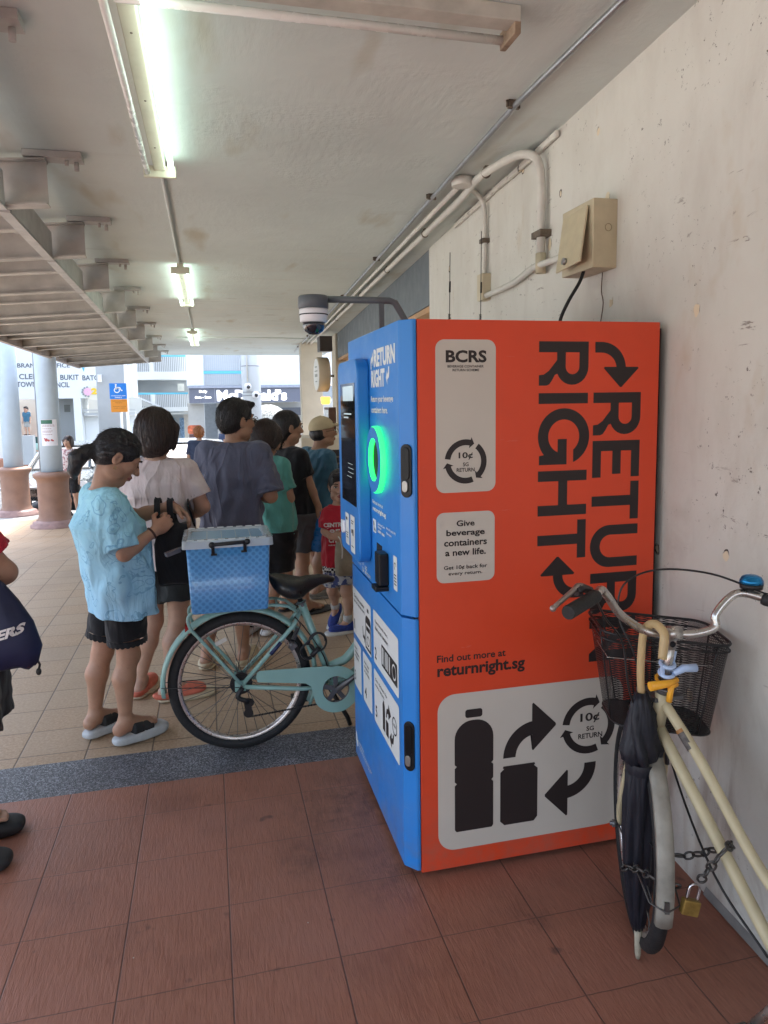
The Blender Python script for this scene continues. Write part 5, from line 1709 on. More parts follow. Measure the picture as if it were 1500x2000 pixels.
    def mesh(s):
        d = s.d
        ins = d < 0
        n = np.array(d.shape) - 1
        cnt = np.zeros(n, np.int8)
        offs = [(a, b, c) for a in (0, 1) for b in (0, 1) for c in (0, 1)]
        for a, b, c in offs:
            cnt += ins[a:a + n[0], b:b + n[1], c:c + n[2]]
        idx = np.argwhere((cnt > 0) & (cnt < 8))
        val = {o: d[idx[:, 0] + o[0], idx[:, 1] + o[1], idx[:, 2] + o[2]] for o in offs}
        acc = np.zeros((len(idx), 3)); ct = np.zeros(len(idx))
        for o in offs:
            for ax in range(3):
                if o[ax]: continue
                o2 = tuple(o[i] + (i == ax) for i in range(3))
                a, b = val[o], val[o2]
                m = (a < 0) != (b < 0)
                t = np.where(m, a / np.where(m, a - b, 1), 0)
                p = np.tile(np.array(o, float), (len(idx), 1))
                p[:, ax] += t
                acc[m] += p[m]; ct[m] += 1
        V = s.lo + (idx + acc / ct[:, None]) * s.h
        im = np.full(n, -1, np.int64)
        im[idx[:, 0], idx[:, 1], idx[:, 2]] = np.arange(len(idx))
        F = []
        for ax in range(3):
            sl0 = [slice(None)] * 3; sl1 = [slice(None)] * 3
            sl0[ax] = slice(0, -1); sl1[ax] = slice(1, None)
            A_, B_ = ins[tuple(sl0)], ins[tuple(sl1)]
            e = np.argwhere(A_ != B_)
            b1, b2 = [(1, 2), (2, 0), (0, 1)][ax]
            ok = (e[:, b1] > 0) & (e[:, b2] > 0) & (e[:, b1] < n[b1]) & (e[:, b2] < n[b2])
            e = e[ok]
            def cell(db1, db2):
                c = e.copy(); c[:, b1] -= db1; c[:, b2] -= db2
                return im[c[:, 0], c[:, 1], c[:, 2]]
            q = np.stack([cell(1, 1), cell(0, 1), cell(0, 0), cell(1, 0)], 1)
            flip = ~A_[e[:, 0], e[:, 1], e[:, 2]]
            q[flip] = q[flip][:, ::-1]
            F.append(q[(q >= 0).all(1)])
        return V, np.concatenate(F)

def np_mesh(name, V, F, mats, parent, midx=None, extra=None):
    """quads from numpy plus small extra pieces [(MB, material index)] joined into the same mesh"""
    o_loc = np.array(LOC[parent.name])
    verts, loops, starts, mi = [V - o_loc], [F.ravel()], [np.arange(len(F)) * 4], [np.zeros(len(F), int) if midx is None else midx]
    nv, nl = len(V), F.size
    for mb, k in (extra or []):
        verts.append(np.array(mb.v, float) - o_loc)
        for f in mb.f:
            starts.append(np.array([nl])); loops.append(np.array(f) + nv); mi.append(np.array([k])); nl += len(f)
        nv += len(mb.v)
    verts = np.concatenate(verts); loops = np.concatenate(loops); starts = np.concatenate(starts); mi = np.concatenate(mi)
    me = bpy.data.meshes.new(name)
    me.vertices.add(len(verts)); me.vertices.foreach_set('co', verts.astype(np.float32).ravel())
    me.loops.add(len(loops)); me.loops.foreach_set('vertex_index', loops.astype(np.int32))
    me.polygons.add(len(starts)); me.polygons.foreach_set('loop_start', starts.astype(np.int32))
    for m in mats: me.materials.append(m)
    me.polygons.foreach_set('material_index', mi.astype(np.int32))
    me.polygons.foreach_set('use_smooth', np.ones(len(starts), bool))
    me.update(); me.validate()
    o = bpy.data.objects.new(name, me)
    C.objects.link(o)
    o.parent = parent
    LOC[o.name] = LOC[parent.name]
    return o

def skin_mat(name, col):
    m, n = special(name, .48, .4)
    b = n.bsdf.inputs
    b['Subsurface Weight'].default_value = .12
    b['Subsurface Radius'].default_value = (.6, .25, .15)
    b['Subsurface Scale'].default_value = .02
    c0 = n.mix(n.ramp(n.noise(11, 5, .65), .3, .7), tuple(c * .84 for c in col), tuple(c * 1.1 for c in col))
    red = n.ramp(n.noise(5, 3), .5, .72, 0, .45)
    c0 = n.mix(red, c0, (col[0] * 1.08, col[1] * .78, col[2] * .74))
    spot = n.ramp(n.noise(70, 2), .70, .76, 0, .3)
    n.color(n.mix(spot, c0, (col[0] * .6, col[1] * .5, col[2] * .45)))
    n.link(n.ramp(n.noise(30, 4), .3, .7, .40, .62), b['Roughness'])
    n.bump(n.math('ADD', n.noise(190, 3), n.math('MULTIPLY', n.noise(28, 4), 1.6)), .12, .004)
    return m
m_skin1 = skin_mat('skin_tan', (.40, .225, .145))
m_skin2 = skin_mat('skin_light', (.47, .29, .205))
m_skin3 = skin_mat('skin_warm', (.36, .20, .125))
m_lip = mat('lips', (.30, .11, .09), .45, var=.05)
m_eyew = mat('eye_white', (.62, .60, .57), .25, var=0)
m_eyed = mat('eye_dark', (.012, .009, .008), .2, var=0)
m_brow = mat('brow_hair', (.02, .015, .013), .8, var=0)
m_nail = m_skin2

def hair_mat(name, col, col2):
    m, n = special(name, .42, .5)
    st = n.noise(1, 4, .6, n.mapped((150, 150, 14)), .6)
    n.color(n.mix(n.ramp(st, .35, .7), col, col2))
    n.link(n.ramp(st, .3, .7, .32, .55), n.bsdf.inputs['Roughness'])
    n.bump(st, .4, .006)
    return m
h_black = hair_mat('hair_black', (.006, .005, .006), (.034, .030, .030))
h_brown = hair_mat('hair_dark_brown', (.013, .008, .007), (.05, .026, .019))
h_red = hair_mat('hair_ginger', (.16, .045, .012), (.40, .16, .05))
h_bob = hair_mat('hair_bob', (.010, .007, .007), (.060, .032, .024))

def cloth(name, col, var=.1, rough=.85, fold=.35, scale=4.0):
    m, n = special(name, rough, .25)
    a = tuple(c * (1 - var) for c in col); b = tuple(min(1, c * (1 + var)) for c in col)
    n.color(n.mix(n.ramp(n.noise(scale * 2, 4), .3, .7), a, b))
    fld = n.noise(1, 3, .5, n.mapped((scale * 2.6, scale * 2.6, scale * .9), (.25, .2, 0)), 1.2)
    wv = n.noise(420, 2)
    cr = n.noise(1, 2, .45, n.mapped((scale * 1.5, scale * 1.5, scale * .55), (.5, .35, .3)), .9)
    crease = n.math('POWER', n.math('SUBTRACT', 1.0, n.math('ABSOLUTE', n.math('MULTIPLY', n.math('SUBTRACT', cr, .5), 2.6)), None, True), 3.0)
    n.bump(n.math('ADD', n.math('ADD', n.math('MULTIPLY', fld, .8), n.math('MULTIPLY', crease, .45)), n.math('MULTIPLY', wv, .02)), fold, .04)
    n.bsdf.inputs['Sheen Weight'].default_value = .15
    return m

def vec(*a): return np.array(a, float)
def unit(v): return np.array(v, float) / (np.linalg.norm(v) + 1e-12)

class Person:
    def __init__(s, label, root, H, yaw, group=None, h=.006, girth=1.0, hs=1.0, skin=None, pose=None, headyaw=None, headpitch=0, lean=0, spread=.0):
        s.h, s.H, s.g, s.hs, s.skin = h, H, girth, hs, skin or m_skin1
        k = H / 1.6
        s.k = k
        root = vec(*root)
        f = vec(math.sin(R(yaw)), math.cos(R(yaw)), 0); r = vec(f[1], -f[0], 0); u = vec(0, 0, 1)
        s.f, s.r, s.u = f, r, u
        L = lambda a, b, c: root + r * a * k + f * b * k + u * c * k
        hy = yaw if headyaw is None else headyaw
        hf0 = vec(math.sin(R(hy)), math.cos(R(hy)), 0)
        s.hr = vec(hf0[1], -hf0[0], 0)
        s.hf = hf0 * math.cos(R(headpitch)) + u * math.sin(R(headpitch))
        s.hu = np.cross(s.hr, s.hf)
        j = dict(pelvis=L(0, 0, .84), waist=L(0, .0, 1.0), chest=L(0, .0, 1.16), neck=L(0, -.01, 1.335), head=L(0, .02, 1.49),
                 shR=L(.155, -.01, 1.29), shL=L(-.155, -.01, 1.29), elR=L(.20, -.02, 1.03), elL=L(-.20, -.02, 1.03), wrR=L(.205, .05, .81), wrL=L(-.205, .05, .81),
                 hipR=L(.078, 0, .80), hipL=L(-.078, 0, .80), knR=L(.085 + spread, .012, .445), knL=L(-.085 - spread, .012, .445), anR=L(.088 + spread * 1.5, -.02, .075), anL=L(-.088 - spread * 1.5, -.02, .075))
        j['toR'] = f + r * .18; j['toL'] = f - r * .18
        j['hdR'] = vec(0, 0, -1) + f * .15; j['hdL'] = vec(0, 0, -1) + f * .15
        j['pnR'] = -r; j['pnL'] = r
        for q, v in (pose or {}).items():
            j[q] = vec(*v)
        for q in ('toR', 'toL', 'hdR', 'hdL', 'pnR', 'pnL'):
            j[q] = unit(j[q])
        s.j = j
        s.t = thing('person', label, 'person', tuple(root), group)
        pts = np.array([v for q, v in j.items() if q[:2] not in ('to', 'hd', 'pn')])
        s.lo, s.hi = pts.min(0) - .30, pts.max(0) + .30
        s.lo[2] = min(j['anR'][2], j['anL'][2]) - .12
        s.curl = {'R': .35, 'L': .35}
        s.sole = {'R': .022, 'L': .022}
    def hp(s, a, b, c):
        """head point: right, forward, up in adult metres"""
        return s.j['head'] + (s.hr * a + s.hf * b + s.hu * c) * s.hs
    def torso(s, grow=0, flare=None):
        """rings z, x, y, half across, half depth"""
        j, k, g = s.j, s.k, s.g
        sh = (j['shR'] + j['shL']) / 2
        sw = np.linalg.norm((j['shR'] - j['shL'])[:2]) / 2
        rows = [(j['pelvis'] - vec(0, 0, .06 * k), .150 * g, .105 * g), (j['pelvis'] + vec(0, 0, .02 * k), .160 * g, .115 * g), (j['waist'], .138 * g, .10 * g), (j['chest'], .152 * g, .112 * g),
                (j['chest'] * .45 + sh * .55, max(.15 * g, sw + .005), .102 * g), (sh + vec(0, 0, .015), sw + .002, .075 * g), (sh + vec(0, 0, .045), sw * .62, .055)]
        return [(c[2], c[0], c[1], a * k if i < 4 else a, b * k) for i, (c, a, b) in enumerate(rows)]
    def body(s, calf=1.0, face=True, arms='RL', hand_detail=True, eyes_down=False):
        j, k, g = s.j, s.k, math.sqrt(s.g)
        F = Field(s.lo, s.hi, s.h)
        sr = unit((j['shR'] - j['shL']) * vec(1, 1, 0)); sf = vec(-sr[1], sr[0], 0)
        s.sr, s.sf = sr, sf
        F.loft(s.torso(), sr, sf, .04)
        F.cap(j['neck'] - vec(0, 0, .03 * k), s.hp(0, -.018, -.05), .056 * s.hs, .05 * s.hs, .035)
        for q in 'RL':
            sg = 1 if q == 'R' else -1
            sh, el, wr = j['sh' + q], j['el' + q], j['wr' + q]
            F.cap(j['neck'] - vec(0, 0, .05 * k), sh, .040 * k, .040 * k, .04)
            F.cap(sh, el, .048 * k * g, .037 * k * g, .03)
            F.cap(el, el + (wr - el) * .35, .037 * k * g, .036 * k * g, .018)
            F.cap(el + (wr - el) * .3, wr, .036 * k * g, .024 * k * g, .015)
            s.hand(F, q, hand_detail)
            hip, kn, an = j['hip' + q], j['kn' + q], j['an' + q]
            F.cap(hip, kn, .082 * k * g, .053 * k * g, .035)
            back = -j['to' + q]
            cm = kn + (an - kn) * .33 + back * .018 * k
            F.cap(kn, cm, .048 * k * g, .053 * k * g * calf, .025)
            F.cap(cm, kn + (an - kn) * .93, .052 * k * g * calf, .031 * k * g, .025)
            F.ell(kn + j['to' + q] * .022 * k, (.036 * k, .036 * k, .042 * k), k=.02)
            to = j['to' + q]; sd = unit(np.cross(to, vec(0, 0, 1)))
            dn = unit(np.cross(sd, to))
            dn = dn if dn[2] < 0 else -dn
            drop = .048 * k
            hl = an + dn * drop * .75 - to * .032 * k
            bl = an + dn * drop * .95 + to * .125 * k
            F.cap(an, hl, .034 * k, .031 * k, .02)
            F.cap(an + to * .01 * k, bl, .034 * k, .021 * k, .02)
            F.cap(hl, bl, .029 * k, .022 * k, .02)
            F.cap(bl - sd * .026 * k, bl + sd * .026 * k, .018 * k, .018 * k, .015)
            if s.h < .009:
                for n_, (off, ln) in enumerate(((.030, .048), (.013, .046), (.0, .043), (-.013, .037), (-.026, .030))):
                    b0 = bl - sd * off * sg * k + dn * .004 * k
                    F.cap(b0, b0 + to * ln * k, .010 * k, .0095 * k, .004)
        HS = s.hs
        hp = s.hp
        ax = [s.hr, s.hf, s.hu]
        F.ell(hp(0, -.012, .030), vec(.074, .094, .086) * HS, ax, .02)
        F.ell(hp(0, .022, -.032), vec(.058, .066, .082) * HS, ax, .03)
        F.ell(hp(0, .062, -.092), vec(.024, .02, .018) * HS, ax, .025)
        for sg in (1, -1):
            F.ell(hp(.036 * sg, .056, -.014), vec(.03, .032, .028) * HS, ax, .02)
            F.ell(hp(.052 * sg, .01, -.065), vec(.018, .04, .026) * HS, ax, .02)
        if face:
            F.cap(hp(-.034, .074, .030), hp(.034, .074, .030), .014 * HS, .014 * HS, .012)
            for sg in (1, -1):
                F.ell(hp(.032 * sg, .100, .010), vec(.018, .017, .012) * HS, ax, .012, 'cut')
                F.ell(hp(.076 * sg, -.012, -.004), vec(.010, .021, .033) * HS, ax, .006)
                F.ell(hp(.086 * sg, -.004, -.002), vec(.007, .011, .019) * HS, ax, .005, 'cut')
                F.ell(hp(.011 * sg, .097, -.027), vec(.009, .011, .008) * HS, ax, .008)
            F.cap(hp(0, .084, .018), hp(0, .109, -.024), .0085 * HS, .0115 * HS, .010)
            F.ell(hp(0, .088, -.052), vec(.025, .013, .008) * HS, ax, .006)
            F.ell(hp(0, .085, -.065), vec(.021, .013, .008) * HS, ax, .006)
            F.cap(hp(-.024, .106, -.0585), hp(.024, .106, -.0585), .0035 * HS, .0035 * HS, .004, 'cut')
        V, Q = F.mesh()
        mi = np.zeros(len(Q), int)
        extra = []
        if face:
            cen = V[Q].mean(1) - s.j['head']
            q = np.stack([cen @ s.hr, cen @ s.hf, cen @ s.hu], 1) / HS
            lip = ((q[:, 0] / .024) ** 2 + ((q[:, 2] + .0585) / .013) ** 2 < 1) & (q[:, 1] > .075)
            mi[lip] = 1
            M3 = Matrix((tuple(s.hr), tuple(s.hf), tuple(s.hu))).transposed()
            ey, ed, br = MB(), MB(), MB()
            for sg in (1, -1):
                if eyes_down:
                    ed.tube([hp((.032 - .016) * sg, .0915, .006), hp(.032 * sg, .0945, .002), hp((.032 + .017) * sg, .088, .006)], .0022 * HS, 6, sub=4)
                else:
                    ey.ell(hp(.032 * sg, .0845, .010), tuple(vec(.0135, .0115, .0075) * HS), M3, 12, 8)
                    ed.ell(hp(.032 * sg, .0925, .010), tuple(vec(.0062, .0045, .0062) * HS), M3, 10, 8)
                    ed.tube([hp((.032 - .016) * sg, .0905, .012), hp(.032 * sg, .0955, .0175), hp((.032 + .017) * sg, .0865, .013)], .0018 * HS, 6, sub=4)
                br.tube([hp(.016 * sg, .0945, .0300), hp(.034 * sg, .0925, .0360), hp(.052 * sg, .0800, .0310)], [.003 * HS, .0036 * HS, .002 * HS], 6, sub=3)
            if ey.v: extra.append((ey, 2))
            extra += [(ed, 3), (br, 4)]
        s.bodyo = np_mesh('body', V, Q, [s.skin, m_lip, m_eyew, m_eyed, m_brow], s.t, mi, extra)
        return s
    def hand(s, F, q, detail=True):
        j, k = s.j, s.k * 1.04
        wr, hd, pn = j['wr' + q], j['hd' + q], j['pn' + q]
        sd = unit(np.cross(hd, pn)); pn = unit(np.cross(sd, hd))
        if q == 'L': sd = -sd            # sd points to the thumb side
        F.cap(wr - hd * .01 * k, wr + hd * .03 * k, .0235 * k, .024 * k, .012)
        F.ell(wr + hd * .05 * k, vec(.052, .039, .0165) * k, [hd, sd, pn], .012)
        if not detail or s.h > .009:
            F.ell(wr + hd * .115 * k, vec(.045, .034, .014) * k, [hd, sd, pn], .012)
            return
        cu = s.curl[q]
        for n_, (o, ln, r_) in enumerate(((.030, .068, .0088), (.0105, .076, .0090), (-.009, .071, .0086), (-.027, .056, .0078))):
            p = wr + hd * (.088 - abs(o) * .18) * k + sd * o * k
            dirn = hd + sd * o * 1.5
            a = .2 + cu * .7
            for seg, fr in enumerate((.45, .32, .23)):
                dv = unit(dirn * math.cos(a) + pn * math.sin(a))
                e = p + dv * ln * fr * k
                F.cap(p, e, r_ * k * (1 - .07 * seg), r_ * k * (1 - .07 * (seg + 1)), .004)
                p = e
                a += cu * (1.15 + .08 * n_)
        p = wr + hd * .025 * k + sd * .028 * k
        d1 = unit(hd * .62 + sd * .68 + pn * (.25 + .3 * cu))
        e = p + d1 * .042 * k
        F.cap(p, e, .0125 * k, .0105 * k, .008)
        d2 = unit(hd * (.85) + sd * (.25 - .4 * cu) + pn * (.2 + .6 * cu))
        F.cap(e, e + d2 * .033 * k, .0105 * k, .0085 * k, .004)
    def region(s, names, pad=.16):
        p = np.array([s.j[n] for n in names])
        return p.min(0) - pad, p.max(0) + pad
    def tee(s, m, hem, hem_a, hem_b, chest_a=None, chest_b=None, sleeve=(.8, .8), cuff=.065, shoulder_r=.062, hem_c=None, amp=.005, name='shirt', seed=1, collar=.066, flutes=.006, nfl=7, waist_c=None, mats=None, midx_fn=None):
        j, k = s.j, s.k
        lo, hi = s.region(['pelvis', 'shR', 'shL', 'neck', 'elR', 'elL'], .22)
        lo[2] = hem - .03
        F = Field(lo, hi, s.h)
        T = s.torso()
        ca = chest_a or T[3][3] + .018
        cb = chest_b or T[3][4] + .018
        hc = vec(*(hem_c if hem_c is not None else j['pelvis']))
        wc = vec(*(waist_c if waist_c is not None else (j['waist'] * .5 + hc * .5)))
        sh = (j['shR'] + j['shL']) / 2
        rows = [(hem, hc[0], hc[1], hem_a, hem_b), (j['waist'][2], wc[0], wc[1], hem_a * .55 + ca * .45, hem_b * .55 + cb * .45), (j['chest'][2], j['chest'][0], j['chest'][1], ca, cb),
                (T[4][0], T[4][1], T[4][2], max(T[4][3] + .012, ca * .97), T[4][4] + .014), (T[5][0] + .006, T[5][1], T[5][2], T[5][3] + .008, T[5][4] + .012), (T[6][0] + .006, T[6][1], T[6][2], T[6][3] + .01, T[6][4] + .012)]
        zt = j['chest'][2]
        rg = random.Random(seed)
        ph = [rg.uniform(0, 6.3) for _ in range(4)]
        def fold(a, z):
            w = np.clip((zt - z) / max(.05, zt - hem), 0, 1)
            return flutes * w * (np.sin(a * nfl + ph[0] + z * 6) + .6 * np.sin(a * (nfl * 1.7) + ph[1] - z * 9)) + .4 * flutes * w * np.sin(z * 60 + np.sin(a * 2 + ph[2]) * 2)
        F.loft(rows, s.sr, s.sf, .03, fold=fold)
        nkb = j['neck'] - vec(0, 0, .045 * k)
        F.ripple(amp, .10, seed)
        G2 = Field(lo, hi, s.h)
        for q, fr in zip('RL', sleeve):
            a, b = j['sh' + q], j['el' + q]
            e = a + (b - a) * fr
            n_ = unit(b - a)
            a2 = a - vec(0, 0, .008 * k) + (sh - a) * .04
            G2.cap(a2, e + n_ * .03, shoulder_r * k * .86, cuff * k, .0)
            F.cap(nkb, a, .048 * k, .046 * k, .04)
        G2.ripple(amp * .8, .07, seed + 1)
        gg = math.sqrt(s.g)
        for q in 'RL':
            G2.cap(j['sh' + q], j['el' + q], .048 * k * gg + .007, .037 * k * gg + .007, .01)
            F.cap(nkb, j['sh' + q], .049 * k, .049 * k, .03)
        F.loft([(z, x, y, a_ + .007, b_ + .007) for z, x, y, a_, b_ in T if z > hem - .05], s.sr, s.sf, .02)
        for q, fr in zip('RL', sleeve):
            a, b = j['sh' + q], j['el' + q]
            e = a + (b - a) * fr
            n_ = unit(b - a)
            sl, P = G2.sub(e - .2, e + .2)
            al = ((P[0] - e[0]) * n_[0] + (P[1] - e[1]) * n_[1] + (P[2] - e[2]) * n_[2]).astype(np.float32)
            G2.d[sl] = np.maximum(G2.d[sl], al)
            # hollow cuff: the arm comes out of a shallow dark opening
            inner = G2.d[sl] + .007
            G2.d[sl] = np.where((al > -.022) & (al < .001), np.maximum(G2.d[sl], -inner), G2.d[sl])
        hh = np.clip(.5 + .5 * (F.d - G2.d) / .025, 0, 1)
        F.d = G2.d * hh + F.d * (1 - hh) - .025 * hh * (1 - hh)
        # collar opening
        nk, hd = j['neck'], s.hp(0, -.018, -.05)
        up = unit(hd - nk)
        F.ell(nk + up * .075 * k + s.f * .012, (collar * k, collar * k * 1.12, .07 * k), [s.r, s.f, up], .008, 'cut')
        F.plane_cut((0, 0, hem), (0, 0, -1))
        s.hem = hem
        V, Q = F.mesh()
        mi = midx_fn(V[Q].mean(1)) if midx_fn else None
        o = np_mesh(name, V, Q, mats or [m], s.t, mi)
        return o
    def shorts(s, m, frac=.45, r0=.095, r1=.085, waist=.04, amp=.004, name='shorts', seed=2, skirt=False, hems=None, flutes=.004, mats=None, midx_fn=None):
        j, k, g = s.j, s.k, s.g
        lo, hi = s.region(['pelvis', 'hipR', 'hipL', 'knR', 'knL'], .18)
        F = Field(lo, hi, s.h)
        pz = j['pelvis'][2]
        T = s.torso()
        F.loft([(pz - .08 * k, T[0][1], T[0][2], T[0][3] + .015, T[0][4] + .018), (pz + .02 * k, T[1][1], T[1][2], T[1][3] + .012, T[1][4] + .014), (pz + (.04 + waist) * k, j['pelvis'][0] * .7 + j['waist'][0] * .3, j['pelvis'][1] * .7 + j['waist'][1] * .3, T[1][3] * .95 + .012, T[1][4] * .95 + .012)], s.sr, s.sf, .03)
        ends = []
        for q in 'RL':
            a, b = j['hip' + q], j['kn' + q]
            e = a + (b - a) * frac
            ends.append((e, unit(b - a)))
            F.cap(a, e + (b - a) * .06, r0 * k * math.sqrt(g), r1 * k * math.sqrt(g), .03, clip=None if skirt else ends[-1])
        if skirt:
            for fr in (.2, .5, .8):
                e = ends[0][0] * fr + ends[1][0] * (1 - fr)
                a = j['hipR'] * fr + j['hipL'] * (1 - fr)
                F.cap(a, e + vec(0, 0, -.03), r0 * k, r1 * k, .04)
        F.ripple(amp, .09, seed)
        if getattr(s, 'hem', None):
            F.plane_cut((0, 0, s.hem + .02), (0, 0, 1))
        if skirt:
            zz = min(ends[0][0][2], ends[1][0][2])
            F.plane_cut((0, 0, zz), (0, 0, -1))
        V, Q = F.mesh()
        mi = midx_fn(V[Q].mean(1)) if midx_fn else None
        return np_mesh(name, V, Q, mats or [m], s.t, mi)
    def hair(s, style, m, seed=1):
        HS, hp = s.hs, s.hp
        ax = [s.hr, s.hf, s.hu]
        c = s.j['head']
        F = Field(c - .26 * HS, c + .26 * HS, s.h * .8)
        E = lambda p, r, k=.02, op='add': F.ell(hp(*p), vec(*r) * HS, ax, k, op)
        if style == 'bob':
            E((0, -.016, .034), (.092, .108, .098)); E((0, -.03, -.025), (.095, .092, .105), .03); E((0, -.048, -.075), (.078, .062, .05), .03)
            E((0, .095, -.045), (.064, .085, .088), .012, 'cut'); E((0, .05, -.13), (.075, .10, .055), .01, 'cut')
            for sg in (1, -1): F.cap(hp(.078 * sg, .045, .03), hp(.080 * sg, .03, -.075), .022 * HS, .013 * HS, .02)
        elif style == 'shortbob':
            E((0, -.016, .034), (.090, .108, .098)); E((0, -.035, -.02), (.088, .082, .085), .03)
            E((0, .098, -.045), (.066, .085, .092), .012, 'cut'); E((0, .03, -.125), (.09, .11, .05), .012, 'cut')
            for sg in (1, -1): F.cap(hp(.076 * sg, .035, .03), hp(.079 * sg, .01, -.045), .022 * HS, .014 * HS, .02)
        elif style == 'short':
            E((0, -.014, .044), (.083, .103, .092)); E((0, -.045, -.005), (.076, .068, .068), .03)
            E((0, .10, -.035), (.085, .082, .092), .012, 'cut'); E((0, .02, -.085), (.095, .062, .075), .014, 'cut'); E((0, -.02, -.135), (.09, .11, .06), .02, 'cut')
            F.cap(hp(-.04, .072, .098), hp(.045, .078, .094), .020 * HS, .016 * HS, .03)
        elif style == 'ponytail':
            E((0, -.016, .036), (.082, .104, .091)); E((0, -.05, -.01), (.074, .062, .062), .03)
            E((0, .10, -.042), (.09, .082, .100), .012, 'cut'); E((0, .03, -.09), (.1, .058, .07), .012, 'cut'); E((0, -.02, -.135), (.1, .12, .058), .012, 'cut')
            a, b, d, e = hp(0, -.085, -.02), hp(0, -.122, -.035), hp(0, -.145, -.085), hp(0, -.132, -.140)
            F.cap(a, b, .026 * HS, .024 * HS, .02); F.cap(b, d, .027 * HS, .034 * HS, .02); F.cap(d, e, .034 * HS, .024 * HS, .02)
            F.cap(e, hp(0, -.115, -.168), .024 * HS, .009 * HS, .02)
        elif style == 'tied':
            E((0, -.016, .036), (.082, .104, .091)); E((0, -.045, -.025), (.074, .066, .075), .03)
            E((0, .10, -.042), (.088, .082, .098), .012, 'cut'); E((0, .035, -.09), (.1, .055, .07), .012, 'cut')
            F.cap(hp(0, -.08, -.04), hp(0, -.075, -.13), .045 * HS, .03 * HS, .03)
        elif style == 'curly':
            E((0, -.015, .03), (.105, .115, .105)); E((0, -.03, -.03), (.10, .09, .09), .03)
            E((0, .105, -.05), (.06, .085, .085), .012, 'cut')
            F.ripple(.010 * HS, .035, seed, .01)
        elif style == 'cap':
            E((0, -.035, -.005), (.079, .078, .065)); E((0, .06, -.02), (.1, .085, .12), .01, 'cut'); E((0, -.02, -.11), (.1, .11, .05), .012, 'cut')
        F.ripple(.0011 * HS, .03, seed + 3, .01)
        F.streaks(c, ax, 0.0004 * HS, 46 if style != 'curly' else 20, seed)
        V, Q = F.mesh()
        o = np_mesh('hair', V, Q, [m], s.t)
        if s.h < .009 and style not in ('cap', 'curly'):
            # fine locks that follow the surface and leave it at their ends
            from mathutils.kdtree import KDTree
            kd = KDTree(len(V))
            for i_, v in enumerate(V): kd.insert(v, i_)
            kd.balance()
            rg = random.Random(seed * 7 + 1)
            tie = hp(0, -.088, -.02)
            stn = MB()
            for _ in range(700):
                p = V[rg.randrange(len(V))]
                if (p - c) @ s.hu < -.02 * HS and rg.random() < .6: continue
                pts, n_ = [], None
                lift = rg.uniform(.0003, .0016)
                ln = rg.randint(4, 7)
                for q in range(ln):
                    n_ = unit(p - c)
                    pts.append(Vector(p + n_ * lift))
                    dn = -s.hu + s.hf * (-.35 if style == 'short' else 0)
                    if style == 'ponytail' and np.linalg.norm(p - tie) > .05: dn = unit(tie - p)
                    dn = dn - n_ * (n_ @ dn)
                    dn = unit(dn + np.array([rg.uniform(-.22, .22) for _ in range(3)]))
                    p2 = p + dn * .021 * HS
                    co_, i_, di = kd.find(p2)
                    if di > .014:
                        break
                    p = V[i_]
                if len(pts) < 2: continue
                d_ = pts[-1] - pts[-2]
                pts.append(pts[-1] + d_ * rg.uniform(.4, 1.1) + Vector(n_) * rg.uniform(.0, .006))
                w0 = rg.uniform(.0005, .0011)
                stn.tube(pts, [w0] * (len(pts) - 1) + [.0004], 4, caps=False)
            if stn.v:
                stn.build('loose_locks', m, o)
        return o
    def shoe(s, q, kind, m, m_sole, m2=None):
        j, k = s.j, s.k
        an, to = j['an' + q], j['to' + q]
        sd = unit(np.cross(to, vec(0, 0, 1)))
        dn = unit(np.cross(sd, to)); dn = dn if dn[2] < 0 else -dn
        sg = 1 if q == 'R' else -1
        th = {'slide': .052, 'slipper': .022, 'flat': .022, 'sneaker': .034, 'flipflop': .018}[kind]
        base = an + dn * .066 * k           # under the foot
        F = Field(np.minimum(an, an + to * .24) - .16, np.maximum(an, an + to * .24) + .16, min(s.h, .0055))
        mid = base + dn * th * .5 + to * .055 * k
        F.ell(mid + to * .02 * k, (.145 * k, .050 * k, th * .5), [to, sd, dn], .0, pw=3.2)
        F.ell(mid + to * .075 * k - sd * 0, (.075 * k, .053 * k, th * .5), [to, sd, dn], .02, pw=3.0)
        V, Q = F.mesh()
        so = np_mesh('shoe', V, Q, [m_sole], s.t)
        U = Field(F.lo, F.lo + F.n * F.h, F.h)
        if kind == 'slide':
            for a0, a1, rr_ in ((.035, .075, .046), (.092, .128, .044)):
                for t in np.linspace(a0, a1, 4):
                    U.ell(an + dn * .060 * k + to * t * k, (.016 * k, .051 * k, (.058 - .26 * (t - .035)) * k), [to, sd, dn], .006)
        elif kind == 'flipflop':
            toe = base + to * .13 * k + sd * .012 * sg * -1 * k - dn * .022 * k
            for s2 in (1, -1):
                U.cap(toe, base + to * .02 * k + sd * .042 * s2 * k - dn * .012 * k, .009 * k, .008 * k, .01)
        else:
            U.ell(an + dn * .045 * k + to * .045 * k, (.140 * k, .046 * k, .040 * k), [to, sd, dn], .02, pw=2.4)
            U.ell(an + dn * .05 * k + to * .115 * k, (.075 * k, .047 * k, .026 * k), [to, sd, dn], .025)
            if kind == 'sneaker':
                U.cap(an + dn * .03 * k - to * .012 * k, an + dn * .005 * k - to * .01 * k, .042 * k, .043 * k, .02)
            if kind in ('slipper', 'flat'):
                U.ell(an - to * .03 * k - dn * .0 * k, (.075 * k, .05 * k, .048 * k), [to, sd, dn], .015, 'cut')
                if kind == 'slipper':
                    U.ell(an + to * .0 * k, (.06 * k, .06 * k, .05 * k), [to, sd, dn], .012, 'cut')
        U.plane_cut(base + dn * .004, dn)
        V, Q = U.mesh()
        if len(V):
            np_mesh('upper', V, Q, [m], so)
        return so
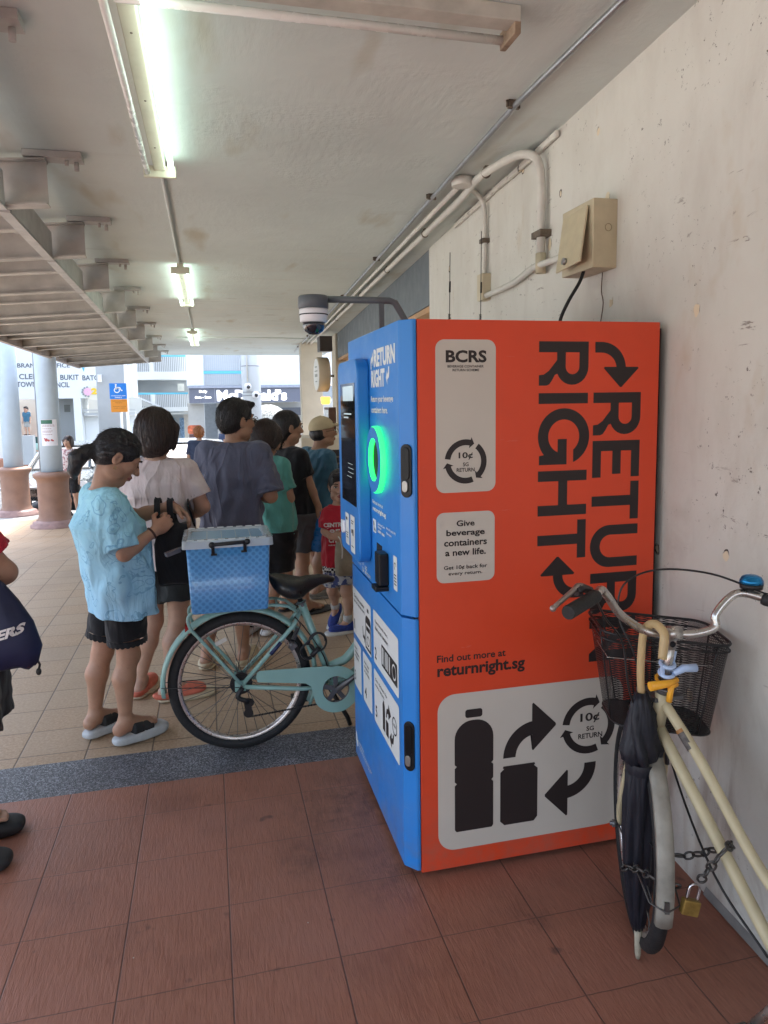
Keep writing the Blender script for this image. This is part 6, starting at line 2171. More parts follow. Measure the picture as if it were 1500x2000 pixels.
    def glasses(s, m):
        g, hp = MB(), s.hp
        for sg in (1, -1):
            g.tube([hp((.033 + .021 * math.cos(a)) * sg, .108, .008 + .017 * math.sin(a)) for a in np.linspace(0, 2 * PI, 17)[:-1]], .0016 * s.hs, 5, closed=True)
            g.tube([hp(.054 * sg, .106, .014), hp(.078 * sg, .06, .014), hp(.082 * sg, -.005, .010)], .0014 * s.hs, 5)
        g.tube([hp(-.012, .109, .010), hp(0, .112, .013), hp(.012, .109, .010)], .0014 * s.hs, 5)
        return g.build('glasses', m, s.t)
# ------------------------------------------------------------------ the queue
def print_on(p, tee, art_fn, center, rgt, up, fwd, m, name='print'):
    """artwork laid onto the front of a garment: every point is pushed out to the cloth"""
    me = tee.data
    V = np.zeros(len(me.vertices) * 3, np.float32)
    me.vertices.foreach_get('co', V)
    V = V.reshape(-1, 3) + np.array(LOC[tee.name])
    d = V - center
    U_, W_, D_ = d @ rgt, d @ up, d @ fwd
    front = D_ > -.02
    U_, W_, D_ = U_[front], W_[front], D_[front]
    def fn(u, v, q):
        w = np.argsort((U_ - u) ** 2 + (W_ - v) ** 2)[:4]
        return Vector(center + rgt * u + up * v + fwd * (D_[w].max() + .0015 + q))
    a = Art(fn)
    art_fn(a)
    return a.build(name, m, tee)

# blue printed tee
m_btee, n = special('blue_printed_cotton', .85, .2)
X, Y, Z = n.sep()
zz = n.ramp(Z, .65, 1.25)
cb = n.mix(zz, (.36, .61, .79), (.33, .62, .70))
cb = n.mix(n.ramp(n.noise(7, 4), .35, .7, 0, .35), cb, (.25, .50, .70))
wv = n.mapped((1, 1, 1))
warp = n.mix(.10, n.co(), n.noise(9, 2, .5, out=1))
v1 = n.vor(9.5, warp)
l1 = n.math('LESS_THAN', n.math('ABSOLUTE', n.math('SUBTRACT', v1, .40)), .024)
l2 = n.math('LESS_THAN', n.math('ABSOLUTE', n.math('SUBTRACT', v1, .23)), .016)
warp2 = n.mix(.14, n.co(), n.noise(12, 2, .5, out=1))
v2 = n.vor(17, warp2)
l3 = n.math('MULTIPLY', n.math('LESS_THAN', n.math('ABSOLUTE', n.math('SUBTRACT', v2, .30)), .03), n.ramp(n.noise(6, 1), .48, .52))
msk = n.ramp(n.noise(5, 2, .5, n.mapped((1, 1, 1), (0, 0, 0), (4, 1, 2))), .38, .48)
ln = n.math('MAXIMUM', n.math('MULTIPLY', n.math('MAXIMUM', l1, l2), msk), l3)
n.color(n.mix(n.math('MULTIPLY', ln, .48), cb, (.06, .22, .40)))
fld = n.noise(1, 3, .5, n.mapped((9, 9, 3), (.3, .25, 0)), 1.4)
n.bump(fld, .5, .05)

m_blackcloth = cloth('black_cloth', (.012, .012, .014), .2, fold=.3)
m_pink = cloth('pale_pink_cotton', (.62, .525, .515), .06, fold=.55)
m_dkgrey = cloth('charcoal_jersey', (.035, .040, .042), .15, .8)
m_slate = cloth('slate_violet_jersey', (.098, .105, .155), .1, .8, fold=.6)
m_teal = cloth('teal_jersey', (.10, .33, .29), .1, .75, fold=.55)
m_steelb = cloth('steel_blue_jersey', (.045, .13, .20), .1, .8, fold=.55)
m_heather = cloth('heather_shorts', (.075, .075, .078), .2, .85)
m_red_tee = cloth('red_jersey', (.46, .020, .038), .08, .8, fold=.5)
m_stone = cloth('stone_shorts', (.33, .33, .31), .1, .85)
m_foam = mat('pale_foam_sole', (.42, .44, .45), .6, var=.08, scale=40)
m_rub = mat('black_sole', (.02, .02, .021), .6, var=.15)
m_coral = mat('coral_canvas', (.62, .17, .11), .8, var=.12, scale=40)
m_cream_s = mat('cream_leather', (.52, .44, .30), .6, var=.1, scale=30)
m_bsn = mat('blue_sneaker', (.02, .045, .24), .7, var=.25, scale=60)
m_wsole = mat('white_sole', (.62, .62, .60), .5, var=.06)
m_greysh = mat('grey_canvas', (.22, .20, .17), .7, var=.15, scale=30)
m_glass = mat('black_acetate', (.015, .012, .012), .25, var=0)
QG = 'people queueing at the machine'

# --- woman in the blue printed tee, head bent over her bag
A = Person('woman in a blue printed tee bending over the black tote bag on her arm', (-.50, 3.62, 0), 1.53, 66, QG, h=.005, girth=1.02, hs=1.06, skin=m_skin1, headyaw=76, headpitch=-33,
    pose=dict(pelvis=(-.462, 3.62, .765), waist=(-.470, 3.62, .925), chest=(-.492, 3.62, 1.085), neck=(-.508, 3.625, 1.262), head=(-.428, 3.62, 1.402),
              shR=(-.448, 3.478, 1.200), shL=(-.566, 3.760, 1.205), elR=(-.402, 3.43, .972), wrR=(-.272, 3.495, 1.055), elL=(-.385, 3.80, 1.085), wrL=(-.198, 3.67, 1.152),
              hdR=(.62, .40, .40), pnR=(-.35, .9, -.1), hdL=(.75, -.05, -.5), pnL=(-.45, -.25, -.85),
              hipR=(-.430, 3.55, .73), hipL=(-.492, 3.69, .73), knR=(-.424, 3.562, .442), knL=(-.560, 3.682, .432), anR=(-.455, 3.552, .118), anL=(-.612, 3.672, .118), toR=(.181, .119, 0), toL=(.113, .120, 0)))
A.curl = {'R': .75, 'L': .45}
A.body(calf=1.02, eyes_down=True)
A.tee(m_btee, .652, .215, .142, .205, .168, sleeve=(.90, .62), cuff=.078, shoulder_r=.088, hem_c=(-.440, 3.62, .7), waist_c=(-.462, 3.62, .9), amp=.006, seed=3, flutes=.006)
A.shorts(m_blackcloth, frac=.66, r0=.108, r1=.094, amp=.003)
A.hair('ponytail', h_black, 2)
for q in 'RL':
    A.shoe(q, 'slide', m_rub, m_foam)
MB().ring(A.hp(.083, .0, -.046), A.hr, .006, .0012, 16, 5).build('earring', mat('gold', (.7, .5, .2), .25, metal=1.0, var=0), A.t)
wv_ = Vector(A.j['wrR'])
ax_ = (Vector(A.j['wrR']) - Vector(A.j['elR'])).normalized()
MB().ring(wv_ - ax_ * .012, ax_, .0275, .0055, 26, 8).build('bracelet', mat('wood_beads', (.05, .02, .016), .4, var=.3, scale=90), A.t)
# lace hem: a scalloped strip hanging from each shorts leg
for q in 'RL':
    a, b = Vector(A.j['hip' + q]), Vector(A.j['kn' + q])
    e = a.lerp(b, .655)
    ax2 = (b - a).normalized()
    u_ = ax2.orthogonal().normalized(); w_ = ax2.cross(u_)
    rr_ = .094 * A.k * math.sqrt(A.g) + .0025
    rings = []
    for t_ in range(4):
        rings.append([e + ax2 * (t_ * .009 + (.006 * abs(math.sin(k * PI / 4)) if t_ == 3 else 0)) + (u_ * math.cos(2 * PI * k / 96) + w_ * math.sin(2 * PI * k / 96)) * (rr_ + .0015 * math.sin(k * 1.3 + t_)) for k in range(96)])
    MB().loft(rings, caps=False).build('lace_trim', m_blackcloth, A.t)

# her tote bag, straps over the forearm
tb = thing('tote_bag', 'black cloth tote bag hanging from the forearm of the woman in blue', 'bag', (-.19, 3.60, .80))
rings = []
for z, hw, hd_, cx in ((.772, .078, .018, -.190), (.79, .085, .030, -.190), (.88, .090, .040, -.192), (.98, .086, .036, -.196), (1.045, .074, .022, -.190), (1.075, .060, .012, -.186)):
    ring = []
    for k in range(28):
        a = 2 * PI * k / 28
        c_, s_ = math.cos(a), math.sin(a)
        ring.append(Vector((cx + hw * math.copysign(abs(c_) ** .6, c_) + .004 * math.sin(z * 70 + a * 3), 3.585 + hd_ * s_ + .006 * math.sin(a * 2 + z * 40), z + .006 * math.sin(a * 3))))
    rings.append(ring)
MB().loft(rings).build('bag_body', m_blackcloth, tb)
for x0, yy in ((-.262, 3.70), (-.200, 3.655)):
    st = MB()
    pts = catmull([(x0 + .02, 3.575, 1.06), (x0 + .002, 3.60, 1.10), (x0 - .002, yy - .03, 1.165), (x0, yy, 1.187), (x0 + .004, yy + .025, 1.165), (x0 + .015, yy - .0, 1.09), (x0 + .035, 3.60, 1.055)], 6)
    for a, b in zip(pts, pts[1:]):
        st.bar(a, b + (b - a) * .15, .030, .004, up=(.15, 1, .02))
    st.build('strap', m_blackcloth, tb)

# --- woman in the pink tee, seen from behind
B = Person('woman in a pale pink tee and charcoal shorts with a dark bob, seen from behind', (-.31, 4.1, 0), 1.63, 12, QG, h=.0055, girth=1.0, hs=1.08, skin=m_skin2, headyaw=32, headpitch=-6,
    pose=dict(pelvis=(-.275, 4.10, .835), waist=(-.278, 4.10, 1.0), chest=(-.288, 4.10, 1.16), neck=(-.290, 4.09, 1.355), head=(-.278, 4.11, 1.50), shR=(-.128, 4.08, 1.292), shL=(-.448, 4.13, 1.302),
              elR=(-.050, 4.06, 1.085), wrR=(-.135, 4.235, 1.00), hdR=(-.3, .8, .25), pnR=(-.8, -.3, .2), elL=(-.52, 4.12, 1.08), wrL=(-.42, 4.32, 1.07), hdL=(.5, .85, .1),
              hipR=(-.202, 4.08, .80), hipL=(-.350, 4.11, .80), knR=(-.206, 4.062, .447), knL=(-.347, 4.122, .440), anR=(-.270, 4.042, .088), anL=(-.440, 4.155, .088), toR=(.19, .05, 0), toL=(.06, .2, 0)))
B.body(eyes_down=False)
B.tee(m_pink, .755, .172, .128, .185, .138, sleeve=(.72, .72), cuff=.073, shoulder_r=.078, hem_c=(-.275, 4.10, .8), amp=.006, seed=5, flutes=.007)
B.shorts(m_dkgrey, frac=.64, r0=.108, r1=.098)
B.hair('bob', h_bob, 4)
B.glasses(m_glass)
for q in 'RL':
    B.shoe(q, 'slipper', m_coral, m_cream_s)
ph = MB().cbox((-.112, 4.015, 1.065), (.012, .085, .15), Matrix.Rotation(R(18), 3, 'X') @ Matrix.Rotation(R(-12), 3, 'Y'))
tag(ph.build('phone', mat('black_phone', (.012, .012, .014), .2, var=.1), None, (-.112, 4.015, 1.0), bevel=.006), 'black phone held at the elbow of the woman in pink', 'phone')

# --- tall man in the slate tee
Cm = Person('tall man in a loose slate violet tee and glasses, seen from behind', (.06, 4.5, 0), 1.69, 22, QG, h=.0055, girth=1.05, hs=1.10, skin=m_skin3, headyaw=58, headpitch=0,
    pose=dict(pelvis=(.115, 4.50, .87), waist=(.122, 4.50, 1.05), chest=(.135, 4.50, 1.21), neck=(.150, 4.49, 1.395), head=(.168, 4.51, 1.543), shR=(.300, 4.44, 1.352), shL=(-.015, 4.55, 1.365),
              elR=(.352, 4.38, 1.085), wrR=(.30, 4.60, 1.06), hdR=(-.2, .95, .1), pnR=(-.9, -.1, .2), elL=(-.085, 4.56, 1.09), wrL=(-.02, 4.77, 1.05), hdL=(.3, .9, 0),
              hipR=(.195, 4.48, .83), hipL=(.035, 4.52, .83), knR=(.160, 4.49, .46), knL=(.0, 4.51, .46), anR=(.160, 4.50, .088), anL=(-.070, 4.51, .088), toR=(.35, .9, 0), toL=(.25, .95, 0)))
Cm.body()
Cm.tee(m_slate, .790, .190, .150, .205, .150, sleeve=(.92, .92), cuff=.088, shoulder_r=.082, hem_c=(.112, 4.50, .8), amp=.006, seed=8, flutes=.012, nfl=6)
Cm.shorts(m_dkgrey, frac=.95, r0=.11, r1=.10)
Cm.hair('short', h_black, 6)
Cm.glasses(m_glass)
for q in 'RL':
    Cm.shoe(q, 'flat', m_cream_s, m_cream_s)

# --- woman in teal
D = Person('woman in a teal tee and black skirt with a short bob, head bowed', (.34, 5.02, 0), 1.53, 30, QG, h=.0065, girth=1.06, hs=1.07, skin=m_skin1, headyaw=52, headpitch=-24,
    pose=dict(pelvis=(.400, 5.02, .80), waist=(.385, 5.02, .95), chest=(.365, 5.02, 1.09), neck=(.345, 5.02, 1.27), head=(.388, 5.02, 1.402), shR=(.480, 4.94, 1.222), shL=(.215, 5.08, 1.235),
              elR=(.522, 4.93, .995), wrR=(.44, 5.12, 1.02), hdR=(-.4, .9, .1), elL=(.19, 5.14, 1.0), wrL=(.30, 5.29, 1.02), hdL=(.6, .7, .1),
              hipR=(.468, 4.98, .77), hipL=(.332, 5.06, .77), knR=(.43, 5.0, .43), knL=(.30, 5.06, .43), anR=(.35, 5.03, .116), anL=(.20, 5.07, .116), toR=(.5, .8, 0), toL=(.4, .9, 0)))
D.body()
D.tee(m_teal, .745, .170, .132, .178, .135, sleeve=(.72, .72), cuff=.072, shoulder_r=.072, hem_c=(.410, 5.02, .76), amp=.006, seed=11)
D.shorts(m_blackcloth, frac=.86, r0=.12, r1=.115, skirt=True, name='skirt')
D.hair('shortbob', h_bob, 9)
D.glasses(m_glass)
for q in 'RL':
    D.shoe(q, 'slide', m_rub, m_wsole)

# --- woman in the black tee holding the blue bag
E_ = Person('woman in a black tee and grey shorts holding a blue plastic bag', (.61, 5.5, 0), 1.59, 52, QG, h=.0065, hs=1.07, skin=m_skin3, headyaw=72, headpitch=-3,
    pose=dict(pelvis=(.628, 5.47, .82), waist=(.615, 5.47, .98), chest=(.595, 5.47, 1.14), neck=(.572, 5.47, 1.325), head=(.588, 5.46, 1.463), shR=(.660, 5.36, 1.252), shL=(.500, 5.58, 1.262),
              elR=(.722, 5.36, 1.035), wrR=(.788, 5.36, .86), hdR=(.15, .0, -1), pnR=(-.7, .7, 0), elL=(.50, 5.66, 1.02), wrL=(.58, 5.74, .85),
              hipR=(.670, 5.41, .785), hipL=(.580, 5.53, .785), knR=(.665, 5.43, .43), knL=(.565, 5.55, .43), anR=(.685, 5.46, .085), anL=(.54, 5.60, .085), toR=(.8, .45, 0), toL=(.7, .6, 0)))
E_.curl = {'R': 1.0, 'L': .4}
E_.body()
E_.tee(m_blackcloth, .795, .165, .130, .172, .138, sleeve=(.70, .70), cuff=.068, shoulder_r=.07, amp=.005, seed=13)
_sh = E_.shorts(m_heather, frac=.74, r0=.118, r1=.112)
for dx in (0, .022):
    p0, p1_ = Vector((.735 + dx * .4, 5.352 + dx * .6, .80)), Vector((.765 + dx * .5, 5.345 + dx * .9, .54))
    MB().bar(p0, p1_, .006, .004, up=(.6, -.8, 0)).build('side_stripe', mat('mint_stripe', (.40, .55, .52), .8, var=0), _sh)
E_.hair('tied', h_black, 12)
for q in 'RL':
    E_.shoe(q, 'flipflop', m_rub, m_rub)
pb = thing('plastic_bag', 'blue translucent plastic bag hanging from the hand of the woman in black', 'bag', (.81, 5.35, .6))
rings = []
for z, hw, hd_ in ((.52, .070, .03), (.535, .085, .055), (.60, .088, .06), (.68, .070, .045), (.76, .035, .025), (.80, .018, .014)):
    rings.append([Vector((.805 + .01 * math.sin(z * 30) + hw * math.cos(2 * PI * k / 26) * (1 + .08 * math.sin(k * 2.1 + z * 50)), 5.35 + hd_ * math.sin(2 * PI * k / 26) * (1 + .12 * math.sin(k * 3.3 + z * 30)), z + .006 * math.sin(k))) for k in range(26)])
MB().loft(rings).build('bag_body', mat('blue_film', (.015, .16, .45), .3, var=.25, scale=16, alpha=.86, bump=.6, bscale=28), pb)
MB().tube([(.803, 5.345, .79), (.795, 5.34, .83), (.800, 5.36, .848), (.806, 5.375, .83), (.806, 5.355, .79)], .006, 6, sub=4).build('handle', MATS['blue_film'], pb)

# --- man with the cap
Fm = Person('man in a cream cap, glasses and steel blue tee near the front of the queue', (.88, 5.95, 0), 1.55, 66, QG, h=.0065, girth=1.12, hs=1.06, skin=m_skin3, headyaw=78, headpitch=4,
    pose=dict(pelvis=(.88, 5.95, .77), waist=(.88, 5.95, .93), chest=(.878, 5.95, 1.07), neck=(.882, 5.95, 1.262), head=(.930, 5.95, 1.402), shR=(.945, 5.80, 1.205), shL=(.80, 6.09, 1.215),
              elR=(.968, 5.78, .97), wrR=(1.03, 5.84, .79), elL=(.82, 6.16, .98), wrL=(.92, 6.2, .80),
              hipR=(.905, 5.88, .74), hipL=(.845, 6.02, .74), knR=(.885, 5.88, .41), knL=(.84, 6.03, .41), anR=(.845, 5.89, .085), anL=(.93, 6.05, .085), toR=(.95, .25, 0), toL=(.9, .35, 0)))
Fm.body()
Fm.tee(m_steelb, .715, .190, .155, .20, .158, sleeve=(.78, .78), cuff=.074, shoulder_r=.078, amp=.006, seed=17)
Fm.shorts(m_stone, frac=.98, r0=.11, r1=.102)
Fm.hair('cap', h_black, 14)
Fm.glasses(m_glass)
for q in 'RL':
    Fm.shoe(q, 'flat', m_greysh, m_greysh)
m_cap = mat('cream_twill', (.52, .43, .27), .85, var=.06, scale=20, bump=.15, bscale=200)
Fc = Field(Fm.j['head'] - .25, Fm.j['head'] + .25, .0055)
axh = [Fm.hr, Fm.hf, Fm.hu]
Fc.ell(Fm.hp(0, -.012, .040), vec(.084, .104, .092) * Fm.hs, axh, .0)
Fc.plane_cut(Fm.hp(0, 0, .030), -Fm.hu + Fm.hf * .08)
Fc.ell(Fm.hp(0, .135, .050), vec(.076, .088, .013) * Fm.hs, [Fm.hr, unit(Fm.hf - Fm.hu * .06), unit(Fm.hu + Fm.hf * .06)], .012)
Fc.ell(Fm.hp(0, -.012, .132), vec(.008, .008, .006), axh, .003)
V_, Q_ = Fc.mesh()
cap_o = np_mesh('cap', V_, Q_, [m_cap], Fm.t)
ck_ = MB().tube([Fm.hp(.040, .070, .072), Fm.hp(.030, .083, .064), Fm.hp(.008, .094, .082)], [.003, .005, .002], 6, sub=4)
ck_.build('cap_mark', m_glass, cap_o)

# --- boy in red
G_ = Person('boy in a red lettered tee and blue sneakers turning to look at the camera', (.88, 4.98, 0), 1.16, -150, QG, h=.005, girth=.98, hs=.95, skin=m_skin2, headyaw=-172, headpitch=-2,
    pose=dict(pelvis=(.878, 4.99, .545), waist=(.882, 4.99, .66), chest=(.886, 4.99, .765), neck=(.890, 4.995, .898), head=(.890, 4.985, 1.052), shR=(.800, 4.965, .868), shL=(.975, 5.03, .872),
              elR=(.770, 4.95, .745), wrR=(.800, 4.868, .715), hdR=(.75, -.35, .05), pnR=(.3, .7, -.4), elL=(1.00, 4.99, .73), wrL=(.925, 4.865, .70), hdL=(-.8, -.3, 0), pnL=(-.3, .7, -.4),
              hipR=(.838, 4.985, .52), hipL=(.920, 5.0, .52), knR=(.825, 5.02, .295), knL=(.912, 4.93, .30), anR=(.858, 5.09, .135), anL=(.918, 4.925, .070), toR=(-.45, -.62, -.62), toL=(-1, -.12, 0)))
G_.curl = {'R': .8, 'L': .8}
G_.body()
_tee = G_.tee(m_red_tee, .490, .125, .098, .122, .092, sleeve=(.85, .85), cuff=.075, shoulder_r=.072, amp=.004, seed=19, hem_c=(.872, 4.985, .5))
m_bwprint, n = special('check_hem', .8, .2)
def _tee_print(a):
    a.text('CENTRAL', -.082, .082, .036, .068, bold=.05, d=0)
    a.text('85', -.045, .03, -.022, .02, bold=.04, d=0)
    a.shapes([rrect(-.06, .05, .026, .030, .001)], 0)
    a.text('CITY', -.05, .04, -.075, -.04, bold=.05, d=0)
    a.text('HAVE A DAY', -.05, .055, -.098, -.088, bold=.02, d=0)
fw = unit(vec(-.40, -.92, 0))
print_on(G_, _tee, _tee_print, vec(.880, 4.985, .745), unit(vec(.92, -.40, 0)), vec(0, 0, 1), fw, mat('white_ink', (.66, .62, .60), .8, var=.05))
m_camo, n = special('patterned_shorts', .85, .2)
nz = n.noise(26, 3, .6)
n.color(n.mix(n.ramp(nz, .48, .52), (.42, .43, .45), (.07, .09, .22)))
G_.shorts(m_camo, frac=.80, r0=.105, r1=.105)
# checked strip below the tee
chk, n = special('checked_cloth', .8, .2)
ck2 = n.new('TexChecker'); ck2.inputs['Scale'].default_value = 62
n.link(n.co(), ck2.inputs['Vector'])
ck2.inputs[1].default_value = (.6, .6, .58, 1); ck2.inputs[2].default_value = (.015, .015, .02, 1)
n.color(ck2.outputs[0])
rings = [[Vector((.872 + rx * math.cos(2 * PI * k / 40) * .92 - ry * math.sin(2 * PI * k / 40) * .35, 4.985 + rx * math.cos(2 * PI * k / 40) * .38 + ry * math.sin(2 * PI * k / 40) * .9, z)) for k in range(40)] for z, rx, ry in ((.455, .130, .100), (.475, .128, .099), (.492, .122, .095))]
MB().loft(rings, caps=False).build('checked_hem', chk, G_.t)
G_.hair('short', h_black, 21)
for q in 'RL':
    so = G_.shoe(q, 'sneaker', m_bsn, m_wsole)
    an, kn = Vector(G_.j['an' + q]), Vector(G_.j['kn' + q])
    MB().tube([an.lerp(kn, .0), an.lerp(kn, .26)], [.031, .034], 16).build('sock', mat('grey_sock', (.45, .45, .44), .9, var=.1, scale=30), G_.t)
cbag = thing('carry_bag', 'beige translucent carrier bag held by the boy in red', 'bag', (.88, 4.83, .5))
rings = []
for z, hw, hd_ in ((.455, .078, .03), (.47, .088, .045), (.56, .090, .046), (.64, .086, .03), (.685, .08, .012)):
    rings.append([Vector((.900 + hw * math.copysign(abs(math.cos(2 * PI * k / 28)) ** .7, math.cos(2 * PI * k / 28)), 4.80 + hd_ * math.sin(2 * PI * k / 28) * (1 + .1 * math.sin(k * 2.7 + z * 40)), z + .004 * math.sin(k * 1.7))) for k in range(28)])
MB().loft(rings).build('bag_body', mat('beige_film', (.30, .265, .20), .35, var=.2, scale=14, alpha=.88, bump=.5, bscale=26), cbag)
for x in (.855, .925):
    MB().tube([(x, 4.77, .56), (x + .005, 4.765, .64), (x, 4.80, .70), (x - .01, 4.84, .72), (x - .012, 4.86, .70)], .005, 6, sub=5).build('handle', mat('white_cord', (.6, .58, .54), .7, var=0), cbag)

# --- mostly hidden person between the man and the woman in teal
Hh = Person('person with dark brown hair mostly hidden between the slate tee and the teal tee', (.32, 5.75, 0), 1.50, 40, QG, h=.008, hs=1.05, skin=m_skin1)
Hh.body(face=True)
Hh.tee(m_dkgrey, .78 * .95, .16, .12, seed=23)
Hh.shorts(m_blackcloth, frac=.8)
Hh.hair('bob', h_brown, 5)
for q in 'RL':
    Hh.shoe(q, 'slide', m_rub, m_wsole)

# --- person at the left edge with the navy bag
I_ = Person('person in a red tee and black shorts at the left edge carrying a navy tote', (-.985, 2.78, 0), 1.60, 84, None, h=.0055, girth=1.12, hs=1.05, skin=m_skin1,
    pose=dict(shR=(-0.860, 2.65, 1.29), shL=(-0.940, 2.95, 1.30), elR=(-0.715, 2.70, 1.075), wrR=(-0.900, 2.58, .995), hdR=(-0.745, -.4, -.2), elL=(-0.970, 3.02, 1.05), wrL=(-0.930, 2.98, .84),
              chest=(-0.965, 2.78, 1.16), neck=(-0.965, 2.78, 1.345), head=(-0.945, 2.78, 1.50), pelvis=(-0.915, 2.78, .84), waist=(-0.940, 2.78, 1.0), hipR=(-0.905, 2.70, .80), hipL=(-0.915, 2.86, .80), knR=(-0.930, 2.69, .445), knL=(-0.940, 2.88, .445),
              anR=(-0.985, 2.685, .120), anL=(-0.995, 2.895, .120), toR=(1, -.05, 0), toL=(1, .05, 0)))
I_.body()
I_.tee(m_red_tee, .80, .19, .145, .19, .15, sleeve=(.72, .62), cuff=.085, shoulder_r=.08, seed=29, hem_c=(-.93, 2.78, .8))
I_.shorts(m_blackcloth, frac=.82, r0=.14, r1=.155)
I_.hair('short', h_black, 22)
for q in 'RL':
    I_.shoe(q, 'slide', m_rub, m_rub)
nb = thing('tote_bag', 'navy drawstring tote with white slanted lettering at the left edge', 'bag', (-.75, 2.62, .8))
m_nvb = mat('navy_nylon', (.009, .013, .048), .5, var=.2, scale=8, bump=.5, bscale=14)
rings = []
bc = Vector((-.80, 2.585, 0))
for z, hw, hd_, cx in ((.770, .165, .02, -.775), (.785, .178, .05, -.775), (.84, .188, .062, -.77), (.92, .170, .06, -.775), (1.0, .130, .045, -.775), (1.055, .085, .03, -.770), (1.09, .04, .02, -.760)):
    rings.append([Vector((cx + hw * math.copysign(abs(math.cos(2 * PI * k / 36)) ** .7, math.cos(2 * PI * k / 36)), 2.575 + hd_ * math.sin(2 * PI * k / 36) + .005 * math.sin(k * 1.7 + z * 40), z + .006 * math.sin(k * 1.1))) for k in range(36)])
nbo = MB().loft(rings).build('bag_body', m_nvb, nb)
def _nb(a):
    vs_, fs_ = text_mesh('SKECHERS', .045)
    mx = max(v[0] for v in vs_); my = max(v[1] for v in vs_)
    a.put(([((x / mx - 1) * .235 + y / my * .010, (y / my) * .034 + (x / mx - 1) * .055) for x, y in vs_], fs_), 0)
print_on(None, nbo, _nb, vec(-.628, 2.575, .905), vec(1, 0, 0), vec(0, 0, 1), vec(0, -1, 0), mat('white_ink', (.66, .62, .60), .8), 'lettering')
st = MB()
pts = catmull([(-.775, 2.575, 1.06), (-.765, 2.60, 1.12), (-.765, 2.67, 1.165), (-.775, 2.735, 1.14), (-.775, 2.70, 1.05), (-.772, 2.60, 1.04)], 6)
st.tube(pts, .012, 8)
st.build('strap', m_nvb, nb)
MB().tube([(-.61, 2.60, .79), (-.60, 2.60, .765), (-.605, 2.60, .745)], .004, 6).ell((-.605, 2.60, .74), (.009, .009, .013)).build('cord_lock', m_bkblk, nb)
# ------------------------------------------------------------------ everything outside the covered walk
m_colp = mat('column_blue_grey', (.44, .55, .66), .55, var=.06, scale=3)
m_colb = mat('column_brown', (.24, .135, .095), .5, var=.12, scale=5, bump=.1, bscale=20)
def column(x, y, lab, poster=False):
    z = gz(y)
    t = thing('column', lab, 'column', (x, y, z), 'round painted columns')
    MB().lathe([(.185, 1.0), (.185, 6.0)], (x, y, z), n=40).build('shaft', m_colp, t)
    MB().lathe([(.30, .13), (.285, .16), (.27, .20), (.265, .50), (.268, .80), (.275, .86), (.30, .89), (.325, .92), (.33, .95), (.325, .975), (.28, .995), (.20, 1.012)], (x, y, z), n=40, caps=False).build('drum', m_colb, t)
    MB().lathe([(.42, 0), (.42, .045), (.38, .06), (.38, .095), (.335, .11), (.31, .135)], (x, y, z), n=40, caps=False).build('base', mat('column_base_mauve', (.30, .19, .17), .5, var=.2, scale=9), t)
    return t
cb_ = column(-2.80, 14.0, 'pale blue round column on a brown drum base, carrying a white poster')
column(-3.92, 16.0, 'pale blue round column on a brown drum base, behind the one with the poster')
c0_ = Vector((-2.80, 14.0, 0))
def onc(u, v, d):
    a = R(-90) + .18 + u / .187
    return Vector((c0_.x + (.187 + d) * math.cos(a), c0_.y + (.187 + d) * math.sin(a), v))
po = MB()
for k in range(8):
    u0, u1 = -.14 + k * .035, -.14 + (k + 1) * .035
    po.add([onc(u0, .955, .003), onc(u1, .955, .003), onc(u1, 1.425, .003), onc(u0, 1.425, .003)], [(0, 1, 2, 3)])
pt = thing('poster', 'white notice with a green header stuck on the front column', 'poster', (-2.8, 13.8, .95))
po.build('paper', mat('poster_paper', (.72, .72, .76), .6, var=.03), pt)
a = Art(onc)
for k in range(5): a.shapes([[(-.135 + k * .038, 1.345), (-.135 + (k + 1) * .038 - .0001, 1.345), (-.135 + (k + 1) * .038 - .0001, 1.415), (-.135 + k * .038, 1.415)]], .005)
a.build('green_header', mat('poster_green', (.05, .15, .10), .6, var=0), pt)
a = Art(onc)
for k, (u0, w_, v) in enumerate(((-.11, .2, 1.32), (-.12, .22, 1.30), (-.12, .16, 1.255), (-.12, .18, 1.215), (-.12, .15, 1.195), (-.12, .17, 1.15))):
    for q in range(5): a.shapes([rrect(u0 + q * w_ / 5, u0 + (q + .85) * w_ / 5, v, v + .008, .001, 2)], .005)
a.build('text_lines', mat('poster_text', (.30, .16, .18), .6, var=0), pt)
a = Art(onc)
for u, v, s_ in ((-.06, 1.06, .03), (-.02, 1.05, .02), (.03, 1.055, .018), (.05, 1.045, .016), (-.09, 1.085, .012)): a.shapes([arc(u, v, s_, 0, 330, 8)], .005)
a.build('picture', mat('poster_red', (.45, .10, .10), .6, var=0), pt)
MB().tube([(-2.985, 13.96, .5), (-2.985, 13.96, 3.5)], .014, 8).build('cable_pipe', mat('grey_conduit', (.25, .27, .29), .5), cb_)
# guard rails between the columns
gr = thing('guard_rail', 'short grey steel guard rail behind the columns', 'rail', (-3.2, 16.2, gz(16)))
for x in (-3.05, -3.25):
    MB().lathe([(.05, 0), (.05, .58), (.065, .60), (.065, .66), (.045, .68)], (x, 16.6, gz(16.6)), n=16).build('post', mat('grey_post', (.30, .32, .34), .5), gr)
MB().tube([(-3.05, 16.6, gz(16.6) + .5), (-7, 16.6, gz(16.6) + .5)], .03, 8).build('bar', MATS['grey_post'], gr)

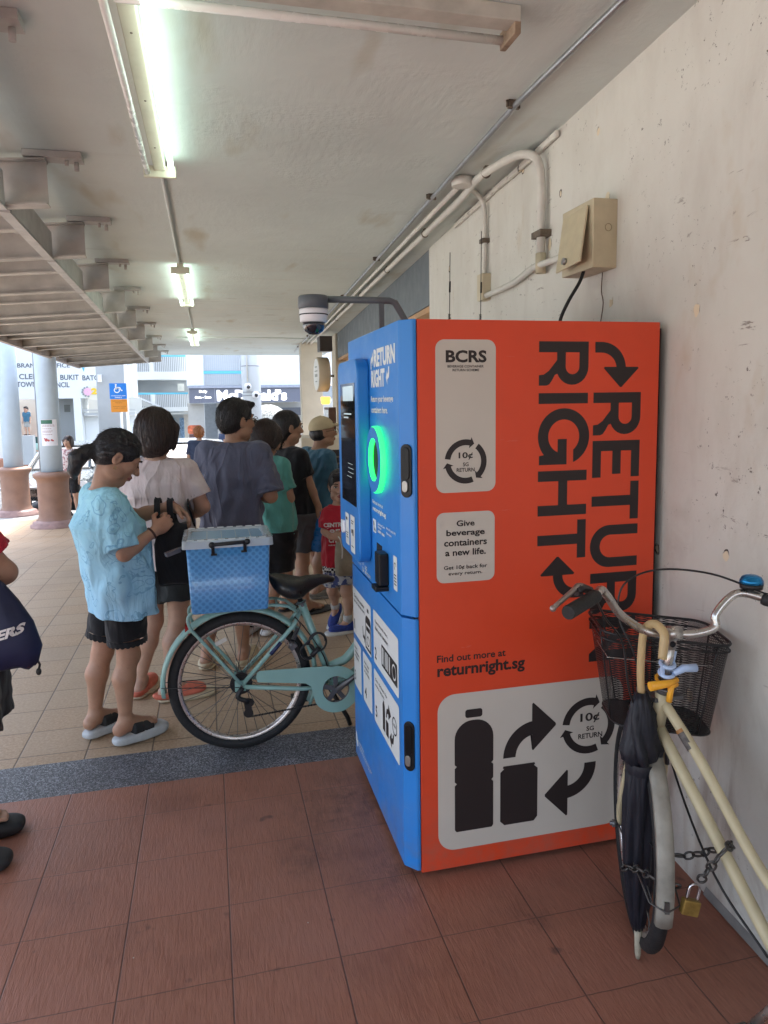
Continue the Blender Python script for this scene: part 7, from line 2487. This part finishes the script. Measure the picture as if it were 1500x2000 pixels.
# grey square pillar behind the parking sign, and the round pole with two cameras
m_concb = mat('concrete_pillar', (.36, .385, .39), .7, var=.08, scale=2)
p_ = MB().box((-2.80, 20.0, gz(20)), (-2.10, 20.75, 6))
tag(p_.build('pillar', m_concb, None, (-2.45, 20.3, gz(20)), bevel=.02), 'grey concrete square pillar behind the blue parking sign', 'pillar')
bx_ = MB().cbox((-2.70, 19.95, 2.36), (.1, .1, .2))
tag(bx_.build('lamp_box', mat('white_box', (.7, .71, .7), .4), None, (-2.7, 19.95, 2.3), bevel=.01), 'small white box fixed to the grey square pillar', 'box')
cp = thing('camera_pole', 'pale round pillar carrying two white dome cameras', 'pillar', (1.24, 21, gz(21)))
MB().lathe([(.265, 0), (.265, 6.5)], (1.24, 21, gz(21)), n=40).build('shaft', mat('pale_pillar', (.50, .53, .55), .5, var=.05, scale=2), cp)
for z in (2.72, 1.98, 1.88):
    MB().ring((1.24, 21, z), (0, 0, 1), .266, .012, 40, 6).build('band', mat('pole_band', (.22, .23, .25), .5), cp)
for i, (x, z) in enumerate(((1.12, 2.13), (1.33, 1.90))):
    d_ = thing('dome_camera', ('upper' if i == 0 else 'lower') + ' white dome camera on the pale round pillar', 'camera', (x, 20.7, z), 'dome cameras on the pillar')
    MB().lathe([(.05, .1), (.09, .09), (.105, .04), (.10, .0)], (x, 20.74, z), (0, -1, 0), 24).ell((x, 20.70, z), (.1, .08, .1)).build('housing', mat('camera_white', (.72, .73, .75), .35), d_)
    MB().ell((x + .015, 20.635, z - .01), (.055, .04, .055)).build('dome', MATS['smoked_dome'], d_)
MB().tube([(1.12, 20.72, 2.2), (1.10, 20.72, 5)], .018, 8).build('conduit', MATS['white_conduit'], cp)

# accessible parking sign
ps = thing('parking_sign', 'blue wheelchair parking sign with an orange plate below on a white post', 'sign', (-2.17, 19, gz(19)))
MB().cyl((-2.12, 19.03, gz(19)), (-2.12, 19.03, 1.9), .03, n=12).build('post', mat('white_post', (.66, .68, .68), .5), ps)
MB().prism(rrect(-2.36, -1.955, 1.815, 2.205, .02), lambda u, v, d: (u, 19 - d, v), 0, .012).build('blue_plate', mat('sign_blue', (.02, .20, .62), .45, var=.04), ps)
MB().prism(rrect(-2.345, -1.955, 1.49, 1.808, .02), lambda u, v, d: (u, 19 - d, v), 0, .012).build('orange_plate', mat('sign_orange', (.72, .27, .03), .45, var=.04), ps)
a = Art(lambda u, v, d: (u, 19 - .0125 - d, v))
a.shapes([arc(-2.205, 2.165, .022, 0, 345, 14)])
a.shapes([arc(-2.185, 2.035, .072, 110, 400, 18) + arc(-2.185, 2.035, .048, 400, 110, 16)])
a.shapes([[(-2.225, 2.14), (-2.195, 2.14), (-2.19, 2.09), (-2.12, 2.085), (-2.085, 2.01), (-2.05, 2.02), (-2.055, 2.045), (-2.075, 2.04), (-2.105, 2.108), (-2.19, 2.112), (-2.188, 2.055), (-2.22, 2.055)]])
a.text('WHEELCHAIR USERS', -2.33, -1.985, 1.885, 1.905, bold=.03)
a.text('ONLY', -2.24, -2.07, 1.84, 1.865, bold=.03)
a.build('symbol', mat('sign_white', (.78, .80, .82), .5, var=0), ps)
a = Art(lambda u, v, d: (u, 19 - .0125 - d, v))
a.text('LABEL REQUIRED', -2.31, -1.99, 1.755, 1.775, bold=.01)
a.text('PARKING', -2.24, -2.07, 1.71, 1.73, bold=.01)
a.text('OFFENDERS WILL BE', -2.30, -1.99, 1.62, 1.635, bold=.01)
a.text('WHEEL CLAMPED', -2.28, -2.01, 1.58, 1.595, bold=.01)
a.build('lettering', mat('sign_brown', (.25, .09, .02), .5, var=0), ps)

# ---------------- office building on the left, far side of the car park
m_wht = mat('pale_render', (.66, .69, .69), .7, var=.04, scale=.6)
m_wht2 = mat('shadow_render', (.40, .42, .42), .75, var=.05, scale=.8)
ob = thing('office_building', 'white office building with grey lettering and a 25 emblem over its entrance', 'building', (-8, 34, -1.3))
f_ = MB()
f_.box((-20, 34.0, 2.0), (-3.2, 36, 9))
f_.box((-20, 34.0, -1.4), (-8.35, 34.4, 1.998))
f_.box((-5.75, 34.0, -1.4), (-5.45, 36, 1.998))
f_.box((-5.44, 34.8, -1.4), (-3.2, 36, 1.2))
f_.box((-7.16, 34.02, -1.4), (-6.95, 36, 1.998))
f_.build('wall', m_wht, ob)
MB().box((-12, 37.5, -1.4), (-3.2, 37.7, 1.998)).build('porch_wall', mat('porch_wall', (.50, .53, .53), .75, var=.05, scale=1), ob)
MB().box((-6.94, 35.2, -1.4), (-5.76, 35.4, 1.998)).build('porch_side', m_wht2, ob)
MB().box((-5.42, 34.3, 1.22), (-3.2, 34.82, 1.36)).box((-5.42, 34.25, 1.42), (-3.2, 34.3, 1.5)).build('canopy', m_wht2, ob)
MB().box((-20, 33.0, -1.33), (-6.3, 37.4, -.55)).build('terrace', mat('brick_terrace', (.38, .18, .11), .7, var=.15, scale=3), ob)
m_let = mat('office_letters', (.10, .12, .15), .5, var=0)
a = Art(lambda u, v, d: (u, 33.99 - d, v))
a.text('CLEMENTI', -7.87, -6.42, 2.845, 3.075, bold=.02)
a.text('BUKIT', -6.22, -5.46, 2.80, 3.03, bold=.02)
a.text('BATOK', -5.32, -4.42, 2.775, 3.005, bold=.02)
a.text('TOWN', -7.98, -7.18, 2.51, 2.74, bold=.02)
a.text('COUNCIL', -6.95, -5.86, 2.48, 2.71, bold=.02)
a.text('WEST BRANCH OFFICE', -8.75, -5.80, 3.34, 3.53, bold=.014)
a.build('lettering', m_let, ob)
a = Art(lambda u, v, d: (u, 33.99 - d, v))
a.shapes([arc(-4.72, 2.22, .62, 0, 352, 30, .32)], .01)
a.build('emblem', mat('emblem_cream', (.62, .60, .50), .5, var=0), ob)
a = Art(lambda u, v, d: (u, 33.96 - d, v))
a.text('25', -4.98, -4.52, 2.16, 2.44, bold=.06)
a.build('numerals', mat('emblem_yellow', (.75, .50, .03), .4, var=0), ob)
a = Art(lambda u, v, d: (u, 33.96 - d, v))
for k in range(8):
    q = R(45 * k)
    a.shapes([arc(-5.13 + .1 * math.cos(q), 2.28 + .1 * math.sin(q), .075, 0, 330, 9)], .002 * (k % 4))
a.build('flower', mat('emblem_pink', (.72, .42, .55), .5, var=.1), ob)
a = Art(lambda u, v, d: (u, 33.975 - d, v))
for k in range(7):
    q = R(100 + 28 * k)
    a.shapes([arc(-5.10 + .25 * math.cos(q), 2.28 + .2 * math.sin(q), .05, 0, 320, 6)], .002 * (k % 3))
a.build('leaf_sprigs', mat('emblem_grey', (.25, .28, .28), .5, var=0), ob)
a = Art(lambda u, v, d: (u, 33.99 - d, v))
a.shapes([[(-5.42, 3.6), (-5.15, 3.6), (-5.24, 3.15)]], .002)
a.build('pennant', mat('pennant_blue', (.10, .42, .62), .5, var=0), ob)
MB().box((-6.35, 35.17, 1.4), (-6.1, 35.198, 1.72)).build('vent', mat('vent_grey', (.16, .17, .16), .6), ob)
bn = MB().box((-7.6, 33.4, -.55), (-6.55, 33.9, -.45)).box((-7.6, 33.88, -.44), (-6.55, 33.95, .35))
tag(bn.build('bench', mat('dark_green_bench', (.015, .06, .055), .5), None, (-7.1, 33.6, -.5)), 'dark green bench on the office terrace', 'bench')

# ---------------- housing block with blue railings behind the car park
m_blr = mat('sky_blue_trim', (.12, .48, .68), .5, var=.03)
m_rail = mat('white_railing', (.66, .70, .74), .5, var=0)
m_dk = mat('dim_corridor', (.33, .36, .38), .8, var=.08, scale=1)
hb2 = thing('housing_block', 'white housing block with sky blue railings and an outdoor stair', 'building', (-2.8, 42, -1.35))
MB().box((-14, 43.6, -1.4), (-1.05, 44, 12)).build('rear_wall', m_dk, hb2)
for z0, z1 in ((3.06, 3.5), (1.28, 1.52), (5.3, 5.7)):
    MB().box((-14, 42, z0), (-1.06, 43.58, z1)).build('floor_slab', m_wht, hb2)
for z0 in (3.50, 1.52, 5.7):
    b = MB()
    top_ = z0 + (.82 if z0 > 2 else .72)
    b.box((-14, 42.02, top_), (-1.07, 42.1, top_ + .1))
    b.build('rail_top', m_blr, hb2)
    b = MB()
    x = -7.5
    while x < -1.1:
        b.box((x, 42.04, z0), (x + .035, 42.07, top_))
        x += .1
    b.box((-14, 42.03, z0 + .0), (-7.5, 42.06, top_))
    b.build('railing', m_rail, hb2)
    for x in (-3.05, -6.2, -9.4):
        MB().box((x, 42.0, z0), (x + .22, 42.2, top_ + .001)).build('rail_pier', m_wht, hb2)
for x in (-13, -9.2, -5.0, -1.35):
    MB().box((x, 42.3, -1.4), (x + .45, 42.75, 1.279)).build('column', mat('block_column', (.42, .40, .37), .7), hb2)
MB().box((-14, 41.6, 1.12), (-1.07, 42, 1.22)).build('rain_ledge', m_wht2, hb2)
sr_ = MB()
for k in range(9):
    sr_.box((-4.35 + k * .19, 41.9, 2.25 - k * .085 - .3), (-4.35 + (k + 1) * .19, 42.0, 2.25 - k * .085))
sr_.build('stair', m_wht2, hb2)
MB().bar((-4.4, 41.88, 2.38), (-2.6, 41.88, 1.58), .05, .08).build('stair_rail', m_rail, hb2)
for x in (-3.9, -2.3, -1.62):
    MB().box((x, 42.9, -1.4), (x + .42, 42.95, .9)).build('shutter', mat('blue_shutter', (.16, .26, .40), .5, var=.5, scale=14), hb2)
MB().cbox((-1.42, 41.8, 2.62), (.34, .2, .4)).build('aircon_box', mat('aircon_cream', (.62, .64, .58), .5), hb2)

# ---------------- restaurant block on the right of it
rb_ = thing('restaurant_block', 'white block with a grey fast food signboard and white letters', 'building', (2, 38, -1.35))
b = MB()
b.box((-1.0, 38.2, 2.62), (-.15, 41.5, 12)); b.box((1.76, 38.2, 2.62), (7.5, 41.5, 12)); b.box((-.149, 39.5, 2.62), (1.759, 41.5, 12))
b.build('wall', mat('bright_render', (.74, .77, .79), .7, var=.03), rb_)
for z0, z1 in ((2.64, 3.2), (3.38, 4.3), (4.5, 5.4)):
    g = MB()
    x = -.12
    while x < 1.72:
        g.box((x, 38.25, z0), (x + .035, 38.28, z1)); x += .105
    g.build('grille', m_rail, rb_)
for z in (3.21, 4.33):
    MB().box((-.148, 38.2, z), (1.758, 38.35, z + .15)).build('band', m_blr, rb_)
m_sg = mat('signboard_grey', (.135, .145, .185), .5, var=.03)
MB().box((-.9, 37.6, 1.72), (4.72, 38.19, 2.46)).build('signboard', m_sg, rb_)
MB().box((-.95, 37.5, 2.465), (5.4, 38.19, 2.60)).build('sign_roof', mat('sign_roof', (.30, .33, .40), .5), rb_)
a = Art(lambda u, v, d: (u, 37.59 - d, v))
a.text('Daily', -.40, .0, 2.20, 2.37, bold=.04)
a.text('6am - 2am', -.62, .18, 1.95, 2.08, bold=.05)
def bword(t, u0, u1, v0, v1): a.text(t, u0, u1, v0, v1, bold=.045)
bword('McDonald’s', .47, 4.02, 1.80, 2.37)
a.build('lettering', mat('lit_letters', (.85, .86, .88), .4, var=0, emit=(1, 1, 1), estr=.35), rb_)
MB().box((-.35, 37.585, 1.73), (-.345, 37.598, 2.45)).box((.36, 37.585, 1.73), (.38, 37.598, 2.45)).build('divider', mat('sign_divider', (.35, .36, .4), .5), rb_)
b = MB()
b.box((-1.0, 38.25, -1.4), (-.2, 39.2, 1.71)); b.box((.45, 38.4, -1.4), (.62, 38.6, 1.71)); b.box((3.9, 38.25, -1.4), (6.5, 38.9, 1.0)); b.box((2.4, 38.25, 1.05), (6.5, 38.5, 1.71))
b.build('shop_column', mat('shop_column', (.42, .42, .40), .6, var=.05), rb_)
MB().box((-.19, 40.5, -1.4), (6.4, 40.7, 1.71)).build('shop_rear', mat('shop_rear', (.25, .28, .31), .6, var=.1), rb_)
MB().box((2.6, 38.0, 1.02), (5.6, 38.24, 1.42)).build('awning', mat('dark_awning', (.08, .085, .10), .6), rb_)
MB().box((.75, 40.3, -1.3), (1.62, 40.4, .42)).build('door_frame', mat('maroon_door', (.20, .03, .06), .4), rb_)
MB().box((.83, 40.28, -1.2), (1.14, 40.299, .3)).box((1.2, 40.28, -1.2), (1.54, 40.299, .3)).build('door_pane', mat('door_pane', (.38, .38, .45), .2, var=.1, scale=3), rb_)
MB().cbox((1.62, 39.4, 1.2), (.35, .2, .7)).build('hanging_panel', m_dk, rb_)
ms = thing('menu_sign', 'red and yellow standing menu sign by the shop column', 'sign', (-.68, 37.2, -1.3))
MB().prism(rrect(-1.03, -.33, .18, .62, .12), lambda u, v, d: (u, 37.2 - d, v), 0, .06).build('crown', mat('menu_red', (.50, .12, .05), .5, var=.5, scale=7), ms)
MB().box((-.97, 37.14, -1.3), (-.37, 37.2, .17)).build('panel', mat('menu_dark', (.10, .05, .05), .5, var=.5, scale=7), ms)
MB().box((-.91, 37.12, -.55), (-.41, 37.138, -.12)).build('price_card', mat('menu_yellow', (.75, .52, .05), .5, var=.15, scale=6), ms)
a = Art(lambda u, v, d: (u, 37.118 - d, v))
a.text('MENU', -.85, -.47, -.42, -.25, bold=.03)
a.build('lettering', mat('menu_red_print', (.5, .04, .03), .5, var=0), ms)
# speckled dome canopy
dm = MB()
rr = random.Random(8)
rings = []
for j_ in range(9):
    th = R(90 * j_ / 8)
    rings.append([Vector((2.72 + (1.12 * math.cos(th)) * math.cos(2 * PI * k / 40) * (1 + rr.uniform(-.02, .02)), 34.0 + 1.0 * math.cos(th) * math.sin(2 * PI * k / 40), .45 + 1.15 * math.sin(th) + rr.uniform(-.02, .02))) for k in range(40)])
dm.loft(rings)
m_spk = mat('speckled_thatch', (.30, .30, .27), .9, var=.8, scale=16, bump=.8, bscale=18)
dt = thing('umbrella_dome', 'speckled grey domed parasol below the fast food sign', 'parasol', (2.72, 34, gz(34)))
dm.build('dome', m_spk, dt)
MB().cyl((2.72, 34, gz(34)), (2.72, 34, .5), .06).build('pole', m_steel, dt)
# distant block closing the view
for x0, x1, y_, zt, lab in ((-60, -21, 60, 26, 'tall pale housing slab far behind the office'), (8, 60, 58, 24, 'tall pale housing slab far behind the restaurant'), (-20.5, 7.6, 66, 30, 'tall pale housing slab far behind the railed block')):
    tb_ = thing('tower_block', lab, 'building', ((x0 + x1) / 2, y_, -1.35), 'far housing slabs')
    MB().box((x0, y_, -1.4), (x1, y_ + 10, zt)).build('wall', m_wht, tb_)
    for z in range(2, int(zt) - 1, 3):
        MB().box((x0 + .5, y_ - .05, z), (x1 - .5, y_ - .001, z + 1.2)).build('window_band', m_dk, tb_)

# ---------------- cars
m_tint = mat('car_glass', (.02, .03, .035), .05, var=0, coat=1)
m_lens = mat('headlight_lens', (.7, .72, .75), .1, var=0, coat=1)
m_ctyre = mat('car_tyre', (.015, .015, .016), .8)
def car(x, y, rz, paint, lab, L=4.3):
    z = gz(y) - .05
    t = thing('parked_car', lab, 'car', (x, y, z), 'cars in the car park')
    M_ = Matrix.Translation((x, y, z)) @ Matrix.Rotation(rz, 4, 'Z')
    def pt(u, v, w_): return M_ @ Vector((u, v, w_))      # u along the car (front = +u)
    secs = [(-2.1, .45, .80, .62), (-2.05, .30, .92, .78), (-1.5, .24, .98, .86), (-.5, .22, .97, .88), (.5, .22, .95, .88), (1.3, .24, .88, .86), (1.9, .28, .76, .78), (2.08, .40, .62, .60)]
    rings = []
    for u, zb, ztp, hw in secs:
        ring = [(u, -hw, zb + .12), (u, -hw * .98, zb), (u, hw * .98, zb), (u, hw, zb + .12), (u, hw * 1.0, ztp - .2), (u, hw * .93, ztp - .03), (u, hw * .80, ztp), (u, -hw * .80, ztp), (u, -hw * .93, ztp - .03), (u, -hw, ztp - .2)]
        rings.append([pt(*p) for p in ring])
    b = MB().loft(rings, smooth=False)
    b.build('body', paint, t, bevel=.03)
    gh = [(-1.75, .97, .72), (-1.25, 1.38, .56), (-.3, 1.45, .57), (.35, 1.38, .56), (1.15, .93, .70)]
    rings = [[pt(u, -hw, .90), pt(u, -hw * .97, w_ - .05), pt(u, -hw * .85, w_), pt(u, hw * .85, w_), pt(u, hw * .97, w_ - .05), pt(u, hw, .90)] for u, w_, hw in gh]
    MB().loft(rings, smooth=False).build('windows', m_tint, t)
    rf = [[pt(u, -hw, w_ + .008), pt(u, hw, w_ + .008), pt(u, hw, w_ + .03), pt(u, -hw, w_ + .03)] for u, w_, hw in ((-1.28, 1.372, .52), (-.9, 1.412, .53), (-.3, 1.452, .54), (.0, 1.425, .54), (.36, 1.38, .52))]
    MB().loft(rf, smooth=False).build('roof', paint, t)
    pp = MB()
    for s in (-1, 1):
        pp.bar(pt(.35, s * .55, 1.37), pt(1.15, s * .70, .93), .05, .05).bar(pt(-1.25, s * .56, 1.37), pt(-1.75, s * .72, .96), .07, .05).bar(pt(-.35, s * .575, 1.41), pt(-.4, s * .72, .93), .05, .05)
    pp.build('pillars', paint, t)
    for u in (-1.35, 1.3):
        for s in (-1, 1):
            c = pt(u, s * .79, .31)
            ax = (pt(0, 1, 0) - pt(0, 0, 0)) * s
            w_ = MB().lathe([(.2, -.1), (.3, -.1), (.315, -.06), (.315, .06), (.3, .09), (.2, .09)], c, ax, 24).build('wheel', m_ctyre, t)
            MB().lathe([(.02, .10), (.15, .095), (.19, .091)], c, ax, 20).build('rim', m_rim, w_)
    for s in (-1, 1):
        MB().prism(rrect(s * .56 - .17, s * .56 + .17, .55, .70, .05), lambda u, v, d: pt(2.03 + d, u, v), 0, .05).build('headlight', m_lens, t)
        MB().prism(rrect(s * .58 - .16, s * .58 + .16, .62, .78, .04), lambda u, v, d: pt(-2.10 + d, u, v), 0, .05).build('tail_light', mat('tail_red', (.35, .01, .01), .2), t)
        MB().cbox(pt(.85, s * .95, .95), (.16, .16, .12)).build('mirror', paint, t, bevel=.02)
    MB().prism(rrect(-.34, .34, .46, .56, .03), lambda u, v, d: pt(2.06 + d, u, v), 0, .03).build('grille', m_bkblk, t)
    a = Art(lambda u, v, d: pt(2.10 + d, u, v))
    MB().prism(rrect(-.26, .26, .32, .42, .01), lambda u, v, d: pt(2.085 + d, u, v), 0, .01).build('number_plate', m_bkblk, t)
    return t
silver = mat('silver_car_paint', (.42, .45, .47), .25, metal=.6, var=.03, coat=1)
grey_ = mat('grey_car_paint', (.16, .18, .19), .25, metal=.6, var=.03, coat=1)
white_ = mat('white_car_paint', (.68, .70, .70), .25, var=.02, coat=1)
car(-.75, 18.7, R(-82), silver, 'silver car parked nose towards the walkway behind the woman in pink')
car(-3.3, 18.8, R(-92), grey_, 'dark grey car parked in front of the office, beyond the columns')
car(-.9, 24.5, R(178), white_, 'white car parked side on further back in the car park')

# ---------------- distant people
def simple_person(lab, root, H, yaw, top, bottom, hair, style='short', skin=None, group=None, h=.014, **kw):
    p = Person(lab, root, H, yaw, group, h=h, skin=skin or m_skin1, **kw)
    p.body(face=h < .02)
    p.tee(top, root[2] + .78 * H / 1.6, .17 * H / 1.6, .125 * H / 1.6, amp=.004)
    p.shorts(bottom, frac=kw.get('frac', .8) if False else .9)
    p.hair(style, hair)
    for q in 'RL':
        p.shoe(q, 'sneaker', m_rub, m_wsole)
    return p
m_nvy = cloth('navy_tee', (.035, .05, .10), .1)
m_jean = cloth('washed_denim', (.22, .36, .46), .15)
m_flor, n = special('floral_cotton', .85, .2)
n.color(n.mix(n.ramp(n.noise(22, 3), .5, .56), (.60, .52, .50), (.32, .16, .17)))
m_grn = cloth('bright_green', (.06, .45, .10), .1)
J_ = simple_person('person with curly ginger hair in a navy tee walking away past the cars', (-.20, 15.0, gz(15)), 1.76, 6, m_nvy, m_jean, h_red, 'curly', m_skin2, h=.011)
sb = MB().tube([J_.hp(.09, -.03, -.2), Vector((-.17, 14.86, .55)), Vector((-.33, 14.85, .1))], .015, 6)
sb.build('bag_strap', m_dkgrey, J_.t)
simple_person('person in a floral blouse standing behind the poster column', (-2.72, 15.3, gz(15.3)), 1.62, 200, m_flor, m_blackcloth, h_brown, 'bob', m_skin2, h=.012)
simple_person('person in dark navy standing by the maroon shop door', (.62, 36.0, -1.3), 1.80, 60, m_nvy, m_nvy, h_black, 'short', h=.022)
simple_person('person in bright green near the maroon shop door', (1.05, 36.0, -1.3), 1.55, 120, m_grn, m_dkgrey, h_black, 'short', h=.022)
bl_ = MB().box((-7.35, 31.3, -.66), (-6.9, 31.75, .50))
tag(bl_.build('plinth', m_wht2, None, (-7.1, 31.5, -.66)), 'pale plinth the small child stands on by the office', 'plinth')
simple_person('small child in a dark blue tee standing on the plinth by the office', (-7.12, 31.5, .505), 1.12, 190, m_steelb, m_stone, h_black, 'short', m_skin2, h=.018)
sp_ = Person('seated person in pale trousers on the edge of the office terrace', (-6.95, 32.6, -1.25), 1.6, 150, None, h=.018, skin=m_skin1,
    pose=dict(pelvis=(-7.0, 32.9, -.42), waist=(-7.0, 32.88, -.25), chest=(-6.99, 32.86, -.08), neck=(-6.98, 32.84, .10), head=(-6.95, 32.80, .27), shR=(-7.14, 32.84, .06), shL=(-6.84, 32.84, .06), elR=(-7.17, 32.75, -.18), elL=(-6.80, 32.72, -.18), wrR=(-7.0, 32.55, -.2), wrL=(-6.85, 32.52, -.2),
              hipR=(-7.08, 32.88, -.44), hipL=(-6.92, 32.88, -.44), knR=(-7.06, 32.48, -.40), knL=(-6.86, 32.46, -.40), anR=(-7.02, 32.42, -.78), anL=(-6.78, 32.40, -.78)))
sp_.body(face=True)
sp_.tee(mat('mint_tee', (.35, .55, .48), .85), -.46, .17, .12, amp=.003)
sp_.shorts(mat('khaki_cloth', (.45, .38, .30), .85), frac=.98)
sp_.hair('short', h_black)
